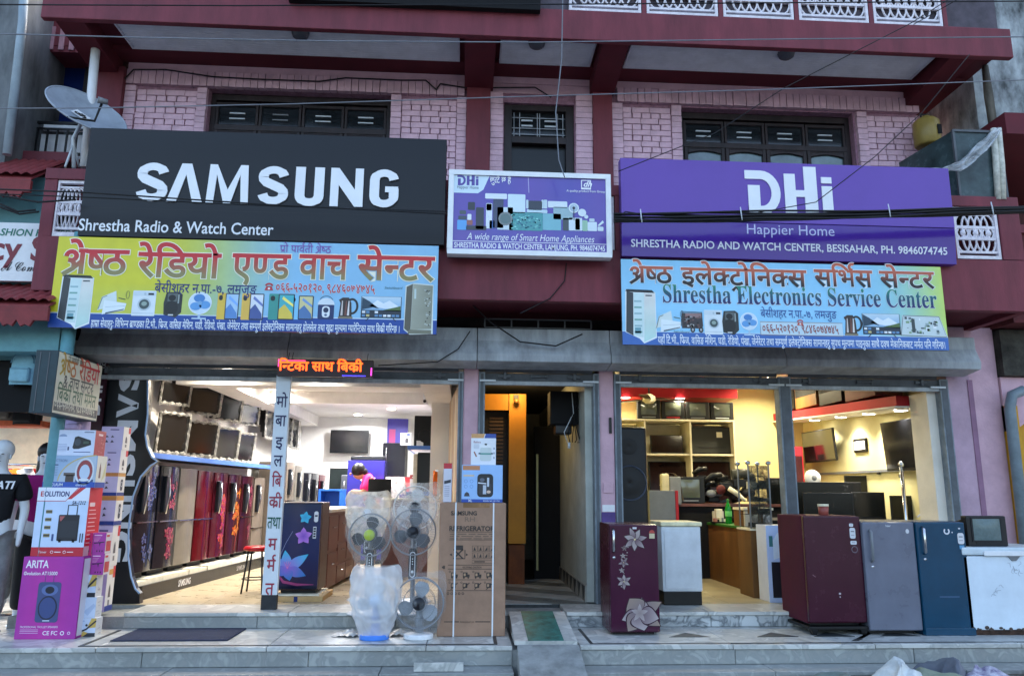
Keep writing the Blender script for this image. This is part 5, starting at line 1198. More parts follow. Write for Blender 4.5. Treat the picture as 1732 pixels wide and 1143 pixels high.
# --- refrigerator carton with boxes on it
def boxlogo(p, x, y, w_, h, col, lay=2): p.text('SΛMSUNG', x, y, h / .72, col, lay, w=w_, bold=.03)
def fr_ref(p, w_, h):
    K = (48, 38, 34); boxlogo(p, .17 * w_, .905 * h, .39 * w_, .032 * h, K); p.text('RH', .38 * w_, .855 * h, .055 * h, (120, 96, 78), 2, w=.15 * w_)
    p.text('REFRIGERATOR', .15 * w_, .785 * h, .052 * h, K, 2, w=.68 * w_, bold=.03)
    for y in (.775, .715): p.rect(.15 * w_, y * h, .68 * w_, .003 * h, K, 1)
    r = random.Random(3)
    for j in range(3):
        x = .16
        while x < .8: l = r.uniform(.05, .2); p.rect(x * w_, (.757 - .017 * j) * h, min(l, .82 - x) * w_, .006 * h, (96, 76, 62), 1); x += l + .03
    p.rect(.24 * w_, .64 * h, .12 * w_, .035 * h, K, 2); p.line([(.22 * w_, .575 * h), (.36 * w_, .645 * h)], .02 * w_, K, 2); p.line([(.36 * w_, .575 * h), (.22 * w_, .645 * h)], .02 * w_, K, 2.2); p.line([(.22 * w_, .575 * h), (.39 * w_, .575 * h), (.39 * w_, .64 * h)], .012 * w_, K, 2)
    for sx_ in (-1, 1): p.poly([(.30 * w_ + sx_ * .14 * w_, .605 * h), (.30 * w_ + sx_ * .105 * w_, .615 * h), (.30 * w_ + sx_ * .105 * w_, .595 * h)], K, 2)
    for j in range(2):
        for i in range(4):
            x, y = (.50 + .085 * i) * w_, (.63 - .052 * j) * h; p.line([(x, y), (x + .075 * w_, y), (x + .075 * w_, y + .042 * h), (x, y + .042 * h), (x, y)], .005 * w_, K, 1); p.poly([(x + .015 * w_, y + .006 * h), (x + .055 * w_, y + .006 * h), (x + .03 * w_ + .012 * w_ * i, y + .035 * h)], K, 1)
    p.line([(.50 * w_, .54 * h), (.83 * w_, .54 * h), (.83 * w_, .565 * h), (.50 * w_, .565 * h), (.50 * w_, .54 * h)], .005 * w_, K, 1); p.rect(.53 * w_, .548 * h, .16 * w_, .008 * h, K, 1)
    for y in (.525, .495, .415, .335): p.rect(.14 * w_, y * h, .68 * w_, .004 * h, K, 1)
    p.text('RECEIVING CAUTION', .36 * w_, .503 * h, .02 * h, K, 1, w=.28 * w_, bold=.01); p.poly([(.05 * w_, .51 * h), (.08 * w_, .525 * h), (.08 * w_, .495 * h)], K, 1); p.rect(.085 * w_, .498 * h, .012 * w_, .025 * h, K, 1)
    for j in range(2):
        for i in range(4):
            x, y = (.19 + .175 * i) * w_, (.425 - .08 * j) * h
            p.ring(x - .02 * w_, y + .052 * h, .012 * w_, .006 * w_, K, 1, 8); q = random.Random(i + 4 * j)
            p.rect(x, y + .012 * h, .07 * w_, .035 * h, K, 1); p.rect(x + .012 * w_, y + .02 * h, .03 * w_, .02 * h, (168, 134, 104), 2)
            if j: p.line([(x, y), (x + .1 * w_, y + .05 * h)], .012 * w_, K, 2.5)
            else: p.ell(x + .015 * w_, y + .008 * h, .014 * w_, .007 * h, K, 2.4, 8); p.ell(x + .08 * w_, y + .008 * h, .014 * w_, .007 * h, K, 2.4, 8); p.rect(x + .07 * w_, y + .012 * h, .03 * w_, .02 * h, K, 1)
    for i in range(5): p.ring((.15 + .055 * i) * w_, .315 * h, .015 * w_, .008 * w_, K, 1, 8)
    p.rect(.10 * w_, .105 * h, .22 * w_, .006 * h, K, 1); p.rect(.56 * w_, .105 * h, .22 * w_, .006 * h, K, 1); p.text('REFRIGERATOR', .34 * w_, .10 * h, .018 * h, (90, 70, 58), 1, w=.2 * w_)
Y5 = -1.07; xa, xb = at(741, 980, Y5).x, at(855, 980, Y5).x; zc = zat(800, 850, Y5)
ct = carton('refrigerator_carton', 'tall brown cardboard refrigerator carton with two white straps', xa, xb, Y5, ZT, zc, .50, fr_ref, None, CARDB, bev=.006)
w_, h = xb - xa, zc - ZT
for q in (.23, .80):
    M().box(q * w_, q * w_ + .014, -.004, -.0022, -.0, h + .003).box(q * w_, q * w_ + .014, -.004, .5, h + .0012, h + .0035).build('strap', WHITEPL, ct)
M().box(.35 * w_, .75 * w_, -.0022, -.0012, h - .045, h).build('packing_tape', mat('brown_tape', (140, 104, 70), .25), ct)
def fr_fry(p, w_, h):
    p.rect(0, 0, w_, h, (146, 186, 232), 0); p.rect(.02 * w_, .86 * h, .42 * w_, .12 * h, (186, 124, 84), 1); p.rect(.04 * w_, .69 * h, .26 * w_, .045 * h, (206, 186, 160), 1); p.rect(0, 0, w_, .085 * h, (36, 74, 160), 1); p.text('XL', .16 * w_, .015 * h, .09 * h, (230, 236, 244), 2, bold=.02); p.text('MODEL NO. AF-1706', .53 * w_, .025 * h, .05 * h, (226, 234, 244), 2, w=.4 * w_)
    p.rrect(.38 * w_, .14 * h, .39 * w_, .62 * h, .09 * w_, (20, 22, 28), 2); p.rrect(.42 * w_, .20 * h, .31 * w_, .3 * h, .03 * w_, (44, 46, 54), 3); p.rect(.52 * w_, .22 * h, .08 * w_, .24 * h, (180, 190, 204), 4); p.ell(.50 * w_, .6 * h, .06 * w_, .05 * h, (90, 96, 110), 4); p.ell(.66 * w_, .28 * h, .05 * w_, .04 * h, (206, 180, 160), 4); p.line([(.40 * w_, .52 * h), (.60 * w_, .50 * h)], .03 * h, (214, 220, 230), 5); p.rect(.62 * w_, .42 * h, .05 * w_, .24 * h, (190, 200, 214), 5)
    for j in range(2):
        for i in range(2): p.ring((.1 + .14 * i) * w_, (.56 - .14 * j) * h, .04 * w_, .008 * w_, (90, 124, 180), 1, 8)
    p.poly([(.06 * w_, .16 * h), (.2 * w_, .16 * h), (.18 * w_, .24 * h), (.13 * w_, .28 * h), (.08 * w_, .24 * h)], (56, 56, 66), 2)
Y6 = -1.0; xa, xb = at(781, 815, Y6).x, at(850, 815, Y6).x; zf = zat(815, 786, Y6)
carton('fryer_box', 'light blue air fryer box standing on the brown refrigerator carton', xa, xb, Y6, zc + .004, zf, .34, fr_fry, None, mat('blue_card', (130, 170, 220), .5, noise=.05))
def fr_rice(p, w_, h):
    p.rect(0, 0, w_, h, (222, 226, 232), 0); p.poly([(0, .86 * h), (.5 * w_, .86 * h), (.55 * w_, h), (0, h)], (200, 150, 96), 1); p.poly([(.53 * w_, .86 * h), (w_, .86 * h), (w_, h), (.58 * w_, h)], (36, 70, 150), 1); p.text('Baltra', .1 * w_, .70 * h, .1 * h, (150, 60, 70), 2, w=.28 * w_)
    p.rrect(.36 * w_, .13 * h, .46 * w_, .42 * h, .08 * w_, (196, 206, 204), 2); p.poly(arc(.59 * w_, .55 * h, .24 * w_, .12 * h, 0, 180, 10), (226, 230, 230), 3); p.ell(.59 * w_, .66 * h, .05 * w_, .03 * h, (90, 100, 104), 3); p.rect(.36 * w_, .33 * h, .46 * w_, .05 * h, (90, 150, 140), 3); p.rect(.3 * w_, .34 * h, .08 * w_, .05 * h, (80, 100, 110), 4); p.rect(.80 * w_, .34 * h, .08 * w_, .05 * h, (80, 100, 110), 4)
    p.line([(.12 * w_, .42 * h), (.22 * w_, .26 * h)], .05 * w_, (150, 90, 70), 2)
    for k in range(3): p.rect(.9 * w_, (.5 - .15 * k) * h, .05 * w_, .06 * h, (140, 150, 170), 2)
    for k in range(4): p.rect(.1 * w_, (.64 - .04 * k) * h, .22 * w_, .014 * h, (170, 176, 190), 2)
xa, xb = at(797, 758, Y6).x, at(839, 758, Y6).x; zr = zat(818, 733, Y6)
carton('cooker_box', 'white rice cooker box, topmost above the blue fryer box', xa, xb, Y6 + .03, zf + .002, zr, .24, fr_rice, None)
def fr_nar(p, w_, h):
    p.rect(0, 0, w_, h, (206, 204, 214), 0); p.rect(0, .86 * h, w_, .14 * h, (186, 34, 48), 1); p.poly([(.1 * w_, .54 * h), (.9 * w_, .58 * h), (.9 * w_, .5 * h), (.1 * w_, .46 * h)], (40, 44, 56), 2)
    for k in range(6): p.rect(.15 * w_, (.40 - .05 * k) * h, .6 * w_, .018 * h, (150, 150, 166), 1)
xa, xb = at(750, 813, -.9).x, at(764, 813, -.9).x; zn = zat(757, 783, -.9)
carton('cooktop_box', 'narrow white box with red top upright on the carton edge', xa, xb, -.9, zc + .004, zn, .30, fr_nar, None)

# --- fans
GRW = mat('grille_wire', (130, 134, 140), .4, .3, noise=.05); BLADE = mat('grey_fan_blade', (30, 32, 38), .35, noise=.08); HUBK = mat('fan_hub_black', (28, 30, 36), .35, noise=.1)
def fan(label, hub, r, base_z, blade, hubm, kind, bag=None, group='fans standing at the shop mouth', gm=GRW, ctl=None, bagm=None, plain_back=False, tilt=0.0):
    # origin at the foot under the hub; the fan looks at the street (-Y)
    hz = hub[2] - base_z
    t = thing('electric_fan', label, 'fan', (hub[0], hub[1], base_z), 0, group)
    n = 26
    for nm, y0, dep in (('front_grille', -.035, -.045), ('rear_grille', .035, .05)):
        g_ = M()
        g_.tube([(r * math.cos(a), y0, hz + r * math.sin(a)) for a in [2 * math.pi * i / 36 for i in range(36)]], .006, 6, closed=True)
        for q in (.33, .66): g_.tube([(r * q * math.cos(a), y0 + dep * (1 - q ** 2), hz + r * q * math.sin(a)) for a in [2 * math.pi * i / 30 for i in range(30)]], .0025, 4, closed=True)
        for i in range(n * 2):
            a = 2 * math.pi * i / (n * 2); g_.tube([(r * q * math.cos(a), y0 + dep * (1 - q ** 2), hz + r * q * math.sin(a)) for q in (.16, .5, .8, 1.0)], .0010, 3, cap=False)
        g_.build(nm, gm, t, kind='stuff')
    for k in range(3):
        a0 = R(80 + 120 * k)
        def bl(u, v):
            q = .05 + u * (r * .86 - .05); wd = math.sin(math.pi * min(1, .12 + u * .80)) ** .6 * .74; a = a0 + (v - .5) * 2 * wd * .72
            return (q * math.cos(a), -.01 + (v - .5) * .05, hz + q * math.sin(a))
        M().grid(bl, 6, 6).build('blade', blade, t)
    M().lathe([(0, -.092), (r * .23, -.088), (r * .27, -.07), (r * .27, -.03), (0, -.03)], (0, 0, hz), 'y', 20).build('hub_badge', hubm, t)
    M().lathe([(0, .05), (.055, .055), (.065, .12), (.05, .2), (0, .22)], (0, 0, hz), 'y', 16).build('motor', HUBK, t)
    if kind == 'table':
        M().tube([(0, .10, .05), (0, .10, hz - .03)], [.045, .03], 12).build('neck', blade if ctl is None else ctl, t)
        M().prism(arc(0, .02, .135, .11, 0, 360, 24)[:-1], 0, .045, 'z').build('base', ctl or WHITEPL, t, bev=.01)
    else:
        M().tube([(0, .10, .03), (0, .10, hz - .04)], .014, 10).tube([(0, .1, .03), (0, .1, hz * .55)], .02, 10).build('pole', GREYPL, t)
        b_ = M().prism(arc(0, -.045, .045, .045, 0, 180, 8) + arc(0, -.045, .038, .038, 180, 360, 8)[1:], 0, .001, 'y')
        cbox = M().box(-.042, .042, .03, .13, hz - r - .24, hz - r + .06); cb = cbox.build('control_box', ctl or HUBK, t, bev=.02, seg=3)
        p = Print((-.042, .029, hz - r - .24)); p.rrect(.015, .02, .054, .25, .025, (216, 222, 228), 1); p.rrect(.022, .03, .04, .23, .018, (34, 38, 46), 2); p.ell(.042, .075, .014, .014, (220, 226, 232), 3)
        for k in range(3): p.ell(.042, .15 + .025 * k, .006, .006, (220, 226, 232), 3, 8)
        p.build('button_panel', P_GLOSS, cb)
        M().lathe([(0, .035), (.19, .012), (.21, 0), (0, 0)], (0, .08, 0), 'z', 24).build('base', WHITEPL, t)
    if bag:
        def bg_(u, v):
            a = 2 * math.pi * u; top, bot, wt, wb, dpt = bag
            zz_ = top + (bot - top) * v; wd = (wt + (wb - wt) * max(0, (v - .45) / .55) ** 1.3) * (1 if v > .08 else .80 + v * 2.5)
            wv = .006 * math.sin(9 * a + 14 * v) + .007 * math.sin(5 * a - 23 * v + 1)
            cx = math.copysign(abs(math.cos(a)) ** .55, math.cos(a)); sy = math.copysign(abs(math.sin(a)) ** .75, math.sin(a))
            d_ = dpt * (.35 + .65 * math.sin(math.pi * min(1, .15 + v * .7)))
            up = (.018 * abs(cx) ** 3) if v < .05 else 0
            return (cx * (wd + wv), .03 + sy * (d_ + wv), hz + zz_ + up)
        M().grid(bg_, 48, 22).build('plastic_bag', bagm or FILMC, t)
    return t
def hubpt(px, py, Y): return at(px, py, Y)
GRN = mat('lime_hub', (168, 188, 70), .35, noise=.06); BLW = mat('pale_blade', (214, 218, 222), .4, noise=.05); BLUEB = mat('blue_fan_base', (70, 130, 220), .35, noise=.06)
h1 = hubpt(635, 1013, -1.20); fan('milky bagged table fan with a blue foot on the lower step', h1, .20, ZT, BLW, mat('pale_blue_hub', (190, 210, 236), .35, noise=.05), 'table', (.29, -.33, .235, .13, .13), bagm=FILMM, ctl=BLUEB, gm=WHITEPL)
h2 = hubpt(709, 1019, -1.18); fan('clear bagged black hub table fan beside the brown carton', h2, .225, ZT, mat('clear_blade', (150, 156, 162), .25, noise=.05), HUBK, 'table', (.27, -.33, .245, .13, .12), bagm=FILMC)
h3 = hubpt(626, 904, -.72); fan('pedestal fan with lime hub and dark blades in a milky bag', h3, .205, ZF, BLADE, GRN, 'stand', (.255, -.30, .245, .12, .12), bagm=film('bag_film', (230, 232, 230), .13, .25, .35, 4))
h4 = hubpt(699, 899, -.66); fan('pedestal fan with black hub and white control panel in clear wrap', h4, .225, ZF, mat('smoke_blade', (84, 90, 96), .3, noise=.05), HUBK, 'stand', (.27, -.40, .235, .08, .12), bagm=FILMC)
h5 = hubpt(622, 868, .25); fan('white wrapped fan half hidden behind the lime hub fan', h5, .21, ZF, BLW, BLW, 'stand', (.24, -.30, .25, .14, .12), bagm=film('white_wrap', (228, 224, 214), .5, .35, .35, 4), gm=WHITEPL)
h6 = hubpt(702, 858, .12); fan('milky wrapped fan with dark hub behind the clear pedestal fan', h6, .235, ZF, BLW, HUBK, 'stand', (.27, -.32, .27, .14, .12), bagm=film('white_wrap2', (226, 226, 222), .25, .25, .35, 5), gm=WHITEPL)
# crumpled plastic left lying round the feet of the table fans
for lab, px_, py_, s_ in (('crumpled plastic scrap left of the milky table fan', 592, 1071, .16), ('crumpled plastic scrap between the two table fans', 672, 1070, .15)):
    q = atz(px_, py_, ZT + .02); rr = random.Random(px_)
    ph = [rr.uniform(0, 6) for _ in range(6)]
    mm = M().grid(lambda u, v: (q.x + (u - .5) * s_ * 2 + .02 * math.sin(9 * v + ph[0]), q.y + (v - .5) * s_ + .02 * math.sin(11 * u + ph[1]), ZT + .004 + .05 * abs(math.sin(7 * u + ph[2]) * math.sin(6 * v + ph[3])) * math.sin(math.pi * u) * math.sin(math.pi * v) + .02 * abs(math.sin(19 * u + 13 * v + ph[4])) * math.sin(math.pi * u)), 20, 14)
    tag(mm.build('plastic_scrap', mat('scrap_white', (206, 204, 200), .3, noise=.15, ns=20)), lab, 'plastic scrap')
# ================================================================ LEFT SHOWROOM
LAMPK = .33
def lamp(name, label, loc, power, size=.16, col=(1, .95, .88), em=14.0, group=None, rad=.075, spread=160):
    t = thing(name, label, 'light', loc, 0, group)
    M().lathe([(rad, .0), (rad * 1.18, -.004), (rad * 1.18, -.012), (rad, -.014)], n=20).build('trim_ring', WHITEPL, t)
    M().lathe([(0, -.009), (rad, -.009)], n=20).build('diffuser', mat('lit_diffuser', (255, 246, 228), .5, noise=0, emit=em * .5), t)
    l = bpy.data.lights.new('downlight', 'AREA'); l.shape = 'DISK'; l.size = size; l.energy = power * LAMPK; l.color = col; l.spread = R(spread)
    o = bpy.data.objects.new('downlight', l); COL.objects.link(o); o.parent = t; o.location = (0, 0, -.02)
    return t
# black display surround with the upright lettering
YP = .03
pts = [(150, 636), (250, 632), (250, 700), (246, 735), (249, 755), (257, 773), (266, 780), (255, 787), (238, 806), (225, 840), (218, 890), (217, 940), (222, 975), (229, 995), (236, 1003), (236, 1020), (150, 1020)]
pp = [(lambda q: (q.x, q.z))(at(x, y, YP)) for x, y in pts]
pp[-1] = (pp[-1][0], ZF); pp[-2] = (pp[-2][0], ZF)
ds = thing('display_surround', 'black display surround with large white letters running down it', 'display panel', (pp[0][0], YP, ZF))
M().prism(pp, YP, YP + .09, 'y').build('panel', mat('satin_black_panel', (15, 17, 22), .3, noise=.1, ns=3), ds, w=True)
M().tube([(x, YP - .004, z) for x, z in pp[1:15]], .010, 6).build('edge_trim', mat('blue_white_trim', (150, 176, 210), .3, noise=.03), ds, w=True)
p = Print((0, YP - .002, 0))
for ch, py0, py1 in (('S', 616, 662), ('Λ', 666, 706), ('M', 711, 762), ('S', 768, 806), ('U', 812, 848), ('N', 853, 893), ('G', 898, 950)):
    xc = 219 - (py0 - 640) * .055; a = at(xc - 21, py1, YP); b_ = at(xc + 19, py0, YP); V, f, _ = layout(ch, .045)
    mn = [min(q[i] for q in V) for i in (0, 1)]; mx = [max(q[i] for q in V) for i in (0, 1)]
    p.shape([(a.x + (q[1] - mn[1]) / (mx[1] - mn[1]) * (b_.x - a.x), b_.z - (q[0] - mn[0]) / (mx[0] - mn[0]) * (b_.z - a.z)) for q in V], f, (196, 200, 208), 2)
p.build('lettering', P_MATTE, ds, w=True)
x0, x1, z0, z1 = fit(160, 178, 612, 705, -.03)
t = thing('vertical_sign', 'narrow dark maroon sign with white DHi letters behind the lightbox', 'shop sign', (x0, -.03, z0))
M().box(0, x1 - x0, 0, .03, -.9, z1 - z0).build('panel', mat('dark_maroon_panel', (50, 16, 30), .4, noise=.1), t)
p = Print((0, -.001, 0)); p.text('DHi', (x1 - x0) * .7, .02, .20, (226, 226, 230), 2, rot=R(90), bold=.03); p.text('छुट्टै छ', (x1 - x0) * .8, .46, .10, (226, 226, 230), 2, rot=R(90), bold=.02); p.build('lettering', P_MATTE, t)
# display shelf, TV wall boards and plinth (skewed a little like the room)
SK = R(-4.7)
def sk(x, y): return (x + .082 * y, y)
unit = thing('display_unit', 'long wall display unit with blue shelf edge and black plinth', 'display unit', (-3.6, .15, ZF), SK)
BLUEE = mat('blue_shelf_edge', (70, 112, 190), .3, noise=.06)
M().box(-.45, .10, 0, 4.3, 1.53, 1.56).build('shelf', mat('shelf_dark', (60, 66, 80), .4), unit)
M().box(.10, .125, 0, 4.3, 1.525, 1.585).build('shelf_edge', BLUEE, unit, bev=.003)
M().prism([(-.4, -.04), (.02, -.06), (.085, .04), (.105, .14), (.105, 4.3), (-.4, 4.3)], 0, .15, 'z').build('plinth', mat('black_marble_plinth', (34, 34, 36), .22, noise=.4, ns=4, detail=9), unit)
M().box(-.42, -.40, 0, 4.3, .15, 1.53).build('niche_back', BLACKM, unit)
p = Print((.1065, .0, 0), (0, 1, 0), (0, 0, 1)); boxlogo(p, 1.02, .045, .34, .075, (226, 226, 228)); boxlogo(p, 2.9, .05, .4, .06, (150, 146, 140)); p.build('lettering', P_MATTE, unit)
fo = M(); r = random.Random(9); y = .02
while y < 4.2: l = r.uniform(.18, .4); fo.box(-.3, .085 + r.uniform(-.01, .008), y, y + l - .006, .151, .19 + r.uniform(.0, .035)); y += l
fo.build('foam_packing', mat('white_foam', (226, 220, 200), .8, noise=.08, ns=12), unit, kind='stuff')
wb = M()
PANW = mat('wall_board', (226, 220, 210), .5, noise=.05, ns=2)
for k in range(9): M().box(-.31, -.296, .0 + .75 * k, .745 + .75 * k, 1.57, 2.95).build('wall_board', PANW, unit)

# refrigerators: front looks to -Y in their own frame
FRK = mat('fridge_gasket', (24, 26, 30), .5)
def fridge(label, loc, rz, w_, d, h, bm, dm, split=None, handle='bar', deco=None, foot=.06, curve=.0, group=None, tilt=None, hx=.07, hz=None, hl=.26, hm=None, bev=.012, side=None, hright=False):
    t = thing('refrigerator', label, 'refrigerator', loc, rz, group, tilt)
    M().box(0, w_, .06, d, foot, h).build('cabinet', bm, t, bev=.008)
    zs_ = [(foot + .015, h - .004)] if not split else [(foot + .015, foot + (h - foot) * split - .006), (foot + (h - foot) * split + .006, h - .004)]
    for z0, z1 in zs_:
        if curve: pl = [(.002, .055)] + [(w_ * k / 10, .055 - .03 - curve * math.sin(math.pi * k / 10)) for k in range(11)] + [(w_ - .002, .055)]
        else: pl = [(.002, .055), (.002, 0), (w_ - .002, 0), (w_ - .002, .055)]
        dr = M().prism(pl, z0, z1, 'z', sm=False).build('door', dm, t, bev=bev if not curve else .004)
    M().box(.02, w_ - .02, .056, .06, foot + .02, h - .01).build('gasket', FRK, t)
    ft = M().box(.04, w_ - .04, .10, d - .03, .0, foot)
    ft.build('base', FRK, t)
    if handle == 'bar':
        z1 = h - .10 if hz is None else hz; x_ = w_ - hx if hright else hx
        M().tube([(x_, .0, z1), (x_, -.035, z1 - .02), (x_, -.038, z1 - hl / 2), (x_, -.035, z1 - hl + .02), (x_, .0, z1 - hl)], [.011, .014, .012, .014, .011], 10).build('handle', hm or CHROME, t)
        M().lathe([(0, -.006), (.013, -.005), (.014, 0)], (x_ + .006, 0, z1 - hl - .05), 'y', 14).build('lock', CHROME, t)
    elif handle == 'recess':
        z1 = h - .12; M().box(.05, .13, -curve - .0 + .0, .02, z1 - .42, z1).build('handle', HUBK, t, bev=.012)
        M().tube([(.135, .015 - curve, z1), (.145, -.005 - curve, z1 - .2), (.10, .0 - curve * .8, z1 - .44)], .012, 8).build('handle', CHROME, t)
    if split: M().box(.01, w_ - .01, .02 - curve, .05, zs_[0][1] + .0005, zs_[1][0] - .0005).build('trim_strip', CHROME, t)
    if deco:
        p = Print((0, -.0012, 0)); deco(p, w_, h)
        if curve:
            for v in p.V: v.y += .055 - .03 - curve * math.sin(math.pi * max(0, min(1, v.x / w_))) - .001
        p.build('printed_decoration', P_GLOSS, t)
    return t
def dfl(c1, c2, c3, z=(.75, .3), s=.2):
    d_ = lambda c: tuple(v * .72 for v in c)
    def f(p, w_, h):
        r = random.Random(len(z) + c1[0])
        for q in z:
            for k in range(9): flower(p, w_ * (.62 + .22 * r.uniform(-1, 1)), h * (q + .13 * r.uniform(-1, 1)), s * r.uniform(.2, .5), [(d_(c1), d_(c2)), (d_(c3), d_(c1))], 5, 1 + .3 * k, r.uniform(0, 360), .62)
        for k in range(4): p.line([(w_ * (.6 + .08 * k), h * (.1 + .1 * k)), (w_ * (.7 + .05 * k), h * (.3 + .12 * k))], .006, c3, 1)
    return f
def gl(n, c, r=.14): return mat(n, c, r, noise=.08, ns=4, coat=.15)
NAVY = gl('navy_glass', (18, 24, 48)); DKFL = gl('dark_glass', (34, 34, 42)); GRM = gl('grey_steel_door', (128, 122, 112), .3); REDG = gl('red_glass', (88, 12, 24)); WINE = gl('wine_glass', (78, 18, 34)); WINE2 = gl('dark_wine_glass', (60, 22, 30)); TAUP = gl('taupe_door', (116, 104, 92), .3)
dr = [('dark flowered two door fridge at the street end of the display', NAVY, DKFL, .46, 'recess', dfl((70, 90, 160), (150, 160, 214), (50, 60, 96))),
      ('dark fridge with pink flowers, second in the display row', NAVY, DKFL, .46, 'recess', dfl((196, 60, 90), (230, 130, 150), (90, 50, 80))),
      ('plain grey steel two door fridge in the display row', GRM, GRM, .46, None, None),
      ('plain glossy red two door fridge in the display row', REDG, REDG, .46, None, None),
      ('wine fridge with magenta and orange flowers in the display row', WINE, WINE, None, 'recess', dfl((214, 50, 110), (240, 130, 60), (200, 60, 160), (.62, .3))),
      ('dark red fridge with orange flame flowers in the display row', WINE2, WINE2, None, 'recess', dfl((236, 110, 40), (250, 170, 70), (214, 60, 60), (.66, .42))),
      ('brown wine fridge with a slim chrome handle in the display row', WINE2, WINE2, .46, 'recess', dfl((180, 60, 100), (120, 60, 80), (150, 80, 90))),
      ('taupe grey fridge near the far end of the display', TAUP, TAUP, .3, 'recess', None)]
for k, (lb, bm, dm, spl, hd, dc) in enumerate(dr):
    x, y = sk(-3.62, .22 + .53 * k)
    fridge(lb, (x - .0, y, ZF + .205), R(90) + SK, .49, .52, 1.27 - .012 * k, bm, dm, spl, hd, dc, curve=.035, group='refrigerators in the wall display')
# wrapped televisions on the wall
SCRN = mat('tv_screen', (24, 25, 28), .12, noise=.2, ns=3, spec=.9, bump=.05, bs=6); 
def tv(label, loc, rz, w_, h, d=.07, wrap=None, group=None, stand=False, tilt=None, sm=None, fm=None, cat='television'):
    t = thing('television', label, cat, loc, rz, group, tilt)      # origin at the bottom centre, screen looks to -Y
    M().box(-w_ / 2, w_ / 2, 0, .035, 0, h).build('bezel', fm or BLACK, t, bev=.006)
    M().box(-w_ / 2 + .014, w_ / 2 - .014, -.002, .002, .03, h - .014).build('screen', sm or SCRN, t)
    M().box(-w_ * .33, w_ * .33, .035, d, h * .12, h * .85).build('back_cover', BLACK, t, bev=.01)
    M().box(-.10, .10, d, d + .05, h * .3, h * .7).build('wall_mount', FRK, t)
    if wrap:
        ph = random.Random(int(w_ * 1000 + loc[1] * 70)).uniform(0, 6)
        def wf(u, v):                # crumpled wrap round the rim
            a = 2 * math.pi * u; cx = max(-1, min(1, 1.45 * math.cos(a))); cz = max(-1, min(1, 1.45 * math.sin(a))); q = 1 + (v - .5) * .14
            wv = .010 * math.sin(17 * a + 6 * v + ph) + .008 * math.sin(41 * a - 9 * v)
            return (cx * (w_ / 2) * q + wv * abs(cx), -.012 - .022 * math.sin(math.pi * v) + wv, h / 2 + cz * h / 2 * q + wv * abs(cz))
        M().grid(wf, 72, 4).build('plastic_wrap', MATS.get('wrap_rim') or film('wrap_rim', (240, 236, 226), .6, .2, .8, 16), t)
    return t
tvl = ('first', 'second', 'third', 'fourth')
ty = [(1.08, .56, .50), (1.88, .80, .56), (2.68, .78, .56), (3.56, .62, .50)]
for row, (zc_, yy_) in enumerate(((2.96, ty), (2.36, [(1.1, .58, .50), (1.95, .66, .46), (2.75, .66, .46), (3.48, .56, .44)]))):
    for k, (y, w_, h) in enumerate(yy_):
        x = -3.85 + .082 * y
        tv(f'{tvl[k]} film wrapped TV from the street in the {("upper", "lower")[row]} row on the showroom wall', (x + .13, y, zc_ - h / 2 - .012 * k), R(57), w_ * .74, h * .96, .10, True, 'wrapped televisions on the showroom wall', tilt=(R(6), 0))
for k in range(4):
    y = 4.35 + .48 * k; tv(('nearest', 'second', 'third', 'farthest')[k] + ' of the wrapped TVs hanging beyond the post sign', (-3.62 + .082 * y, y, 2.52 - .03 * k), R(90) + SK, .44, .70, .10, True, 'wrapped televisions on the showroom wall')
# far left fridges and red stool
for k, (dm, hh) in enumerate(((TAUP, 1.66), (GRM, 1.62), (DKFL, 1.50), (DKFL, 1.52), (WINE, 1.5))):
    x, y = sk(-3.32, 4.55 + .52 * k)
    fridge(('tall taupe fridge just behind the post sign', 'tall grey steel fridge deep along the left wall', 'dark glass fridge deep along the left wall, street side', 'dark glass fridge deep along the left wall, middle', 'wine fridge last along the left wall')[k], (x, y, ZF), R(90) + SK, .48, .5, hh, dm, dm, .6, 'recess', None, curve=.03, group='refrigerators deep along the left wall')
st = thing('stool', 'small round red topped stool with dark legs behind the post sign', 'stool', (at(431, 985, .95).x, .95, ZF))
M().lathe([(0, .53), (.14, .53), (.155, .51), (.155, .49), (.13, .48), (0, .48)], n=20).build('seat', mat('red_vinyl', (176, 24, 34), .3, noise=.05), st)
for a in range(4): ca, sa = math.cos(R(45 + 90 * a)), math.sin(R(45 + 90 * a)); M().tube([(.11 * ca, .11 * sa, .48), (.17 * ca, .17 * sa, 0)], .011, 8).build('leg', FRK, st)
M().tube([(.15 * math.cos(a), .15 * math.sin(a), .16) for a in [2 * math.pi * i / 20 for i in range(20)]], .007, 6, closed=True).build('foot_ring', FRK, st)
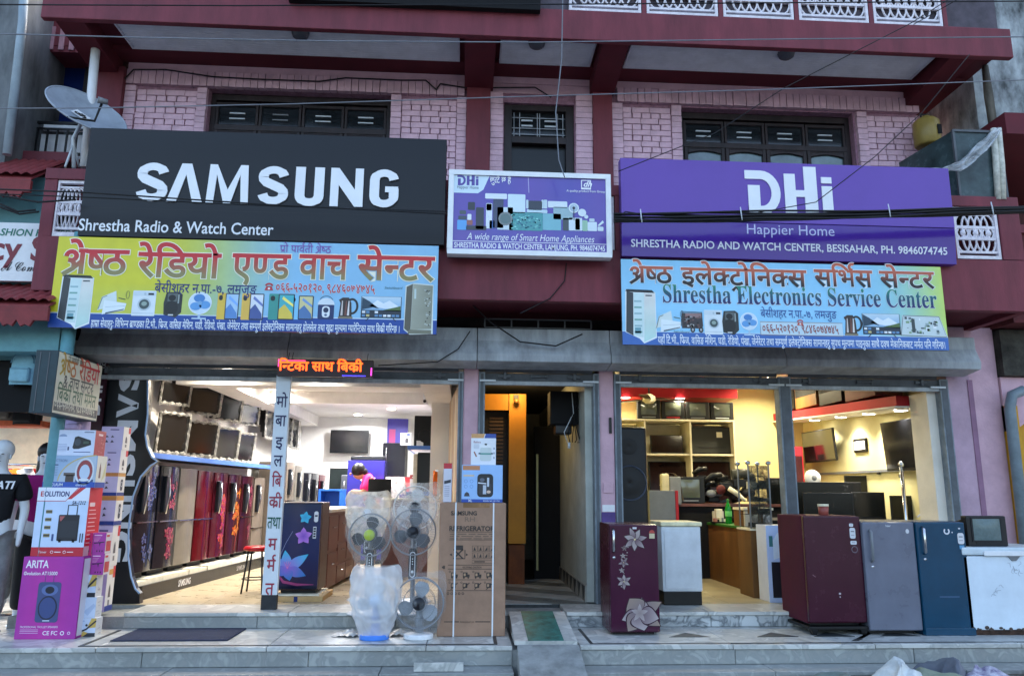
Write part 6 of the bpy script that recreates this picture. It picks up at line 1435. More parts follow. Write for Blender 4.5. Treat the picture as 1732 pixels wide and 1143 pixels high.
# front flowered fridge on its foam pallet
def d_blue(p, w_, h):
    p.grad(.004, .08, w_ - .008, h - .1, lambda x, y: (10 + 30 * max(0, 1 - y / .4) , 18 + 18 * y, 52 + 30 * math.sin(2.5 * y)), 0, 8, 12)
    B1, B2, V1, V2 = (40, 120, 190), (60, 190, 226), (150, 96, 200), (110, 70, 180)
    x, y = .26 * w_, .27 * h
    for k, (a, l) in enumerate(((100, .2), (150, .24), (35, .27), (-20, .22), (200, .16), (-75, .13))): p.petal(x, y, l, .11, a, V1, 2 + .15 * k, B2 if k < 3 else B1)
    for a in (60, 80, 100, 120): p.line([(x, y), (x + .07 * math.cos(R(a)), y + .08 * math.sin(R(a)))], .003, (230, 130, 180), 4)
    for k in range(5): p.petal(.60 * w_, .625 * h, .095, .068, 20 + 72 * k, V2, 2 + .1 * k, (190, 130, 220)); p.petal(.62 * w_, .83 * h, .068, .05, 10 + 72 * k, (40, 150, 200), 2 + .1 * k, B2)
    p.line([(.06 * w_, .4 * h), (.2 * w_, .56 * h), (.34 * w_, .68 * h)], .004, (140, 150, 190), 1.5); p.line([(.02 * w_, .3 * h), (.06 * w_, .2 * h), (.18 * w_, .13 * h), (.5 * w_, .10 * h), (.9 * w_, .10 * h)], [.004, .02, .03, .025, .005], (150, 60, 110), 1.4)
    p.rrect(.83 * w_, .78 * h, .10 * w_, .12 * h, .02, (206, 210, 216), 3); p.rrect(.82 * w_, .60 * h, .08 * w_, .13 * h, .004, (190, 196, 206), 3)
    for k in range(4): p.rect(.832 * w_, (.615 + .028 * k) * h, .055 * w_, .018 * h, (20, 24, 40), 4)
    p.rect(.845 * w_, .84 * h, .07 * w_, .02 * h, (60, 70, 90), 4)
yf = .22; xa, xb = at(470, 920, yf).x, at(541, 920, yf).x
zb = ZF + .075; zt_ = at(505, 849, yf).z
pal = thing('foam_pallet', 'tan cardboard and foam tray under the blue flowered fridge', 'tray', (xa - .03, yf - .06, ZF))
wpl = xb - xa + .10
M().box(0, wpl, 0, .05, 0, .055).box(0, wpl, .62, .67, 0, .055).box(0, .05, .05, .62, 0, .055).box(wpl - .05, wpl, .05, .62, 0, .055).build('tray_rim', mat('tan_card_rim', (190, 158, 110), .7, noise=.1), pal, bev=.004)
M().box(.05, wpl - .05, .05, .62, 0, .072).build('foam_pad', MATS['white_foam'], pal)
M().box(wpl * .45, wpl * .45 + .04, -.003, .0, .0, .055).build('blue_tape', mat('blue_tape', (30, 46, 100), .4), pal)
fridge('dark blue fridge printed with cyan and violet lilies beside the post sign', (xa, yf, zb), 0, xb - xa, .52, zt_ - zb, mat('brown_fridge_side', (74, 52, 50), .35, noise=.1), gl('midnight_door', (14, 20, 44), .12), None, None, d_blue, foot=.03)
# drawer counter with glass top
cn = thing('drawer_counter', 'brown service counter with rows of drawers along its side', 'counter', (-1.62, .95, ZF), R(-3))
BRN = mat('brown_laminate', (112, 74, 68), .35, noise=.15, ns=6, stretch=(1, .2, 1)); 
M().box(-.55, -.02, 0, 2.2, .03, .92).build('carcass', BRN, cn)
M().box(-.56, .02, -.02, 2.22, .925, .96).build('top', mat('counter_top', (206, 200, 190), .3, noise=.1), cn)
for j in range(4):
    for k in range(2 if j == 0 else 3):
        z0 = (.56, .30, .05)[k] if j else (.48, .06)[k]; h = (.34, .24, .23)[k] if j else (.42, .40)[k]
        d_ = M().box(-.019, .0, .02 + .55 * j, .53 + .55 * j, z0, z0 + h - .02).build('drawer_front', BRN, cn, bev=.004)
        M().tube([(.0, .22 + .55 * j, z0 + h * .62), (.02, .22 + .55 * j, z0 + h * .62), (.02, .33 + .55 * j, z0 + h * .62), (.0, .33 + .55 * j, z0 + h * .62)], .005, 6).build('handle', CHROME, d_)
# back of the shop
bx = lambda x, y, Y: at(x, y, Y)
q = bx(590, 766, 7.25); tvx = at(558, 747, 7.25).x, at(623, 747, 7.25).x
tv('wide flat TV on the bright rear wall of the showroom', (q.x, 7.25, q.z), 0, tvx[1] - tvx[0], at(590, 727, 7.25).z - q.z, .08)
def simple(name, label, cat, parts, loc, rz=0, group=None):
    t = thing(name, label, cat, loc, rz, group)
    for nm, m_, ma, bv in parts: m_.build(nm, ma, t, bev=bv)
    return t
x0, x1, z0, z1 = fit(587, 650, 778, 840, 4.6)
def d_pur(p, w_, h):
    p.rect(.01, .1, w_ - .02, h - .12, (46, 40, 120), 0)
    for x, y, s in ((.55, .80, .14), (.52, .42, .17), (.75, .56, .10)): flower(p, w_ * x, h * y, s, [((226, 216, 236), (250, 244, 250)), ((206, 170, 206), (240, 226, 240))], 7, 2, 20)
fridge('purple-blue fridge with pale lotus flowers at the back of the showroom', (x0, 4.6, ZF), 0, x1 - x0, .5, z1 - ZF, gl('violet_side', (50, 46, 110)), gl('violet_door', (46, 40, 120)), None, None, d_pur)
simple('sound_bar', 'long black sound bar lying on the purple-blue fridge', 'speaker', [('body', M().box(0, .58, 0, .12, 0, .07), BLACK, .02), ('grille', M().box(.04, .54, -.004, .0, .012, .058), FRK, 0)], (x0 + .03, 4.7, z1 + .002))
x0, x1, z0, z1 = fit(664, 702, 752, 825, 5.2)
fridge('plain grey fridge standing sideways at the back right', (x1, 5.2, ZF), 0, .56, .55, z1 - ZF, GREYPL, mat('grey_door', (84, 86, 92), .3, noise=.06), .6, 'bar', None)
x0, x1, z0, z1 = fit(646, 664, 748, 830, 5.6)
fridge('dark narrow fridge left of the grey one at the back', (x0, 5.6, ZF), 0, .42, .5, z1 - ZF, FRK, DKFL, .6, 'bar', None)
fridge('grey fridge left of the purple-blue fridge at the back', (at(576, 820, 5.6).x, 5.6, ZF), 0, .3, .5, at(580, 803, 5.6).z - ZF, GREYPL, MATS['grey_door'], None, 'bar', None)
x0, x1, z0, z1 = fit(557, 588, 793, 826, 5.9)
simple('black_cabinet', 'black boxy appliance on the floor left of the back fridges', 'appliance', [('body', M().box(0, x1 - x0, 0, .5, 0, z1 - ZF), mat('dark_green_black', (30, 40, 40), .4, noise=.1), .01), ('lid', M().box(-.005, x1 - x0 + .005, -.005, .505, z1 - ZF + .001, z1 - ZF + .02), BLACK, .004)], (x0, 5.9, ZF))
x0, x1, z0, z1 = fit(538, 578, 827, 862, 4.1)
bt = thing('blue_table', 'bright blue box table with a square stool mouth in front', 'table', (x0, 4.1, ZF)); BLU = mat('bright_blue', (44, 112, 214), .4, noise=.08); w_ = x1 - x0; h = z1 - ZF
M().box(0, w_, 0, .45, h - .03, h).build('top', BLU, bt, bev=.006); M().box(0, w_, .4, .44, 0, h - .03).build('back_panel', BLU, bt); M().box(0, .04, 0, .4, 0, h - .03).build('side_panel', BLU, bt); M().box(w_ - .04, w_, 0, .4, 0, h - .03).build('side_panel', BLU, bt)
sf = thing('stool', 'plain grey stool in front of the bright blue table', 'stool', (x0 + .18, 3.7, ZF))
M().box(0, .3, 0, .3, .62, .66).build('seat', GREYPL, sf, bev=.01)
for a, b_ in ((0, 0), (.26, 0), (0, .26), (.26, .26)): M().box(a, a + .04, b_, b_ + .04, 0, .62).build('leg', GREYPL, sf)
# desk with laptop and the seated person in pink
dk = thing('desk', 'pale cloth covered desk before the person in pink', 'desk', (-1.62, 2.75, ZF))
M().box(.45, 1.55, 0, .5, 1.06, 1.09).build('top', mat('cream_cloth', (226, 216, 190), .8, noise=.06), dk, bev=.006); M().box(.45, 1.55, .02, .48, 0.0, 1.06).build('body', BRN, dk)
x0, x1, z0, z1 = fit(623, 662, 817, 841, 3.0)
lp = thing('laptop', 'open black laptop seen from behind on the desk', 'laptop', (x0, 3.0, ZF + 1.092)); w_ = x1 - x0
M().hexa([(0, 0, .012), (w_, 0, .012), (w_, .012, .012), (0, .012, .012), (0, -.05, .27), (w_, -.05, .27), (w_, -.04, .27), (0, -.04, .27)]).build('screen_lid', BLACK, lp); M().box(0, w_, 0, .25, 0, .012).build('keyboard_base', BLACK, lp)
P_ = thing('person', 'person in a bright pink top with dark hair, bent over the desk', 'person', (at(632, 812, 3.75).x, 3.75, ZF), R(-80))
def skin(name, joints, edges, m_, parent, sub=2, root=0):
    me = bpy.data.meshes.new(name); me.from_pydata([j[0] for j in joints], edges, [])
    o = link(name, me, parent); md = o.modifiers.new('skin', 'SKIN'); 
    for i, j in enumerate(joints): me.skin_vertices[0].data[i].radius = (j[1], j[1] if len(j) < 3 else j[2])
    me.skin_vertices[0].data[root].use_root = True
    s = o.modifiers.new('sub', 'SUBSURF'); s.levels = sub; s.render_levels = sub
    dg = bpy.context.evaluated_depsgraph_get(); dg.update(); m2 = bpy.data.meshes.new_from_object(o.evaluated_get(dg)); o.modifiers.clear(); o.data = m2; bpy.data.meshes.remove(me)
    for q in m2.polygons: q.use_smooth = True
    m2.materials.clear(); m2.materials.append(m_); return o
SKINM = mat('skin', (178, 122, 96), .5, noise=.06)
UP = .38
def up(J): return [((p_[0], p_[1], p_[2] + UP),) + tuple(q) for p_, *q in J]
skin('body', up([((0, 0, .52), .16, .13), ((.0, -.02, .72), .15, .11), ((-.02, -.08, .96), .17, .11), ((-.03, -.16, 1.02), .06), ((-.05, -.24, 1.06), .085, .10), ((-.05, -.27, 1.13), .08, .09), ((-.2, -.08, .98), .06), ((-.27, -.16, .78), .05), ((-.2, -.34, .80), .035), ((.17, -.08, .98), .06), ((.24, -.16, .78), .05), ((.14, -.34, .80), .035)])
     + [((-.1, .02, .82), .10), ((-.1, .0, .46), .07), ((-.1, .03, .09), .045), ((-.1, -.09, .04), .04), ((.1, .02, .82), .10), ((.1, .0, .46), .07), ((.1, .03, .09), .045), ((.1, -.09, .04), .04)],
     [(0, 1), (1, 2), (2, 3), (3, 4), (4, 5), (2, 6), (6, 7), (7, 8), (2, 9), (9, 10), (10, 11), (0, 12), (12, 13), (13, 14), (14, 15), (0, 16), (16, 17), (17, 18), (18, 19)], SKINM, P_)
PINKT = mat('hot_pink_cloth', (222, 30, 112), .8, noise=.08, ns=12)
skin('pink_top', up([((0, 0, .56), .18, .15), ((.0, -.02, .72), .17, .13), ((-.02, -.08, .97), .185, .125), ((-.035, -.12, 1.05), .08), ((-.2, -.08, .98), .075), ((-.27, -.16, .80), .066), ((.17, -.08, .98), .075), ((.24, -.16, .80), .066)]), [(0, 1), (1, 2), (2, 3), (2, 4), (4, 5), (2, 6), (6, 7)], PINKT, P_)
skin('dark_trousers', [((0, 0, .92), .165, .13), ((-.1, .02, .80), .115), ((-.1, .0, .46), .085), ((-.1, .03, .12), .07), ((.1, .02, .80), .115), ((.1, .0, .46), .085), ((.1, .03, .12), .07)], [(0, 1), (1, 2), (2, 3), (0, 4), (4, 5), (5, 6)], BLACKM, P_)
M().ball((-.05, -.24, 1.13 + UP), (.108, .112, .115), 18, 12).ball((-.05, -.16, 1.10 + UP), (.07, .07, .07), 12, 8).build('hair', mat('dark_hair', (26, 20, 18), .45, noise=.2, ns=30), P_)
M().ball((-.05, -.36, 1.07 + UP), (.014, .02, .02), 8, 6).ball((-.155, -.25, 1.07 + UP), (.012, .02, .028), 8, 6).build('nose_and_ear', SKINM, P_)
# poster, shelf with packs at the rear right
x0, x1, z0, z1 = fit(655, 690, 708, 750, 6.6)
def fr_post(p, w_, h): p.rect(0, 0, w_, h, (226, 224, 230), 0); p.rect(0, .8 * h, w_, .2 * h, (70, 60, 170), 1); p.rect(.1 * w_, .8 * h, .3 * w_, .12 * h, (190, 60, 130), 2); p.rect(.12 * w_, .1 * h, .3 * w_, .38 * h, (186, 40, 60), 2); p.rect(.1 * w_, .62 * h, .6 * w_, .03 * h, (120, 110, 140), 2)
carton('tall_pack', 'white and purple appliance pack standing by the rear wall', x0, x1, 6.6, ZF, z1, .25, fr_post)
x0, x1, z0, z1 = fit(676, 694, 731, 752, 5.15)
carton('kettle_pack', 'white pack with a dark kettle picture on the grey fridge', x0, x1, 5.3, at(680, 752, 5.2).z + .004, at(680, 731, 5.2).z, .2, lambda p, w_, h: (p.rect(0, 0, w_, h, (226, 226, 230), 0), p.rrect(.45 * w_, .15 * h, .35 * w_, .4 * h, .02, (50, 50, 56), 1), p.rect(.6 * w_, .75 * h, .3 * w_, .2 * h, (70, 90, 170), 1)))
# right-hand wall: blue wall shelves, speakers, wrapped pedestal fans, white machine
for k, (z, lb) in enumerate(((2.28, 'upper blue edged wall shelf on the right showroom wall'), (1.62, 'lower blue edged wall shelf on the right showroom wall'))):
    simple('wall_shelf', lb, 'shelf', [('board', M().box(-.42, 0, 0, 1.6, 0, .03), WHITEPL, 0), ('edge', M().box(-.44, -.42, 0, 1.6, -.015, .04), BLUEE, .003), ('front_edge', M().box(-.44, 0, -.02, 0, -.015, .04), BLUEE, .003)], (-.40, 2.7, z), 0, 'blue edged shelves on the right wall')
simple('tower_speaker', 'black tall speaker on the upper blue shelf', 'speaker', [('body', M().box(-.34, -.02, 0, .26, 0, .46), BLACK, .01), ('driver', M().lathe([(0, -.012), (.06, -.006), (.09, -.02), (.1, 0)], (-.18, -.001, .16), 'y', 18), FRK, 0), ('label', M().box(-.3, -.2, -.003, -.001, .0, .09), WHITEPL, 0)], (-.42, 2.82, 2.311))
simple('tower_speaker', 'pale fronted black speaker between the two blue shelves', 'speaker', [('body', M().box(-.26, .0, 0, .25, 0, .58), BLACK, .01), ('pale_front', M().box(-.32, -.262, .02, .23, .02, .56), mat('pale_grill', (206, 196, 176), .6), .004)], (-.44, 2.85, 1.651))
simple('microwave', 'red and black boxed oven on the upper shelf beside the speaker', 'oven', [('body', M().box(-.3, 0, 0, .4, 0, .30), mat('oven_black', (26, 24, 30), .3), .008), ('door', M().box(-.29, -.1, -.014, -.001, .03, .27), FRK, .004), ('red_badge', M().prism([(-.26, .24), (-.14, .24), (-.2, .12)], -.02, -.0145, 'y'), RED, 0)], (-.42, 3.3, 2.311))
wm = thing('washing_machine', 'cream top loading washing machine near the right showroom wall', 'washing machine', (at(702, 812, 3.4).x, 3.4, ZF)); CRM = mat('cream_plastic', (206, 192, 170), .35, noise=.05)
M().box(0, .46, 0, .5, .03, 1.10).build('body', CRM, wm, bev=.02); M().box(.05, .41, -.008, .0, .2, .98).build('front_panel', mat('cream_panel', (196, 180, 156), .35), wm, bev=.006); M().box(.02, .44, .05, .46, 1.101, 1.14).build('lid', CRM, wm, bev=.01)
simple('pack', 'white bagged appliance in front of the grey fridge', 'bagged appliance', [('bag', M().grid(lambda u, v: (.2 * math.cos(6.283 * u) * (.75 + .25 * math.sin(3 * v)) + .012 * math.sin(22 * u + 9 * v), .16 * math.sin(6.283 * u) + .012 * math.sin(31 * u), 1.42 * v), 30, 14), MATS['white_wrap'], 0), ('machine', M().box(-.13, .13, -.1, .1, 0, 1.3), WHITEPL, .02)], (at(668, 800, 4.3).x, 4.3, ZF))
for k in range(5):
    x_ = -.09 - .03 * k; M_ = M().hexa([(x_, .35 + .42 * k, z), (x_ + .03, .35 + .42 * k, z), (x_ - .035, .73 + .42 * k, z), (x_ - .065, .73 + .42 * k, z)] if False else [(x_ + a, .35 + .42 * k + b_, z) for z in (ZF, 2.92) for a, b_ in ((0, 0), (.03, 0), (.005, .38), (-.025, .38))]); B(M_, 'cupboard_door', (mat('pale_wood_door', (196, 160, 120), .4, noise=.15, ns=5, stretch=(1, 1, .1)), mat('cream_door', (216, 196, 160), .4, noise=.08))[k % 2], bev=.004)
M().box(-.5, .0, 2.55, 5.6, ZF, 3.2).build('side_partition', WALLW, bld)
def plainbox(c1, c2):
    def f(p, w_, h):
        p.rect(0, 0, w_, h, c1, 0); p.rect(0, .78 * h, w_, .22 * h, c2, 1); p.rrect(.3 * w_, .15 * h, .4 * w_, .5 * h, .02, tuple(v * .5 for v in c2), 2); p.rect(.1 * w_, .84 * h, .4 * w_, .06 * h, (230, 230, 232), 2)
    return f
for lb, x, y, z, w_, h, c1, c2 in (('red banded white box on the lower blue shelf', -.83, 3.25, 1.651, .3, .26, (214, 210, 212), (180, 40, 50)), ('green banded box on the lower blue shelf behind the red one', -.80, 3.65, 1.651, .28, .34, (200, 206, 200), (40, 120, 80)), ('orange topped box on the upper blue shelf', -.82, 3.75, 2.311, .3, .28, (216, 206, 190), (210, 120, 50)), ('navy box at the far end of the upper blue shelf', -.80, 4.02, 2.311, .26, .4, (60, 70, 120), (30, 36, 80)),
                              ('brown carton lowest of the stack under the blue shelves', -1.02, 2.95, ZF, .48, .50, (150, 116, 88), (120, 90, 66)), ('white carton with blue band on the brown carton', -1.0, 2.96, ZF + .502, .44, .40, (206, 210, 216), (50, 90, 170)), ('violet banded box topmost under the blue shelves', -.96, 2.98, ZF + .904, .36, .24, (214, 208, 216), (96, 60, 150)),
                              ('tan carton low in the far right stack', -1.30, 4.45, ZF, .5, .62, (156, 124, 94), (130, 98, 70)), ('silver grey box in the far right stack', -1.28, 4.46, ZF + .622, .46, .46, (150, 152, 156), (90, 94, 100)), ('red box topmost of the far right stack', -1.26, 4.47, ZF + 1.084, .42, .34, (190, 60, 60), (140, 30, 40))):
    carton('stock_carton', lb, x, x + w_, y, z + .001, z + h, .3, plainbox(c1, c2), None, mat('card_%d' % c1[0], c1, .6, noise=.06), group='stock boxes along the right of the showroom')
simple('cleaning_cloth', 'orange cloth hanging on the right showroom wall', 'cloth', [('cloth', M().grid(lambda u, v: (-.09 - .03 * math.sin(7 * u + 3 * v), .18 * u, -.35 * v), 10, 10), mat('orange_cloth', (230, 120, 40), .8), 0), ('hook', M().box(-.09, -.05, .08, .09, -.01, .01), CHROME, 0)], (-.32, 2.2, 1.95))
simple('cctv_camera', 'small white security camera under the showroom ceiling', 'camera', [('mount', M().box(-.03, .03, -.03, .03, 0, .08), WHITEPL, .004), ('body', M().tube([(0, .05, -.02), (0, -.11, -.05)], .032, 12), WHITEPL, 0), ('lens', M().lathe([(0, -.128), (.02, -.127), (.024, -.11)], (0, 0, -.05), 'y', 12), BLACK, 0)], tuple(at(719, 674, 3.0)))
# lights: those the photograph shows in the showroom ceiling
LG = 'round downlights in the showroom ceiling'
for k, (px_, py_, Z, pw_) in enumerate(((545, 642, 3.25, 26), (657, 644, 3.25, 26), (563, 670, 3.16, 34), (577, 677, 3.16, 34), (661, 671, 3.16, 34), (661, 677, 3.16, 34), (662, 691, 3.16, 34), (610, 704, 3.16, 50))):
    q = atz(px_, py_, Z) if py_ > 650 else at(px_, py_, 1.0 if px_ < 600 else 1.2)
    y = min(max(q.y, .7), 6.7)
    lb = ('near left downlight just behind the scrolling display', 'near right downlight, warm tinted', 'left downlight of the close pair', 'downlight right beside the left pair', 'right downlight, upper of three', 'right downlight, middle of three', 'right downlight, lowest of three', 'rear downlight washing the white back wall')[k]
    lamp('ceiling_downlight', lb, (q.x, y, 3.155 if y > .5 else 3.1), pw_, col=(1, .93, .82) if k < 2 else (.96, .98, 1), group=LG)
for k in range(3):
    y = .9 + 1.1 * k; lamp('wall_washer', ('nearest', 'middle', 'farthest')[k] + ' spotlight above the wrapped TVs', (-3.05 + .08 * y, y, 3.155), 30, col=(1, .90, .74), group='spotlights above the wrapped televisions')
# ================================================================ RIGHT: SERVICE ROOM AND GOODS
# passage fittings
mb = thing('meter_box', 'black electricity meter box with loose wires high in the passage', 'meter box', (1.02, .55, 2.35))
M().box(0, .34, 0, .3, .12, .52).build('box', BLACKM, mb, bev=.006); M().box(.06, .26, -.02, .2, 0, .11).build('meter', mat('dark_meter', (26, 26, 28), .4), mb, bev=.02)
r = random.Random(4)
for k in range(5): M().tube([(.26 + .02 * k, -.03, .5 - .05 * k), (.30 + r.uniform(-.05, .05), -.06, .25), (.16 + .05 * k, -.05, .02 - .03 * k), (.2 + .03 * k, -.04, -.10)], .006, 5).build('wire', BLACKM if k else LOUV, mb)
M().tube([(.22, -.04, -.1), (.22, -.04, -.17)], .018, 8).build('bulb_holder', LOUV, mb)
q = at(873, 678, 1.74)
lb_ = thing('wall_lamp', 'warm bulb lamp on the yellow-lit door frame in the passage', 'light', (q.x, 1.70, q.z + .04))
M().ball((0, -.03, -.05), .035, 12, 8).build('bulb', mat('dim_bulb', (120, 84, 40), .4), lb_); M().box(-.03, .03, .0, .05, -.02, .04).build('holder', FRK, lb_)
l = bpy.data.lights.new('stair_bulb', 'POINT'); l.energy = 3.5; l.color = (1, .66, .25); l.shadow_soft_size = .05; o = bpy.data.objects.new('stair_bulb', l); COL.objects.link(o); o.parent = lb_; o.location = (.0, -.22, .05)

# shelf unit with old sets along the back wall
YB = 3.62
def xz(px, py, Y=YB): q = at(px, py, Y); return q.x, q.z
sx0 = 1.79; sx1 = xz(1243, 720)[0]; zs1 = xz(1140, 709)[1]; zs2 = xz(1170, 767)[1]; xm = xz(1167, 740)[0]; xl = xz(1090, 740)[0]
su = thing('shelf_unit', 'cream open shelving full of old sets along the back wall', 'shelves', (sx0, YB, ZF)); SHW = mat('cream_shelf', (226, 218, 190), .45, noise=.06)
def sub(x0, x1, z0, z1, y0=0, y1=.62, nm='board'): M().box(x0 - sx0, x1 - sx0, y0, y1, z0 - ZF, z1 - ZF).build(nm, SHW, su, bev=.003)
sub(sx0, sx1, zs1 - .03, zs1); sub(sx0, sx1, zs2 - .03, zs2, .02); sub(sx0, sx1, ZF + .9, ZF + .93, .02)
for x in (xl, xm, sx1 - .03): sub(x, x + .03, ZF, zs1 - .032, .005, nm='upright')
sub(sx0, sx1, ZF, zs1 - .04, .60, .615, 'back_panel')
CRTS = mat('crt_glass', (86, 92, 84), .08, noise=.1, ns=2, spec=.7); CRTB = mat('crt_case', (30, 31, 33), .45, noise=.12, ns=8)
def crt(label, loc, rz, w_, h, d, group=None, trim=None, scr=None, lip=.22):
    t = thing('crt_television', label, 'television', loc, rz, group)
    M().box(0, w_, 0, .09, 0, h).build('front_case', CRTB, t, bev=.014)
    M().hexa([(.03, .09, .02), (w_ - .03, .09, .02), (w_ * .78, d, .05), (w_ * .22, d, .05), (.03, .09, h - .03), (w_ - .03, .09, h - .03), (w_ * .78, d, h * .72), (w_ * .22, d, h * .72)]).build('rear_case', CRTB, t, bev=.012)
    a, b_ = w_ * .15, w_ * .83; c, e = h * lip, h * .90
    M().grid(lambda u, v: (a + (b_ - a) * u, -.004 - .018 * math.sin(math.pi * u) * math.sin(math.pi * v), c + (e - c) * v), 10, 8).build('screen', scr or CRTS, t)
    M().box(a - .02, a - .004, -.006, .0, c - .015, e + .015).box(b_ + .004, b_ + .02, -.006, 0, c - .015, e + .015).box(a - .004, b_ + .004, -.006, 0, c - .015, c - .003).box(a - .004, b_ + .004, -.006, 0, e + .003, e + .015).build('screen_surround', FRK, t)
    M().box(w_ * .2, w_ * .78, -.006, 0, h * .08, h * .13).build('control_strip', trim or GREYPL, t)
    return t
cr = [(1078, 1119, 676, None), (1119, 1160, 678, RED), (1160, 1202, 679, None), (1202, 1243, 679, LOUV)]
cl = ('old CRT set on the top shelf behind the ceiling fan', 'old CRT set with red foot strip on the top shelf', 'old CRT set with dark frame, third on the top shelf', 'old CRT set with silver strip at the top shelf end')
for k, (a, b_, py, tr) in enumerate(cr):
    xa = xz(a + 1, 700)[0]; xb = xz(b_ - 1, 700)[0]; crt(cl[k], (xa, YB + .02, zs1 + .001), 0, xb - xa, xz(1150, py)[1] - zs1, .42, 'old CRT sets on the top shelf', tr)
simple('speaker_box', 'black speaker cabinet at the dark left end of the top shelf', 'speaker', [('cabinet', M().box(0, .36, 0, .35, 0, .44), BLACK, .008), ('grille', M().box(.03, .33, -.008, -.001, .03, .41), FRK, .004)], (1.83, YB + .02, zs1 + .001))
def lcd(label, a, b_, y0, y1, Y, back=False, z=None, tilt=8, cat='television'):
    xa, xb = at(a, (y0 + y1) / 2, Y).x, at(b_, (y0 + y1) / 2, Y).x; z = z if z is not None else at((a + b_) / 2, y1, Y).z; h = at((a + b_) / 2, y0, Y).z - z
    t = tv(label, ((xa + xb) / 2, Y, z + .001), 0, xb - xa, h, .07, sm=mat('brown_dark_screen', (40, 24, 20), .12, noise=.2, ns=2) if not back else mat('tv_back_plate', (38, 40, 38), .5, noise=.12), tilt=(R(-tilt), 0))
    if back: M().box((xb - xa) * .16, (xb - xa) * .30, -.006, -.002, h * .62, h * .82).build('label_sticker', SHW, t); M().box(-(xb - xa) * .32, (xb - xa) * .34, -.012, -.002, h * .24, h * .27).build('rib', FRK, t)
    return t
lcd('flat TV with dark brown screen leaning in the left shelf bay', 1101, 1156, 735, 765, YB + .2, z=zs2)
lcd('flat TV turned backwards with a white sticker in the right shelf bay', 1168, 1236, 722, 765, YB + .15, True, z=zs2, tilt=4)
lcd('large dark flat TV in the lower left shelf bay', 1100, 1165, 779, 815, YB + .2, z=ZF + .931)
lcd('large dark flat TV in the lower right shelf bay', 1170, 1238, 779, 815, YB + .12, z=ZF + .931)
# ceiling fan
q = at(1098, 676, 2.5)
cf = thing('ceiling_fan', 'brown bladed ceiling fan with white hub in the service room', 'fan', (q.x, 2.5, q.z))
M().lathe([(0, -.06), (.06, -.05), (.10, -.01), (.09, .05), (.03, .09), (0, .09)], n=20).build('motor_hub', SHW, cf); M().tube([(0, 0, .08), (0, 0, 3.2 - q.z)], .012, 8).build('down_rod', FRK, cf)
for k in range(3): a = R(8 + 120 * k); M().hexa([(.09 * math.cos(a) - dx * math.sin(a) * s, .09 * math.sin(a) + dx * math.cos(a) * s, zz) if e == 0 else (.56 * math.cos(a) - .065 * math.sin(a) * s, .56 * math.sin(a) + .065 * math.cos(a) * s, zz) for zz, sg_ in ((.005, 0), (.015, 0)) for e, s, dx in ((0, -1, .045), (1, -1, 0), (1, 1, 0), (0, 1, .045))]).build('blade', mat('fan_brown', (70, 52, 40), .4), cf)
# big loudspeaker by the guide
x0, x1, z0, z1 = fit(1049, 1094, 722, 880, .55)
bs = thing('loudspeaker', 'tall black loudspeaker with two round woofers inside the right shutter', 'speaker', (x0 - .12, .5, ZF)); w_, h = x1 - x0 + .12, z1 - ZF
M().box(0, w_, 0, .5, 0, h).build('cabinet', mat('navy_black_cabinet', (14, 18, 26), .4, noise=.1), bs, bev=.05, seg=4)
for zc_, rr_ in ((.66, .20), (.30, .20)): 
    M().tube([(w_ / 2 + rr_ * math.cos(a), -.006, h * zc_ + rr_ * math.sin(a)) for a in [2 * math.pi * i / 36 for i in range(36)]], .010, 6, closed=True).build('woofer_ring', mat('blue_grey_ring', (60, 70, 90), .4), bs)
    M().lathe([(0, .0), (.06, -.02), (.12, .0), (rr_, -.004)], (w_ / 2, -.001, h * zc_), 'y', 28).build('woofer_cone', FRK, bs)
M().lathe([(0, .0), (.05, -.01), (.10, -.003)], (w_ / 2, -.001, h * .88), 'y', 20).build('tweeter', FRK, bs)
# appliances and heap around the shelves
simple('grey_cabinet', 'grey metal cabinet with red edge behind the white fridge', 'cabinet', [('body', M().box(0, .36, 0, .5, 0, 1.22), GREYPL, .006), ('red_edge', M().box(.361, .40, -.01, .4, 0, 1.22), RED, .004)], (at(1098, 830, 1.9).x, 1.9, ZF))
simple('beige_case', 'beige curved machine cover standing behind the grey cabinet', 'machine', [('cover', M().grid(lambda u, v: (.05 + .32 * u, .1 * v, .45 * (1 - (2 * u - .9) ** 4 * .6)), 12, 3), CRM, 0), ('side', M().box(.05, .17, -.02, .1, 0, .44), mat('beige_side', (196, 186, 150), .5), .03), ('front', M().box(.171, .34, -.01, .08, 0, .40), GREYPL, .02)], (at(1112, 800, 2.4).x, 2.4, ZF + 1.02))
crt('small CRT set with pale screen below the lower shelf', (at(1140, 840, 2.5).x, 2.5, ZF + 1.041), 0, .46, .38, .36, None, None, CRTS)
simple('work_table', 'long dark workbench under the heap of black goods', 'table', [('top', M().box(0, 2.3, 0, .7, 1.0, 1.04), BRN, .004), ('front', M().box(.02, 2.28, .04, .07, 0, 1.0), BLACKM, 0)], (2.45, 2.45, ZF))
hp = thing('goods_heap', 'tangled heap of black electronics and tubes beside the showcase', 'heap of goods', (at(1222, 820, 2.75).x, 2.75, ZF + 1.041)); rr = random.Random(12)
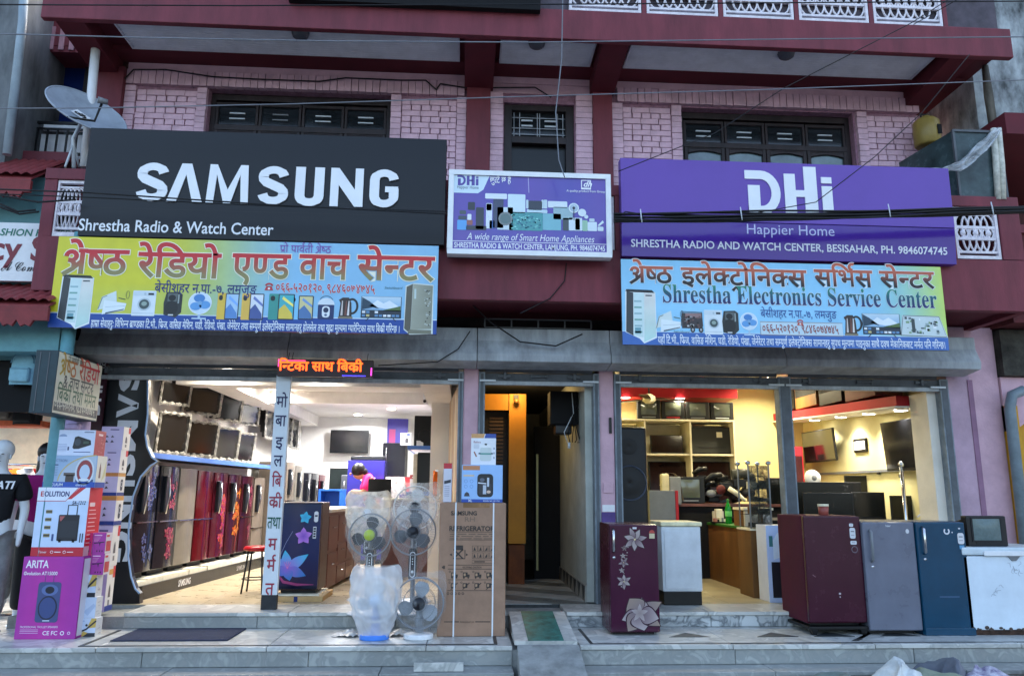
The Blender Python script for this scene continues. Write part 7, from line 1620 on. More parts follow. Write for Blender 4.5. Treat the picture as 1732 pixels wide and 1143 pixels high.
for k in range(44):
    x, y, z = rr.uniform(-.42, .42), rr.uniform(-.2, .2), rr.uniform(0, .46) * (1 - .008 * k); s = rr.uniform(.05, .12); c_ = rr.choice([BLACK, CRTB, FRK, GREYPL, CRTB, BRN])
    if k % 3 == 0: M().ball((x, y, z + s * .4), (s, s * .8, s * .7), 12, 8).build('heap_item', c_, hp)
    elif k % 3 == 1: M().box(x - s, x + s, y - s * .7, y + s * .7, z, z + s).build('heap_item', c_, hp, bev=.015)
    else: M().tube([(x - s, y, z + .02), (x, y - .05, z + s), (x + s * 1.2, y - .02, z + s * 1.1)], [.03, .04, .035], 10).build('heap_item', c_, hp)
M().tube([(.12, -.1, .42), (.30, -.12, .44), (.42, -.05, .36)], .075, 14).build('grey_duct', mat('grey_duct', (64, 66, 62), .5), hp)
M().tube([(-.02, -.32, .22), (.12, -.36, .12)], .035, 12).tube([(.12, -.36, .12), (.2, -.38, .04)], [.03, .02], 10).build('cream_tube', SHW, hp)
M().lathe([(0, -.02), (.06, -.015), (.07, 0)], (-.12, -.28, .2), 'y', 16).build('red_badge', mat('dull_red', (90, 30, 30), .5), hp)
# work counter: wooden front, green top, things on it
c0 = atz(1190, 974, ZF); c1 = atz(1262, 999, ZF)
wc = thing('wooden_counter', 'brown plywood counter with a green top and cream end', 'counter', (c0.x, c0.y, ZF), math.atan2(c1.y - c0.y, c1.x - c0.x))
PLY = mat('brown_plywood', (110, 76, 40), .5, noise=.25, ns=3, stretch=(1, 1, .25), detail=8); GREENT = mat('green_top', (52, 112, 40), .5, noise=.15)
wl = math.hypot(c1.y - c0.y, c1.x - c0.x); ch_ = at(1262, 890, c1.y).z - ZF - .03
M().box(.002, wl - .002, 0, .04, .0, ch_ - .001).build('front_board', PLY, wc); M().box(-.02, wl + .02, -.02, .55, ch_, ch_ + .03).build('top', GREENT, wc, bev=.004); M().box(0, .03, .041, .5, 0, ch_).build('end_board', PLY, wc)
m4 = Matrix(PM[wc.name]); ce = m4 @ Vector((wl, 0, 0))
simple('cream_cupboard', 'cream ended cupboard joined to the plywood counter', 'cupboard', [('end_panel', M().box(0, .17, 0, .04, 0, .97), mat('marbled_cream', (196, 190, 170), .4, noise=.15, ns=6), .003), ('brown_strip', M().box(.172, .24, .01, .05, 0, .96), PLY, 0), ('white_door', M().box(.245, .36, .02, .06, 0, .98), WHITEPL, .004), ('top', M().box(-.01, .37, -.01, .4, .981, 1.01), SHW, 0), ('body', M().box(.0, .36, .061, .4, 0, .98), PLY, 0)], (ce.x + .012, ce.y - .05, ZF))
xq = at(1296, 960, .1)
def fr_ac(p, w_, h):
    p.rect(0, 0, w_, h, (188, 206, 236), 0); p.poly([(.2 * w_, .55 * h), (w_, .66 * h), (w_, .93 * h), (.35 * w_, .9 * h), (.2 * w_, .8 * h)], (222, 232, 240), 1); p.poly([(.08 * w_, .72 * h), (.2 * w_, .72 * h), (.2 * w_, .86 * h), (.08 * w_, .86 * h)], (60, 120, 120), 2); p.line([(.4 * w_, .72 * h), (w_, .76 * h)], .012 * h, (140, 160, 180), 2)
    p.rect(.12 * w_, .06 * h, .88 * w_, .46 * h, (26, 30, 38), 1); p.rect(.42 * w_, .1 * h, .56 * w_, .38 * h, (120, 160, 170), 2); r = random.Random(3)
    for k in range(14): p.rect(w_ * r.uniform(.44, .85), h * r.uniform(.12, .42), .1 * w_, .04 * h, r.choice([(60, 90, 100), (190, 206, 206), (90, 130, 110)]), 3)
carton('appliance_carton', 'blue-white air conditioner carton behind the plain burgundy fridge', xq.x, xq.x + .36, .05, ZF + .001, at(1310, 888, .05).z, .30, fr_ac)
tz = ZF + ch_ + .031
def on(x, y): q = m4 @ Vector((x, y, 0)); return (q.x, q.y, tz)
bt = thing('soda_bottle', 'green plastic soda bottle on the plywood counter', 'bottle', on(.86, .12)); GB = mat('green_bottle', (16, 130, 40), .12, noise=.1)
M().lathe([(0, 0), (.042, 0), (.045, .02), (.041, .09), (.045, .13), (.045, .19), (.03, .25), (.014, .29), (.014, .31)], n=18).build('bottle_body', GB, bt); M().lathe([(0, .335), (.015, .335), (.016, .311)], n=12).build('cap', GREENT, bt); M().lathe([(.046, .10), (.046, .17)], n=18).build('label', mat('pale_green_label', (120, 220, 120), .5), bt)
for k, (x, y, nm, lb) in enumerate(((.10, .10, 'small_carton', 'tiny cream pack at the counter corner'), (.38, .14, 'small_carton', 'white pink printed pack on the plywood counter'), (.54, .10, 'small_carton', 'upright white pack on the plywood counter'))):
    q = on(x, y); s = (.07, .15, .09)[k]; carton(nm, lb, q[0] - s / 2, q[0] + s / 2, q[1], q[2] + .001, q[2] + (.11, .16, .19)[k], .08, (None, lambda p, w_, h: (p.rect(.0, 0, w_, h, (216, 206, 196), 0), p.rect(.2 * w_, .3 * h, .6 * w_, .2 * h, (200, 120, 140), 1)), None)[k], None, SHW, bev=.003)
q = on(.66, .1); it = thing('tool_tray', 'dark tray of repair tools and loose pieces on the counter', 'tray', q); M().box(-.14, .12, -.06, .1, 0.001, .02).build('tray', BLACK, it); r = random.Random(5)
for k in range(8): M().box(-.12 + .03 * k, -.09 + .03 * k, -.05, .03 + .03 * r.random(), .021, .03 + .05 * r.random()).build('loose_piece', r.choice([SHW, FRK, RED, GREYPL, mat('pinkish', (190, 130, 120), .5)]), it)
# glass showcase with steel posts
gx0, gx1 = at(1268, 850, .45).x, at(1303, 850, .45).x
gs = thing('glass_showcase', 'narrow glass showcase with bright steel posts beside the counter', 'showcase', (gx0, .45, tz + .0)); gw, gh = gx1 - gx0, at(1283, 786, .5).z - tz
SG = film('show_glass', (60, 64, 60), .55, .05, .0)
for x, y in ((0, 0), (gw, .0), (0, .35), (gw, .35)): M().tube([(x, y, .001), (x, y, gh)], .010, 10).build('post', GREYPL, gs); M().lathe([(0, gh + .05), (.03, gh + .04), (.035, gh + .015), (.02, gh + .001)], (x, y, 0), n=14).build('post_cap', CHROME, gs)
for k in range(5): M().box(.0, gw, .0, .35, .01 + gh * k / 5, .016 + gh * k / 5).build('glass_shelf', SG, gs)
r = random.Random(8)
for k in range(4):
    for j in range(3): x = .05 + j * gw * .3; M().box(x, x + .08, .08, .22, .017 + gh * k / 5, .05 + gh * k / 5 + .07 * r.random()).build('stock_item', r.choice([BLACK, GREYPL, SHW, CRTB, PLY]), gs)
M().box(.005, gw - .005, -.001, .003, .02, gh - .01).build('front_glass', SG, gs)
simple('showcase_stand', 'plain wooden stand carrying the glass showcase', 'stand', [('body', M().box(-.02, gw + .03, -.03, .42, 0, tz - ZF - .02), PLY, .004), ('top', M().box(-.025, gw + .035, -.035, .425, tz - ZF - .0198, tz - ZF - .0005), SHW, 0)], (gx0, .45, ZF))
# wall TVs, clock, monitors along the right wall (looking to -X)
def tvr(label, pxa, pxb, y0, y1, **k):
    a = atx(pxa, (y0 + y1) / 2, 5.66); b_ = atx(pxb, (y0 + y1) / 2, 5.66); c = atx((pxa + pxb) / 2, y1, 5.66); d = atx((pxa + pxb) / 2, y0, 5.66)
    return tv(label, (5.64, (a.y + b_.y) / 2, c.z), R(-90), abs(a.y - b_.y), d.z - c.z, .12, **k)
tvr('smaller flat TV on the pink-lit right wall', 1362, 1415, 727, 781, tilt=(R(4), 0)); tvr('large flat TV on the pink-lit right wall', 1499, 1583, 708, 795, tilt=(R(4), 0))
a = atx(1444, 766, 5.79); b_ = atx(1466, 766, 5.79); d = atx(1455, 741, 5.79)
for k, (y, l, c) in enumerate(((1.0, .8, BRN), (1.9, .7, CRTB), (2.7, .75, PLY), (3.5, .6, BLACK))): simple('flat_carton', ('nearest brown carton lying on the red bulkhead', 'dark grey carton second on the red bulkhead', 'plywood brown carton third on the red bulkhead', 'black carton farthest back on the red bulkhead')[k], 'carton', [('box', M().box(0, .38, 0, l, 0, .36), c, .006), ('lid_flap', M().box(-.004, .0, .02, l - .02, .18, .34), BLACKM, 0)], (5.34, y, 2.88 + .042 * (y + l - .45)), 0, 'cartons lying on the red bulkhead')
ck = thing('wall_clock', 'square black framed white clock between the two wall TVs', 'clock', (5.79, (a.y + b_.y) / 2, a.z), R(-90)); w_ = abs(a.y - b_.y) / 2; h = d.z - a.z
M().box(-w_, w_, 0, .03, 0, h).build('frame', BLACK, ck, bev=.02); M().box(-w_ + .035, w_ - .035, -.002, .0, .04, h - .04).build('dial', WHITEPL, ck)
simple('wall_rail', 'grey cable rail along the right service wall', 'rail', [('rail', M().box(-.03, 0, 0, 3.0, 0, .035), GREYPL, 0), ('bracket', M().box(-.028, 0, 1.0, 1.05, -.03, -.001), FRK, 0)], (5.815, .9, atx(1450, 800, 5.8).z))
simple('red_display', 'tall red display rack in the far service corner', 'rack', [('frame', M().box(0, .16, 0, .5, 0, 1.95), RED, .004), ('poster', M().box(.02, .14, -.004, -.001, .9, 1.8), mat('dark_poster', (60, 26, 30), .3, noise=.3, ns=6), 0)], (at(1347, 780, 3.6).x, 3.7, ZF))
x = at(1325, 830, 2.3)
for k, (px_, wd, zt__, Y, lb) in enumerate(((1316, .34, 808, 2.5, 'dark monitor seen past the middle post'), (1395, .95, 815, 1.9, 'wide dark TV lying back on the rear table'), (1448, .34, 804, 2.3, 'upright black panel right of the wide dark TV'), (1468, .42, 832, 1.7, 'small grey monitor in front of the black panel'), (1545, .62, 838, 1.2, 'black monitor below the large wall TV'), (1400, .62, 833, 1.2, 'old black TV back among the monitors'))):
    q = at(px_, zt__, Y); zt_ = q.z; tbl = ZF + .86
    tv(lb, (q.x, Y, tbl + .001), R(-12 * (k % 2)), wd, zt_ - tbl, .12, group='monitors crowded on the rear table', sm=mat('reflecting_screen', (20, 22, 22), .16, noise=.2, ns=2))
simple('rear_table', 'long dark table carrying the crowded monitors', 'table', [('top', M().box(0, 2.0, 0, 1.7, .82, .858), BLACKM, .004), ('leg', M().box(.05, .1, .05, .1, 0, .82), FRK, 0), ('leg', M().box(1.9, 1.95, .05, .1, 0, .82), FRK, 0), ('modesty_board', M().box(.1, 1.9, .06, .08, .2, .82), BLACKM, 0)], (3.78, 1.05, ZF))
q = at(1375, 808, 2.4); pf_ = thing('table_fan', 'small white desk fan among the monitors', 'fan', (q.x, 2.4, ZF + .859)); hz_ = q.z - ZF - .859
M().lathe([(0, -.05), (.06, -.045), (.11, -.02), (.12, .02), (.08, .05), (0, .06)], (0, 0, hz_), 'y', 20).build('head', WHITEPL, pf_); M().tube([(0, .03, 0), (0, .03, hz_)], .015, 8).build('neck', GREYPL, pf_); M().lathe([(0, -.056), (.035, -.053), (.04, -.045)], (0, 0, hz_), 'y', 12).build('hub', GREYPL, pf_)
q = at(1524, 785, .55); pl_ = thing('steel_post', 'polished steel post with a ball top behind the grey fridge', 'post', (q.x, .55, ZF)); h = q.z - ZF
M().tube([(0, 0, .01), (0, 0, h - .03)], .022, 14).build('tube', CHROME, pl_); M().ball((0, 0, h), .035, 14, 10).build('ball', CHROME, pl_); M().lathe([(0, .012), (.07, .01), (.08, 0)], n=16).build('foot', CHROME, pl_); M().box(-.04, -.018, -.01, .01, h - .16, h - .12).build('clip', CHROME, pl_)
m_ = M().tube([tuple(at(1588, 690, .5)), tuple(at(1584, 760, .5)), tuple(at(1578, 800, .52)), tuple(at(1579, 850, .52)), tuple(at(1552, 874, .5))], .012, 6); tag(m_.build('white_cable', WHITEPL), 'white cable drooping beside the large wall TV', 'cable')
# lights of the service room
for k, (px_, py_) in enumerate(((1385, 709), (1432, 703), (1483, 697), (1541, 689))):
    q = atz(px_, py_, 2.775); x_ = min(q.x, 5.55); lamp('bulkhead_spot', ('first', 'second', 'third', 'fourth')[k] + ' round spot from the back under the red bulkhead', (5.56, min(3.9, max(.75, 5.56 / ((px_ - 781) / F) - 8.7)), 2.735 + .0418 * (min(3.9, max(.75, 5.56 / ((px_ - 781) / F) - 8.7)) - .45) - .022), 11, col=(1, .93, .84), em=16, rad=.08, group='spots under the red bulkhead', spread=120)
for k, (x_, y_) in enumerate(((2.6, 3.66), (3.5, 3.66), (4.9, 3.3), (2.7, 1.6), (4.2, 1.7))):
    lamp('ceiling_spot', ('left spot in the red strip over the shelves', 'right spot in the red strip over the shelves', 'spot lighting the cream wall between shelves and rack', 'spot in the service room ceiling above the counter', 'spot in the service room ceiling above the monitors')[k], (x_, y_, 3.198 if k < 2 else 3.498), (14, 14, 50, 26, 16)[k], col=(1, .88, .56), em=14, group='spots in the service room ceiling')

# ---------------------------------------------------------------- goods on the right steps
BURG = gl('burgundy_door', (62, 18, 44), .16); BURS = gl('burgundy_side', (66, 22, 40), .25)
def d_burg(p, w_, h):
    A, B_, C = (140, 126, 124), (172, 160, 160), (88, 66, 76)
    x, y = .58 * w_, .20 * h
    for k, (a, l) in enumerate(((25, .25), (80, .15), (125, .17), (200, .19), (235, .21), (285, .17), (330, .24), (-15, .2))): p.petal(x, y, l * 1.04 * w_ / .5, (.14 + .05 * (k % 3)) * w_ / .5, a, (52, 30, 44), 1.95 + .12 * k); p.petal(x, y, l * w_ / .5, (.12 + .045 * (k % 3)) * w_ / .5, a, C if k % 2 else (112, 98, 112), 2 + .12 * k, B_ if k % 2 else (150, 132, 118))
    for k in range(5): p.petal(x, y, .09 * w_ / .5, .04, 72 * k + 15, A, 4 + .1 * k, B_)
    flower(p, .52 * w_, .86 * h, .12, [(C, B_), (A, B_)], 7, 2, 10); flower(p, .28 * w_, .48 * h, .075, [(C, B_), (A, B_)], 6, 2, 30); flower(p, .28 * w_, .65 * h, .052, [(C, B_)], 5, 2, 50); flower(p, .27 * w_, .71 * h, .03, [(A, B_)], 5, 2); flower(p, .24 * w_, .58 * h, .03, [(A, B_)], 5, 2); flower(p, .30 * w_, .78 * h, .032, [(C, A)], 5, 2)
    r = random.Random(7)
    for k in range(26): t = r.random(); p.ell((.22 + .25 * t * t + .05 * r.random()) * w_, (.40 + .5 * t) * h, .006, .005, r.choice([A, B_, C]), 2, 7)
    p.rect(.48 * w_, .955 * h, .08 * w_, .018 * h, (210, 206, 210), 3); p.rect(.82 * w_, .87 * h, .11 * w_, .045 * h, (196, 184, 150), 3); p.poly(arc(.875 * w_, .918 * h, .06 * w_, .03 * h, 0, 180, 8), (170, 70, 66), 3)
def stick(p, x, y, w_, h, c=(206, 208, 212)): p.rrect(x, y, w_, h, min(w_, h) * .3, c, 2); p.rect(x + .2 * w_, y + .62 * h, .6 * w_, .08 * h, (90, 90, 100), 3); p.rect(x + .2 * w_, y + .3 * h, .6 * w_, .05 * h, (130, 130, 140), 3)
def front(px0, px1, pyt, pyb, Y): xa, xb = at(px0, (pyt + pyb) / 2, Y).x, at(px1, (pyt + pyb) / 2, Y).x; return xa, xb, at((px0 + px1) / 2, pyt, Y).z
Yf = -1.07; xa, xb, zt_ = front(1032, 1115, 886, 1075, Yf)
fb = fridge('burgundy fridge printed with large silver flowers by the passage', (xa, Yf, ZT), 0, xb - xa, .56, zt_ - ZT, BURS, BURG, None, 'bar', d_burg, foot=.02, hx=.035, hl=.22, hz=zt_ - ZT - .045)
xa, xb, zt_ = front(1120, 1187, 882, 1018, -.14)
ww = thing('white_fridge', 'small white fridge with cream lid and dark foot inside the right shutter', 'refrigerator', (xa, -.14, ZF)); w_, h = xb - xa, zt_ - ZF
M().box(0, w_, .0, .5, .14, h - .05).build('cabinet', mat('white_enamel', (206, 212, 216), .35, noise=.08, ns=5), ww, bev=.015); M().box(-.01, w_ + .015, -.02, .52, h - .048, h).build('lid', mat('cream_lid', (222, 214, 176), .4), ww, bev=.015); M().box(.01, w_ - .01, .01, .49, 0, .138).build('foot', BLACK, ww, bev=.006); M().box(.03, w_ - .07, -.008, -.001, .17, h - .10).build('front_panel', MATS['white_enamel'], ww, bev=.004)
Yf = -1.07; xa, xb, zt_ = front(1364, 1462, 872, 1055, Yf); zb_ = at(1415, 1055, Yf).z; 
def d_stk(p, w_, h): stick(p, .80 * w_, h * .90, .07 * w_, .03 * h); stick(p, .80 * w_, .79 * h, .10 * w_, .10 * h); stick(p, .80 * w_, .735 * h, .11 * w_, .035 * h); p.ring(.865 * w_, .69 * h, .05 * w_, .012 * w_, (120, 110, 120), 2); p.line([(.1 * w_, .46 * h), (.15 * w_, .44 * h)], .006, (150, 110, 120), 2); p.ell(.55 * w_, .29 * h, .012, .01, (190, 180, 186), 2, 8); p.ell(.55 * w_, .26 * h, .006, .008, (190, 180, 186), 2, 8)
legz = zb_ - ZT
f_ = fridge('plain burgundy fridge on a black stand with stickers at its right edge', (xa, Yf, ZT + legz - .02), R(1), xb - xa, .62, zt_ - ZT - legz + .02, mat('burgundy_side_plain', (78, 26, 44), .6, noise=.1, ns=4, spec=.15), gl('burgundy_plain_door', (58, 12, 34), .25), None, None, d_stk, foot=.02)
sd = thing('fridge_stand', 'black four legged stand under the plain burgundy fridge', 'stand', (xa, Yf, ZT), R(1)); w_ = xb - xa
M().box(-.01, w_ + .01, -.01, .63, legz - .05, legz - .022).build('frame', BLACK, sd, bev=.004)
for x, y in ((.02, .0), (w_ - .07, .0), (.02, .54), (w_ - .07, .54)): M().hexa([(x + .005, y, 0), (x + .045, y, 0), (x + .045, y + .05, 0), (x + .005, y + .05, 0), (x - .01, y - .005, legz - .051), (x + .06, y - .005, legz - .051), (x + .06, y + .06, legz - .051), (x - .01, y + .06, legz - .051)]).build('leg', BLACK, sd)
Yf = -1.10; xa, xb, zt_ = front(1465, 1554, 882, 1072, Yf)
GRS = gl('slate_grey_door', (104, 108, 122), .28)
def d_gr(p, w_, h): p.ell(.86 * w_, .915 * h, .018, .022, (206, 206, 210), 2); p.text('haier', .45 * w_, .955 * h, .03, (206, 208, 214), 2, w=.1 * w_, bold=.02)
fridge('slate grey single door fridge with a long dark handle', (xa, Yf, ZT), R(0), xb - xa, .56, zt_ - ZT, mat('dark_grey_side', (70, 74, 82), .4, noise=.08), GRS, None, 'bar', d_gr, foot=.03, hx=.07, hl=.30, hz=zt_ - ZT - .08, hm=GREYPL)
xa, xb, zt_ = front(1557, 1641, 882, 1078, Yf - .02)
def d_bl(p, w_, h): stick(p, .83 * w_, .80 * h, .13 * w_, .10 * h); p.rect(.85 * w_, .755 * h, .1 * w_, .035 * h, (90, 150, 190), 2); p.ring(.62 * w_, .915 * h, .025, .014, (210, 214, 220), 2, 12, 130, 410); p.ell(.73 * w_, .905 * h, .007, .007, (200, 206, 214), 2, 8); p.ell(.88 * w_, .94 * h, .012, .008, (190, 200, 210), 2, 8); p.line([(.35 * w_, .335 * h), (.75 * w_, .335 * h)], .012, (60, 92, 124), 1)
fb2 = fridge('deep blue single door fridge with stickers beside the white chest freezer', (xa, Yf - .02, ZT), 0, xb - xa, .56, zt_ - ZT, gl('teal_blue_side', (22, 52, 78), .3), gl('teal_blue_door', (10, 62, 88), .22), None, 'bar', d_bl, foot=.0, hx=.06, hl=.26, hz=zt_ - ZT - .05)
M().box(.0, xb - xa, -.012, .05, .001, .07).build('drawer_plinth', MATS['teal_blue_door'], fb2, bev=.006)
# chest freezer with the CRT set on it
Yf = -1.12; xa, xb, zt_ = front(1634, 1800, 925, 1072, Yf)
WE = mat('chest_white', (206, 218, 228), .35, noise=.05, ns=4); RUST = mat('rusty_foot', (70, 50, 40), .8, noise=.4, ns=20)
cz = thing('chest_freezer', 'white chest freezer with scratched front and rusty foot', 'freezer', (xa, Yf, ZT)); w_, h = xb - xa, zt_ - ZT
M().box(0, w_, 0, .62, .05, h - .085).build('cabinet', WE, cz, bev=.012); M().box(-.006, w_ + .006, -.012, .63, h - .078, h).build('lid', mat('lid_white', (196, 208, 214), .35, noise=.06), cz, bev=.02); M().box(.01, w_ - .01, .02, .6, 0, .05).build('foot', RUST, cz)
M().box(.21, .62, -.03, -.011, h - .083, h - .035).build('handle', WHITEPL, cz, bev=.008); M().hexa([(.50, -.012, h - .13), (.54, -.012, h - .13), (.54, -.001, h - .13), (.50, -.001, h - .13), (.46, -.02, h - .085), (.58, -.02, h - .085), (.58, -.001, h - .085), (.46, -.001, h - .085)]).build('latch', GREYPL, cz)
p = Print((0, -.0015, 0)); r = random.Random(6)
for cx, cy, n_ in ((.53, .62, 9), (.34, .40, 5)):
    for k in range(n_): a = r.uniform(0, 6.28); x, y = cx + r.uniform(-.05, .05), cy + r.uniform(-.05, .05); p.line([(x, y), (x + .04 * math.cos(a), y + .04 * math.sin(a)), (x + .05 * math.cos(a + .5), y + .05 * math.sin(a + .5))], .004, (150, 160, 172), 1 + .05 * k)
p.rrect(.07, .75, .05, .02, .008, (150, 164, 176), 1)
for k in range(12): x = r.uniform(.0, .7); p.ell(x, .055 + .02 * r.random() * r.random(), r.uniform(.01, .03), r.uniform(.006, .02), (64, 50, 44), 1 + .05 * k, 9)
p.build('scratches', P_CARD, cz)
xa2, xb2, zq = front(1634, 1703, 872, 924, Yf + .1)
crt('old CRT set with grey-green screen on the white chest freezer', (xa2, Yf + .08, zt_ + .001), R(2), xb2 - xa2, zq - zt_, .42, None, FRK, mat('crt_grey_glass', (96, 112, 112), .15, noise=.08, ns=40), .2)
simple('paint_tub', 'small tub with reddish band on top of the plain burgundy fridge', 'tub', [('tub', M().lathe([(0, 0), (.045, 0), (.052, .10), (0, .10)], n=16), mat('tub_red', (150, 76, 66), .4), 0), ('lid', M().lathe([(0, .125), (.055, .125), (.055, .1005), (0, .1005)], n=16), SHW, 0)], (at(1393, 868, -.8).x, -.80, at(1393, 868, -.8).z - .03))
# ================================================================ NEIGHBOURS, DISH, WIRES, SMALL THINGS
STAIN = mat('stained_render', (120, 124, 126), .85, noise=.3, ns=2.2, bump=.4, bs=30, col2=(52, 56, 58), detail=9, stretch=(1, 1, .35))
TEALW = mat('teal_fascia', (104, 156, 164), .6, noise=.12, ns=4)
RTILE = mat('red_roof_tile', (128, 52, 54), .6, noise=.15, ns=8)
nb = thing('neighbour_building', 'left neighbour with grey stained wall, dark blue window and two small tiled roofs', 'building', (-5.4, .2, 0))
N = lambda m_, n_, ma, **k: m_.build(n_, ma, nb, w=True, **k)
# stained side pier and upper storey set back
N(M().box(-6.6, at(30, 120, -.6).x, -.6, 1.2, 3.3, 9), 'grey_pier', STAIN)
N(M().box(-7.5, -4.63, .45, .6, 3.3, 9), 'upper_wall', mat('upper_grey_wall', (84, 92, 96), .8, noise=.2, ns=3))  # grey wall with its own uneven tone
N(M().box(at(48, 150, .2).x - .1, at(48, 150, .2).x, .0, .44, 4.6, 7.2), 'reveal', MAROON)
N(M().tube([tuple(at(40, 0, -.72)), tuple(at(38, 40, -.72)), tuple(at(12, 262, -.72))], .045, 12), 'drain_pipe', mat('grey_pvc', (150, 166, 176), .4, noise=.1))
wx0, wx1, wz0, wz1 = fit(62, 205, 64, 212, .36)
WY = -.86
wf = M().box(wx0, wx0 + .06, 1.12 + WY, 1.24 + WY, wz0, wz1).box(wx1, wx1 + .06, 1.12 + WY, 1.24 + WY, wz0, wz1).box(wx0 + .06, wx1, 1.12 + WY, 1.24 + WY, wz1 - .06, wz1).box(wx0 + .06, wx1, 1.12 + WY, 1.24 + WY, wz1 - .36, wz1 - .30).box((wx0 * .4 + wx1 * .6), (wx0 * .4 + wx1 * .6) + .06, 1.13 + WY, 1.23 + WY, wz0, wz1 - .36)
wo = N(wf, 'window_frame', WOODD); M().box(wx0 + .06, wx1, 1.17 + WY, 1.19 + WY, wz0, wz1 - .36).build('pane', mat('blue_curtain_glass', (20, 40, 96), .12, noise=.2, ns=2), wo, w=True); M().box(wx0 + .06, wx1, 1.17 + WY, 1.19 + WY, wz1 - .30, wz1 - .06).build('pane', mat('pale_transom', (120, 140, 150), .3, noise=.1), wo, w=True)
N(M().box(wx0 - .05, wx0 - .0, 1.10 + WY, 1.2 + WY, wz0, wz1), 'white_trim', LOUV)
N(M().box(-6.0, -4.62, -.05, 1.25, 6.78, 6.86).box(-6.0, -4.62, -.06, -.02, 6.86, 7.4), 'upper_canopy', MAROON)
cs_ = M()
for k in range(9): cs_.box(-5.66 + .12 * k, -5.60 + .12 * k, -.075, -.06, 6.80, 7.1)
N(cs_, 'canopy_slats', mat('pinkish_slat', (180, 140, 150), .6), kind='stuff')
# balcony railing, white boards behind
RB, RT = at(90, 262, -.1).z, at(90, 217, -.1).z
N(M().box(-5.6, -4.52, .0, .06, RB, RB + .30).box(-5.6, -4.52, .02, .05, RB + .36, RB + .46), 'white_board', WHITEPL)
rl = thing('balcony_railing', 'black iron balcony railing of the left neighbour', 'railing', (-5.6, -.1, RB - .04)); 
M().box(0, 1.08, -.015, .015, .42, .45).build('top_rail', BLACK, rl); M().box(0, 1.08, -.012, .012, .35, .37).build('middle_rail', BLACK, rl); M().box(0, 1.08, -.012, .012, .04, .07).build('bottom_rail', BLACK, rl)
for k in range(10): M().box(.02 + .11 * k, .038 + .11 * k, -.01, .01, .07, .35).build('baluster', BLACK, rl)
N(M().box(-6.2, -4.52, -.3, .45, RB - .16, RB - .05), 'balcony_slab', MAROON)
def tileroof(name, x0, x1, zt_, zb_, yt, yb, teal=True):
    rf = N(M().hexa([(x0, yb, zb_ - .03), (x1, yb, zb_ - .03), (x1, yt, zt_ - .03), (x0, yt, zt_ - .03), (x0, yb, zb_ - .01), (x1, yb, zb_ - .01), (x1, yt, zt_ - .01), (x0, yt, zt_ - .01)]), name, RTILE)
    nrow, w_ = 4, .10; me = None
    for r_ in range(nrow):
        for k in range(int((x1 - x0) / w_)):
            if me is None: me = M().grid(lambda u, v: ((u - .5) * w_ * .98, -v * .5 * (yt - yb) / nrow * 2.1, .026 * math.sin(math.pi * u) + .012 - v * (zt_ - zb_) / nrow * 1.05), 5, 1).mesh('roof_tile', RTILE, fixn=False)
            o = link('roof_tile', me, rf); t = r_ / nrow; o.location = PM[nb.name].inverted() @ Vector((x0 + w_ * (k + .5), yt + (yb - yt) * t, zt_ + (zb_ - zt_) * t + .006 * r_))
    if teal:
        sc = M(); n = int((x1 - x0) / .16)
        sc.box(x0, x1, yb - .0, yb + .04, zb_ - .16, zb_ - .031)
        for k in range(n): sc.prism([(x0 + .16 * k, zb_ - .16), (x0 + .16 * k + .155, zb_ - .16), (x0 + .16 * k + .12, zb_ - .22), (x0 + .16 * k + .08, zb_ - .20), (x0 + .16 * k + .04, zb_ - .22)], yb - .004, yb + .03, 'y')
        sc.build('scalloped_edge', RTILE, rf, w=True, kind='stuff')
    return rf
tileroof('tiled_roof', -6.0, -4.50, at(60, 274, -.4).z, at(60, 300, -1.0).z, -.4, -1.0); tileroof('tiled_roof', -6.2, -4.0, at(80, 486, -.7).z, at(80, 514, -1.3).z, -.7, -1.3)
za, zb_ = at(60, 345, -1.0).z, at(50, 480, -.95).z
N(M().box(-6.2, -4.55, -.62, -.5, 2.95, at(60, 300, -.62).z), 'teal_wall', TEALW); N(M().box(-6.2, -4.02, -1.0, -.7, 2.98, at(60, 530, -1.0).z), 'teal_fascia', TEALW)
N(M().box(-6.2, -5.0, -1.0, -.63, 4.0, 4.12), 'teal_ledge', TEALW); N(M().box(-5.1, -4.62, -.8, -.63, 3.86, 3.95), 'dark_ledge', BLACKM)
fa = Face((-80, 372), (122, 381), (112, 480), (-85, 470), -.86)
fs = thing('shop_sign', 'white fashion shop sign cut by the left edge with green and maroon lettering', 'shop sign', (fa.x0, fa.Y, fa.z0)); M().box(0, fa.W, 0, .05, 0, fa.H).build('panel', WHITEPL, fs, bev=.004)
p = Print((0, -.001, 0)); a = fa.loc(2, 398); p.text('FASHION HOUSE', a[0] - .14, a[1], .105, (20, 110, 90), 3, bold=.02, shear=.15); 
a = fa.loc(0, 432); p.text('cy S', a[0] - .10, fa.H * .36, .36, (120, 24, 40), 3, w=.55, bold=.02); p.text('𝓐 𝓒𝓸𝓶𝓹', fa.loc(4, 445)[0], fa.H * .17, .15, (30, 30, 40), 3, w=.40); p.build('lettering', P_MATTE, fs)
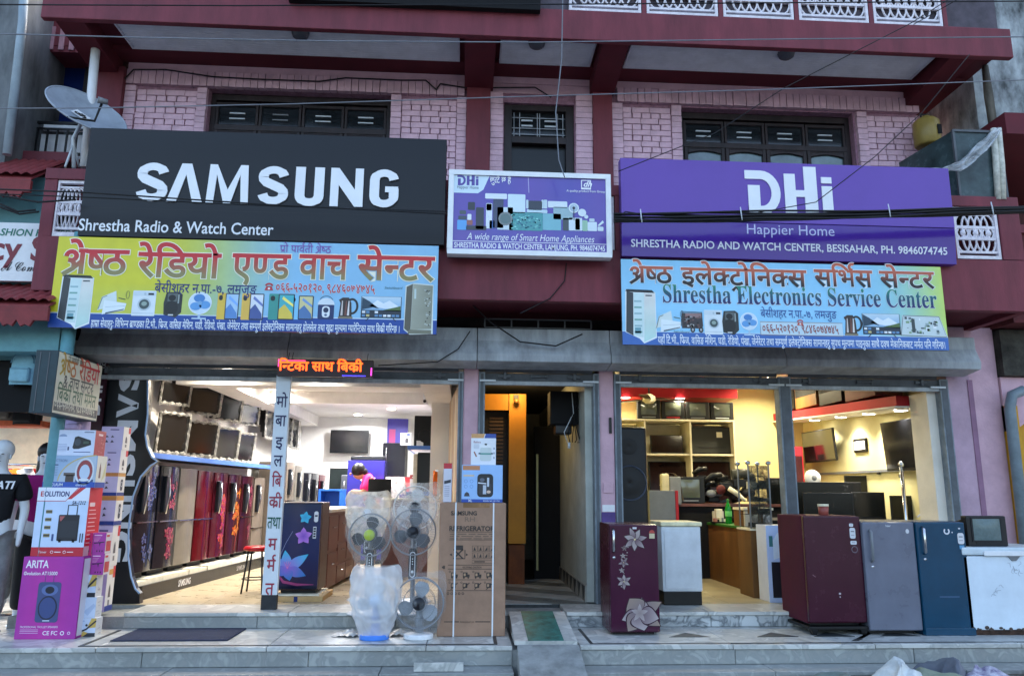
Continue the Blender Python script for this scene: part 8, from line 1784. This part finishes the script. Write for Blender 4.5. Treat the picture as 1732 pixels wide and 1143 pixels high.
# left neighbour's shop: dark rail with bags, clothes, mannequins
N(M().box(-6.4, -4.5, 2.2, 2.3, 0, 3.0), 'shop_back_wall', mat('warm_shop_wall', (214, 200, 176), .7, noise=.1)); N(M().box(-6.4, -4.0, -.6, 2.2, 2.90, 2.97), 'shop_ceiling', BLACKM); N(M().box(-6.4, -3.96, -.62, 2.2, ZT - .2, ZT + .001), 'shop_floor', MARB_T); N(M().box(-4.56, -4.5, .1, 2.2, ZT, 2.9), 'party_wall', mat('dark_party_wall', (70, 60, 66), .8)); N(M().box(-6.4, -4.56, -.1, .2, 2.32, 2.38), 'orange_shelf', mat('orange_shelf', (226, 110, 70), .5))
N(M().box(-6.3, -4.1, -.66, -.60, 2.42, 2.93), 'dark_lattice_screen', BLACKM)
lamp('shop_lamp', 'white lamp in the left neighbour shop ceiling', (-5.1, .6, 2.895), 60, col=(1, .9, .8)); 
def backpack(label, px_, pyt, pyb, wpx, Y, m_, m2, strap=True):
    q = at(px_, pyb, Y); h = at(px_, pyt, Y).z - q.z; w_ = wpx / F * (Y + 8.7) * 1.02
    t = thing('backpack', label, 'backpack', (q.x, Y, q.z), 0, 'backpacks hung in the left shop')
    def sh(ww, hh, d, y0):
        return lambda u, v: (ww / 2 * math.copysign(abs(math.cos(6.2832 * u)) ** .6, math.cos(6.2832 * u)) * (1 if v < .6 else math.cos((v - .6) * 2.6) ** .6), y0 + d * math.copysign(abs(math.sin(6.2832 * u)) ** .7, math.sin(6.2832 * u)) * (1 - .5 * v ** 3), hh * (v if v < .97 else .97))
    M().grid(sh(w_, h, .09, 0), 28, 14).build('bag_body', m_, t); M().box(-w_ * .36, w_ * .36, -.135, -.06, h * .06, h * .46).build('front_pocket', m_, t, bev=.03, seg=3)
    M().box(-w_ * .33, w_ * .33, -.139, -.134, h * .40, h * .415).build('zip', m2, t); M().tube([(w_ * .42 * math.cos(a), -.085, h * .58 + h * .30 * math.sin(a)) for a in [math.pi * k / 10 for k in range(11)]], .006, 6).build('zip', m2, t)
    M().tube([(-.05, 0, h * .95), (-.04, 0, h * 1.06), (.04, 0, h * 1.06), (.05, 0, h * .95)], .010, 8).build('top_handle', m2, t)
    M().tube([(0, 0, h * 1.06), (0, 0, h * 1.06 + .10)], .005, 6).build('hanger', CHROME, t)
    return t
LB = mat('pale_blue_canvas', (130, 176, 190), .7, noise=.08, ns=20, bump=.2, bs=90); LV = mat('lavender_canvas', (178, 160, 196), .7, noise=.08, ns=20, bump=.2, bs=90); BK = mat('black_canvas', (22, 23, 26), .6, noise=.15, ns=20, bump=.2, bs=90); GB_ = mat('grey_beige_canvas', (120, 112, 100), .7, noise=.12, ns=14)
backpack('pale blue backpack hanging at the front of the left shop', 41, 590, 652, 42, -.70, LB, mat('blue_strap', (90, 130, 150), .6)); backpack('lavender backpack half hidden behind the projecting lightbox', 80, 588, 654, 38, -.68, LV, LV)
backpack('black backpack on the orange shelf of the left shop', 46, 662, 718, 40, -.1, BK, GREYPL); backpack('grey beige bag at the left edge on the orange shelf', 12, 668, 712, 30, -.1, GB_, GB_)
backpack('small lavender bag below the projecting lightbox', 130, 702, 730, 36, -.62, LV, LV)
r = random.Random(21); cr_ = thing('clothes_rail', 'rail of mixed hanging clothes inside the left shop', 'clothes rail', (-5.35, 1.2, ZT)); M().tube([(-.6, 0, 1.62), (.8, 0, 1.62)], .014, 8).build('rail', CHROME, cr_)
for k in range(14): x = -.55 + .09 * k; M().grid(lambda u, v: (x + .03 * math.sin(7 * v + k), -.2 + .4 * u, 1.58 - .75 * v - .07 * abs(u - .5)), 5, 6).build('garment', r.choice([BK, GB_, MATS['orange_cloth'], SHW, mat('olive_cloth', (90, 96, 60), .8), mat('magenta_cloth', (150, 30, 110), .8), RED]), cr_)
for s in (-.6, .8): M().tube([(s, 0, 0), (s, 0, 1.62)], .014, 8).build('upright', CHROME, cr_)
# mannequins
MANQ = mat('white_mannequin', (206, 210, 214), .35, noise=.05)
TEE = mat('black_tee', (18, 19, 23), .85, noise=.12, ns=10, bump=.15, bs=40); JEAN = mat('grey_jeans', (128, 130, 130), .85, noise=.18, ns=9, bump=.2, bs=120)
def mannequin(label, loc, rz, top, bottom, hair=None, print_=False, head=True):
    t = thing('mannequin', label, 'mannequin', loc, rz)
    J = [((0, 0, .95), .145, .105), ((0, 0, 1.15), .125, .09), ((0, .0, 1.36), .165, .10), ((0, .01, 1.47), .075, .07), ((0, .0, 1.54), .052), ((0, -.015, 1.63), .072, .088), ((0, -.01, 1.73), .078, .092),
         ((.19, 0, 1.41), .06), ((.25, .02, 1.13), .044), ((.25, -.05, .88), .03), ((.25, -.07, .78), .035, .018), ((-.19, 0, 1.41), .06), ((-.25, .02, 1.13), .044), ((-.25, -.05, .88), .03), ((-.25, -.07, .78), .035, .018),
         ((.09, 0, .88), .095), ((.10, -.01, .50), .062), ((.10, .02, .09), .04), ((.10, -.12, .035), .036, .03), ((-.09, 0, .88), .095), ((-.10, -.01, .50), .062), ((-.10, .02, .09), .04), ((-.10, -.12, .035), .036, .03)]
    if not head: J[5] = ((0, -.0, 1.555), .05); J[6] = ((0, 0, 1.57), .05)
    E_ = [(0, 1), (1, 2), (2, 3), (3, 4), (4, 5), (5, 6), (2, 7), (7, 8), (8, 9), (9, 10), (2, 11), (11, 12), (12, 13), (13, 14), (0, 15), (15, 16), (16, 17), (17, 18), (0, 19), (19, 20), (20, 21), (21, 22)]
    skin('body', J, E_, MANQ, t)
    if head: M().ball((0, -.108, 1.635), (.013, .02, .024), 8, 6).ball((.074, -.01, 1.64), (.012, .02, .03), 8, 6).ball((-.074, -.01, 1.64), (.012, .02, .03), 8, 6).build('nose_and_ears', MANQ, t)
    if head: M().ball((.03, -.098, 1.66), (.014, .008, .006), 8, 5).ball((-.03, -.098, 1.66), (.014, .008, .006), 8, 5).ball((0, -.096, 1.59), (.024, .01, .006), 8, 5).build('eyes_and_mouth', mat('face_shade', (120, 116, 116), .5), t)
    skin('shirt', [((0, 0, .93), .165, .125), ((0, 0, 1.15), .145, .11), ((0, .0, 1.36), .185, .12), ((0, .01, 1.46), .10, .09), ((.19, 0, 1.41), .085), ((.25, .01, 1.20), .085), ((-.19, 0, 1.41), .085), ((-.25, .01, 1.20), .085)], [(0, 1), (1, 2), (2, 3), (2, 4), (4, 5), (2, 6), (6, 7)], top, t)
    skin('trousers', [((0, 0, .97), .16, .12), ((.09, 0, .86), .115), ((.10, -.01, .50), .085), ((.10, .01, .13), .075), ((-.09, 0, .86), .115), ((-.10, -.01, .50), .085), ((-.10, .01, .13), .075)], [(0, 1), (1, 2), (2, 3), (0, 4), (4, 5), (5, 6)], bottom, t)
    if hair: M().ball((0, .02, 1.71), (.098, .11, .10), 16, 10).ball((0, .08, 1.55), (.10, .06, .18), 12, 8).build('wig', hair, t)
    elif head:
        M().ball((0, .015, 1.705), (.094, .108, .098), 16, 10).build('moulded_hair', MANQ, t)
    M().lathe([(0, .012), (.17, .01), (.18, 0)], n=24).build('base_plate', CHROME, t)
    if print_: p = Print((0, -.128, 1.33)); p.text('ATI', .01, 0, .10, (220, 222, 226), 2, bold=.03, shear=.25); p.build('chest_print', P_MATTE, t)
    return t
q = atz(4, 1084, ZT); mannequin('white male mannequin in black T-shirt and grey jeans at the left edge', (at(6, 760, -.78).x, -.78, ZT), R(12), TEE, JEAN, None, True)
mannequin('mannequin with dark wig and magenta top behind the first one', (at(72, 800, -.35).x, -.30, ZT), R(20), mat('magenta_top', (150, 20, 110), .8, noise=.1), BK, mat('dark_wig', (24, 20, 20), .4, noise=.2, ns=30))
mannequin('headless mannequin form in black top and grey jeans deeper in the left shop', (at(34, 900, .4).x, .4, ZT), R(8), BK, JEAN, None, head=False)
# ---- satellite dish
v = ray(146, 190).normalized(); rt = ROT @ Vector((1, 0, 0)); upv = ROT @ Vector((0, 1, 0))
nrm = (-v * .40 + (rt * .44 + upv * .9) * .915).normalized()
dc = at(146, 190, -.75)
dh = thing('satellite_dish', 'grey satellite dish with a white square logo above the black sign', 'satellite dish', tuple(dc))
ax = rt.cross(nrm); e1 = (rt - nrm * rt.dot(nrm)).normalized(); e2 = nrm.cross(e1)
RD = .41
def dp(r_, a, off=0): return dc + e1 * (r_ * math.cos(a)) + e2 * (r_ * math.sin(a)) + nrm * (.22 * (r_ / RD) ** 2 * RD - .06 + off)
DISHM = mat('dish_grey', (156, 166, 178), .4, noise=.12, ns=5)
m_ = M().grid(lambda u, v_: dp(RD * v_, 6.2832 * u), 40, 8).grid(lambda u, v_: dp(RD * v_, 6.2832 * u, -.008), 40, 8); m_.build('reflector', DISHM, dh, w=True, fixn=False)
M().tube([dp(RD, 6.2832 * k / 40, -.004) for k in range(40)], .010, 6, closed=True).build('rim', DISHM, dh, w=True)
lg = atan = None
lc = Vector((.04, .0)); 
p = M()
def dq(x, y, o=.014): a = math.atan2(y, x); return dp(math.hypot(x, y), a, o)
p.grid(lambda u, v_: dq(-.10 + .16 * u, -.12 + .15 * v_), 6, 6).build('logo_square', LETW, dh, w=True, fixn=False)
p2 = M(); V_, f_, _ = layout('dh', .03); p2.add([dq(-.09 + q_[0] * .125 + q_[1] * .03, -.085 + q_[1] * .12, .020) for q_ in V_], f_); p2.build('logo_letters', BLACKM, dh, w=True, fixn=False)
tip = at(172, 176, -1.02)
M().tube([dp(RD, math.pi * 1.5, -.01), at(160, 205, -1.0), tip], .013, 8).build('feed_arm', BLACK, dh, w=True); M().tube([tip + Vector((-.03, -.03, .03)), tip + Vector((.05, .02, .03))], [.035, .028], 12).build('receiver_head', GREYPL, dh, w=True)
back = dc - nrm * .12
M().tube([tuple(back), tuple(at(124, 235, -.72)), tuple(at(125, 285, -.72))], .02, 10).tube([tuple(at(124, 245, -.72)), tuple(at(110, 283, -.85))], .012, 8).tube([tuple(at(126, 250, -.72)), tuple(at(134, 283, -.6))], .012, 8).build('mast', LOUV, dh, w=True)
tag(M().tube([tuple(at(143, 284, -.5)), tuple(at(162, 82, -.5))], .048, 14).build('white_pipe', WHITEPL), 'white plastic pipe standing up behind the dish', 'pipe')
# ---- right end: stained wall, timber, pipe, cabinet, jerry can, plastic sheet
rn = thing('neighbour_building', 'right neighbour with black stained wall, maroon bands and yellow door frame', 'building', (7.2, 0, 0))
RN = lambda m_, n_, ma, **k: m_.build(n_, ma, rn, w=True, **k)
RN(M().box(6.24, 9, -.3, .9, 5.95, 9), 'stained_wall', mat('black_stained_wall', (176, 184, 186), .9, noise=.3, ns=3.2, col2=(6, 7, 8), detail=10, bump=.4, bs=20, stretch=(1, 1, .5)))
RN(M().box(5.9, 8.6, 1.6, 1.9, 3.2, 6.1), 'recessed_wall', mat('dark_recess', (58, 28, 36), .8, noise=.2)); RN(M().hexa([(6.12, -.9, 5.72), (7.6, -.9, 5.72), (7.6, 1.6, 5.5), (6.12, 1.6, 5.5), (6.12, -.9, 5.98), (7.6, -.9, 5.98), (7.6, 1.6, 5.98), (6.12, 1.6, 5.98)]), 'maroon_beam', MAROOND)
RN(M().box(5.72, 6.0, .2, 1.5, 4.9, 6.5), 'pink_side_wall', PINK2); RN(M().box(6.3, 9, -.4, 1.6, 3.62, 4.7), 'brick_apron', mat('brown_brick', (92, 40, 42), .8, noise=.25, ns=12)); RN(M().box(6.3, 9, -.44, -.40, 4.7, 4.8), 'apron_cap', MAROON)
RN(M().box(6.33, 9, -.1, .6, 3.05, 3.6), 'rough_stone', mat('rough_stone', (66, 64, 58), .95, noise=.4, ns=5, bump=1, bs=9)); RN(M().hexa([(6.33, -.02, 2.4), (6.42, -.02, 2.4), (6.42, .3, 2.4), (6.33, .3, 2.4), (6.33, -.02, 3.04), (7.4, -.02, 3.04), (7.4, .3, 3.04), (6.33, .3, 3.04)]), 'pink_arch', PINK2)
RN(M().box(6.33, 6.47, -.06, .2, ZT, 2.7), 'yellow_frame', mat('yellow_frame_paint', (196, 146, 30), .5, noise=.1)); RN(M().box(6.47, 8.5, .3, .5, 0, 3.0), 'dark_doorway', BLACKM); RN(M().box(6.6, 6.75, .2, .29, 1.3, 2.5), 'yellow_leaf', mat('yellow_frame_paint', (196, 146, 30)))
tag(M().tube([tuple(at(1731, 660, -.16)), tuple(at(1712, 668, -.16)), tuple(at(1708, 690, -.16)), tuple(at(1736, 935, -.16))], .06, 14).build('drain_pipe', mat('blue_grey_pvc', (112, 126, 134), .4, noise=.12, ns=8)), 'blue-grey plastic drain pipe at the yellow door frame', 'pipe')
cb = thing('glass_cabinet', 'old dusty glass cabinet standing on the right balcony corner', 'cabinet', (at(1535, 270, -.5).x, -.2, 4.91)); DG = mat('dusty_glass', (62, 78, 80), .25, noise=.35, ns=4, detail=8)
ca, cbx = at(1612, 222, -.98).x, at(1690, 222, -.98).x; ctop = at(1650, 222, -.98).z; c0 = at(1538, 285, -.3).x
M().hexa([(ca, -.97, 4.905), (cbx, -.97, 4.905), (cbx, -.1, 4.905), (c0, -.1, 4.905), (ca, -.97, ctop), (cbx, -.97, ctop), (cbx, -.1, ctop), (c0, -.1, ctop)]).build('glass_body', DG, cb, w=True)
for x, y in ((ca, -.97), (cbx, -.97)): M().box(x - .012, x + .012, y - .016, y + .012, 4.904, ctop + .01).build('corner_post', METALF, cb, w=True)
M().box(ca, cbx, -.988, -.972, ctop - .015, ctop + .012).build('top_rim', METALF, cb, w=True)
jc = thing('jerry_can', 'round yellow plastic drum with a dark patch on the glass cabinet', 'drum', tuple(at(1570, 248, -.28)))
M().lathe([(0, 0), (.13, 0), (.15, .02), (.155, .16), (.15, .31), (.11, .35), (.05, .36), (.05, .39), (0, .39)], n=26).build('drum_body', mat('yellow_drum', (150, 128, 66), .4, noise=.15, ns=5), jc); M().box(.04, .09, -.162, -.15, .10, .22).build('dark_patch', BLACKM, jc); M().tube([(-.06, 0, .36), (-.05, 0, .42), (.05, 0, .42), (.06, 0, .36)], .012, 8).build('handle', BLACK, jc)
pts_ = [(1557, 292, .010), (1590, 291, .03), (1618, 284, .05), (1640, 268, .075), (1660, 250, .07), (1676, 234, .06), (1685, 222, .03)]
m_ = M().grid(lambda u, v_: (lambda k, f: Vector(at(pts_[k][0] * (1 - f) + pts_[k + 1][0] * f, pts_[k][1] * (1 - f) + pts_[k + 1][1] * f, -1.03)) + Vector((.02 * math.sin(14 * v_ + 5 * u), -.05 * abs(math.sin(11 * v_ + 3 * u)) - .02, (.5 - v_) * 2.2 * (pts_[k][2] * (1 - f) + pts_[k + 1][2] * f) + .012 * math.sin(23 * u + 9 * v_))))(min(5, int(u * 6)), u * 6 - min(5, int(u * 6))), 36, 14)
tag(m_.build('plastic_sheet', film('sheet_film', (226, 232, 238), .62, .25, .9, 6)), 'crumpled white plastic sheet tied across the glass cabinet', 'plastic sheet')
for k, (xa, xb) in enumerate(((1680, 1688), (1689, 1698))): tag(M().tube([tuple(at(xa, 218, -1.0)), tuple(at(xa + 5, 280, -1.0)), tuple(at(xa + 8, 338, -1.0))], [.03, .034, .03], 10).build('bamboo_pole', mat('pale_bamboo', (200, 200, 188), .6, noise=.2, ns=14)), ('left pale pole of the pair at the balcony end', 'right pale pole of the pair at the balcony end')[k], 'pole', 'pale poles at the balcony end')
tag(M().tube([tuple(at(1666, 112, -.6)), tuple(at(1672, 160, -.6)), tuple(at(1681, 222, -.6))], [.035, .05, .045], 10).build('timber_post', mat('weathered_timber', (104, 100, 92), .85, noise=.35, ns=12, stretch=(1, 1, .2))), 'weathered timber post above the plastic sheet', 'post')
q = at(1599, 106, -.8); bu = thing('hanging_bulb', 'small clear bulb hanging from the right end of the roof slab', 'bulb', tuple(q))
M().ball((0, 0, 0), .035, 12, 8).build('bulb', mat('glass_bulb', (206, 210, 214), .08), bu); M().tube([(0, 0, .03), (0, 0, .07)], .016, 8).build('holder', BLACK, bu); M().tube([(0, 0, .07), (-.015, 0, .18)], .004, 5).build('cord', BLACK, bu)
# black box hung over the fascia at the top
x0, x1, z0, z1 = fit(488, 914, -20, 10, -1.1); tag(M().box(x0, x1, -1.12, -1.04, z0, z1 + .5).build('roof_sign_back', BLACKM, bev=.004), 'dark board hanging over the top fascia, cut by the frame', 'board')
# ---- wires
WIRE = mat('black_cable', (18, 19, 22), .5, noise=.1); WIREG = mat('pale_cable', (120, 124, 132), .5, noise=.1)
def wire(label, pts, Y, rad, m_, group='overhead wires across the front', sag=0.0, name='overhead_wire'):
    P3 = []
    for i in range(len(pts) - 1):
        for k in range(8):
            f = k / 8.0; y = Y[i] + (Y[i + 1] - Y[i]) * f if isinstance(Y, (list, tuple)) else Y
            x = pts[i][0] + (pts[i + 1][0] - pts[i][0]) * f; yy = pts[i][1] + (pts[i + 1][1] - pts[i][1]) * f + sag * 4 * f * (1 - f)
            P3.append(tuple(at(x, yy, y)))
    P3.append(tuple(at(*pts[-1], Y[-1] if isinstance(Y, (list, tuple)) else Y)))
    return tag(M().tube(P3, rad, 6).build(name, m_), label, 'wire', group)
wire('dark wire crossing the top fascia', [(-60, 8), (400, 10), (900, 8), (1800, 2)], -1.9, .007, WIRE); wire('pale wire crossing just below the top fascia', [(-60, 56), (240, 64), (560, 70), (900, 72), (1300, 67), (1800, 62)], -1.8, .007, WIREG)
wire('wire dipping across the upper windows', [(-60, 184), (160, 183), (500, 176), (870, 164), (1292, 152), (1800, 133)], -1.7, .006, WIREG); wire('wire slanting from the left wall to the black sign', [(-60, 318), (150, 326), (450, 346), (757, 362)], -1.6, .008, WIRE); wire('twin wire just below it over the big letters', [(-60, 326), (150, 334), (450, 348), (757, 358)], -1.55, .006, WIRE)
wire('thin wire slanting down to the purple sign', [(1620, -10), (1540, 40), (1325, 150), (1210, 225), (1046, 290)], -1.5, .005, WIRE); wire('second thin wire slanting from the upper lattice', [(1640, -12), (1545, 42)], [-1.5, -1.2], .005, WIRE)
wire('thin wire from roof edge down the right brickwork', [(1640, 92), (1560, 190), (1480, 265), (1380, 342), (1270, 362)], -1.4, .005, WIRE); wire('hanging wire before the upstairs door', [(952, -10), (950, 100), (940, 190), (945, 270), (955, 300)], -1.5, .006, WIREG)
cbd = thing('cable_bundle', 'thick bundle of black cables across the purple sign', 'cables', tuple(at(1390, 365, -1.6))); r = random.Random(31)
for k in range(9):
    P3 = []
    for i in range(25):
        f = i / 24.0; x = 1038 + 760 * f; y = 368 + 4 * math.sin(math.pi * f) - 16 * f + (k - 4) * 1.6 * (1 + .3 * math.sin(5 * f + k)) + 1.2 * math.sin(14 * f + 2.1 * k); P3.append(tuple(at(x, y, -1.62 + .012 * (k % 3))))
    M().tube(P3, .011, 6).build('cable', WIRE, cbd, w=True)
for px_ in (1083, 1252, 1502, 1676): q = at(px_, 368 - 16 * (px_ - 1038) / 760, -1.62); M().tube([(q.x, q.y - .014, q.z + .075), (q.x + .004, q.y - .02, q.z), (q.x + .012, q.y - .014, q.z - .06)], .006, 6).build('cable_tie', LOUV, cbd, w=True)
wire('loop of cable left of the purple sign', [(1038, 372), (1058, 358), (1084, 362), (1090, 372)], -1.58, .006, WIRE); wire('brick wall cable running over the left upper window', [(205, 140), (226, 118), (280, 118), (360, 130), (430, 134), (540, 138), (585, 132), (680, 136), (720, 136), (738, 152), (745, 142), (790, 149), (905, 148), (932, 165)], -.06, .009, WIRE, 'cables fixed along the walls')
wire('loose cable hanging under the balcony', [(770, 470), (782, 500), (830, 545), (880, 578), (940, 585), (985, 565)], -.5, .008, WIRE, 'cables fixed along the walls'); wire('cable drooping down the maroon parapet', [(958, 445), (955, 475), (930, 505), (880, 530)], -1.02, .006, WIRE, 'cables fixed along the walls'); wire('cable hanging from the hood to the shutter', [(795, 560), (775, 590), (740, 612), (640, 618)], -.47, .006, WIRE, 'cables fixed along the walls')
for lab, (a, b_) in (('wire tangle on the left parapet, upper strand', ((0, 330), (128, 338))), ('wire tangle on the left parapet, lower strand', ((0, 345), (60, 355))), ('curling strand over the fashion sign', ((0, 350), (66, 358)))): wire(lab, [a, ((a[0] + b_[0]) / 2, (a[1] + b_[1]) / 2 + 8), b_], -1.25, .010, WIRE, 'wires tangled over the left sign')
br = thing('iron_bracket', 'rusty iron rack with loose wires under the balcony above the passage', 'bracket', tuple(at(910, 548, -.3))); 
x0, x1, z0, z1 = fit(820, 1000, 540, 556, -.3)
M().box(x0, x1, -.31, -.29, z1 - .012, z1).build('rail', METALF, br, w=True); M().box(x0, x1, -.31, -.29, z0, z0 + .012).build('rail', METALF, br, w=True)
for k in range(5): M().box(x0 + (x1 - x0) * k / 4 - .008, x0 + (x1 - x0) * k / 4 + .008, -.308, -.292, z0 + .013, z1 - .013).build('upright', METALF, br, w=True)
# ---- heap of cloths on the street at lower right
def rag(label, pxs, m_, hgt, seed, m2=None):
    (xa, ya), (xb, yb) = pxs; a = atz(xa, ya, .12); b_ = atz(xb, ya, .12); w_ = b_.x - a.x; r = random.Random(seed); ph = [r.uniform(0, 6) for _ in range(8)]
    from mathutils import noise as NZ
    def f(u, v_):
        e = math.sin(math.pi * u) ** .6 * math.sin(math.pi * v_) ** .6
        fold = .5 + .18 * math.sin(8 * u + 5 * v_ + ph[0]) + .09 * math.sin(13 * u - 6 * v_ + ph[1]) + .05 * math.sin(11 * v_ + ph[2] + 3 * u) + .03 * math.sin(25 * u + 9 * v_ + ph[3])
        return (a.x + w_ * u + .05 * math.sin(9 * v_ + ph[4]), yb - .30 + .6 * v_ + .06 * math.sin(8 * u + ph[5]), max(.012, .01 + hgt * .62 * e * (.55 + .5 * fold + .34 * (.5 - abs(NZ.noise(Vector((4 * u + seed, 3 * v_, seed * 3.1))))) + .10 * (.5 - abs(NZ.noise(Vector((11 * u + seed, 7 * v_ + 4 * u, seed))))))))
    return tag(M().grid(f, 72, 48).build('cloth_heap', m_), label, 'cloth', 'cloths heaped on the street')
def clothm(n, c, c2=None): return mat(n, c, .9, noise=.12 if c2 is None else .3, ns=7 if c2 is None else 16, bump=.3, bs=60, col2=c2)
rag('white sheet with grey-green folds heaped on the street', ((1398, 1120), (1480, -2.1)), clothm('white_sheet', (206, 210, 208)), .46, 1); rag('sage green cloth across the middle of the heap', ((1440, 1128), (1580, -2.15)), clothm('sage_cloth', (138, 146, 128)), .36, 2); rag('grey cloth at the back of the heap', ((1490, 1120), (1560, -1.95)), clothm('grey_cloth', (104, 108, 118)), .44, 3)
rag('white cloth with purple print at the right of the heap', ((1545, 1128), (1650, -2.05)), clothm('printed_cloth', (190, 188, 196), (96, 84, 120)), .38, 4); rag('grey-green tarpaulin spread left of the heap', ((1340, 1138), (1420, -2.15)), clothm('tarpaulin', (112, 124, 120)), .36, 5); rag('peach orange cloth at the lower right corner', ((1690, 1132), (1760, -2.0)), clothm('peach_cloth', (196, 140, 104)), .40, 6); rag('grey rubble cloth between the heap and the peach cloth', ((1630, 1136), (1700, -1.98)), clothm('rubble_cloth', (110, 114, 112), (60, 62, 62)), .22, 7)
tag(M().box(.0, .42, 0, .03, 0, .07).build('drain_cover', MARB_T, bev=.004), 'small marble slab lying on the bottom step below the brown carton', 'slab').location = (-.40, -1.74, .166)
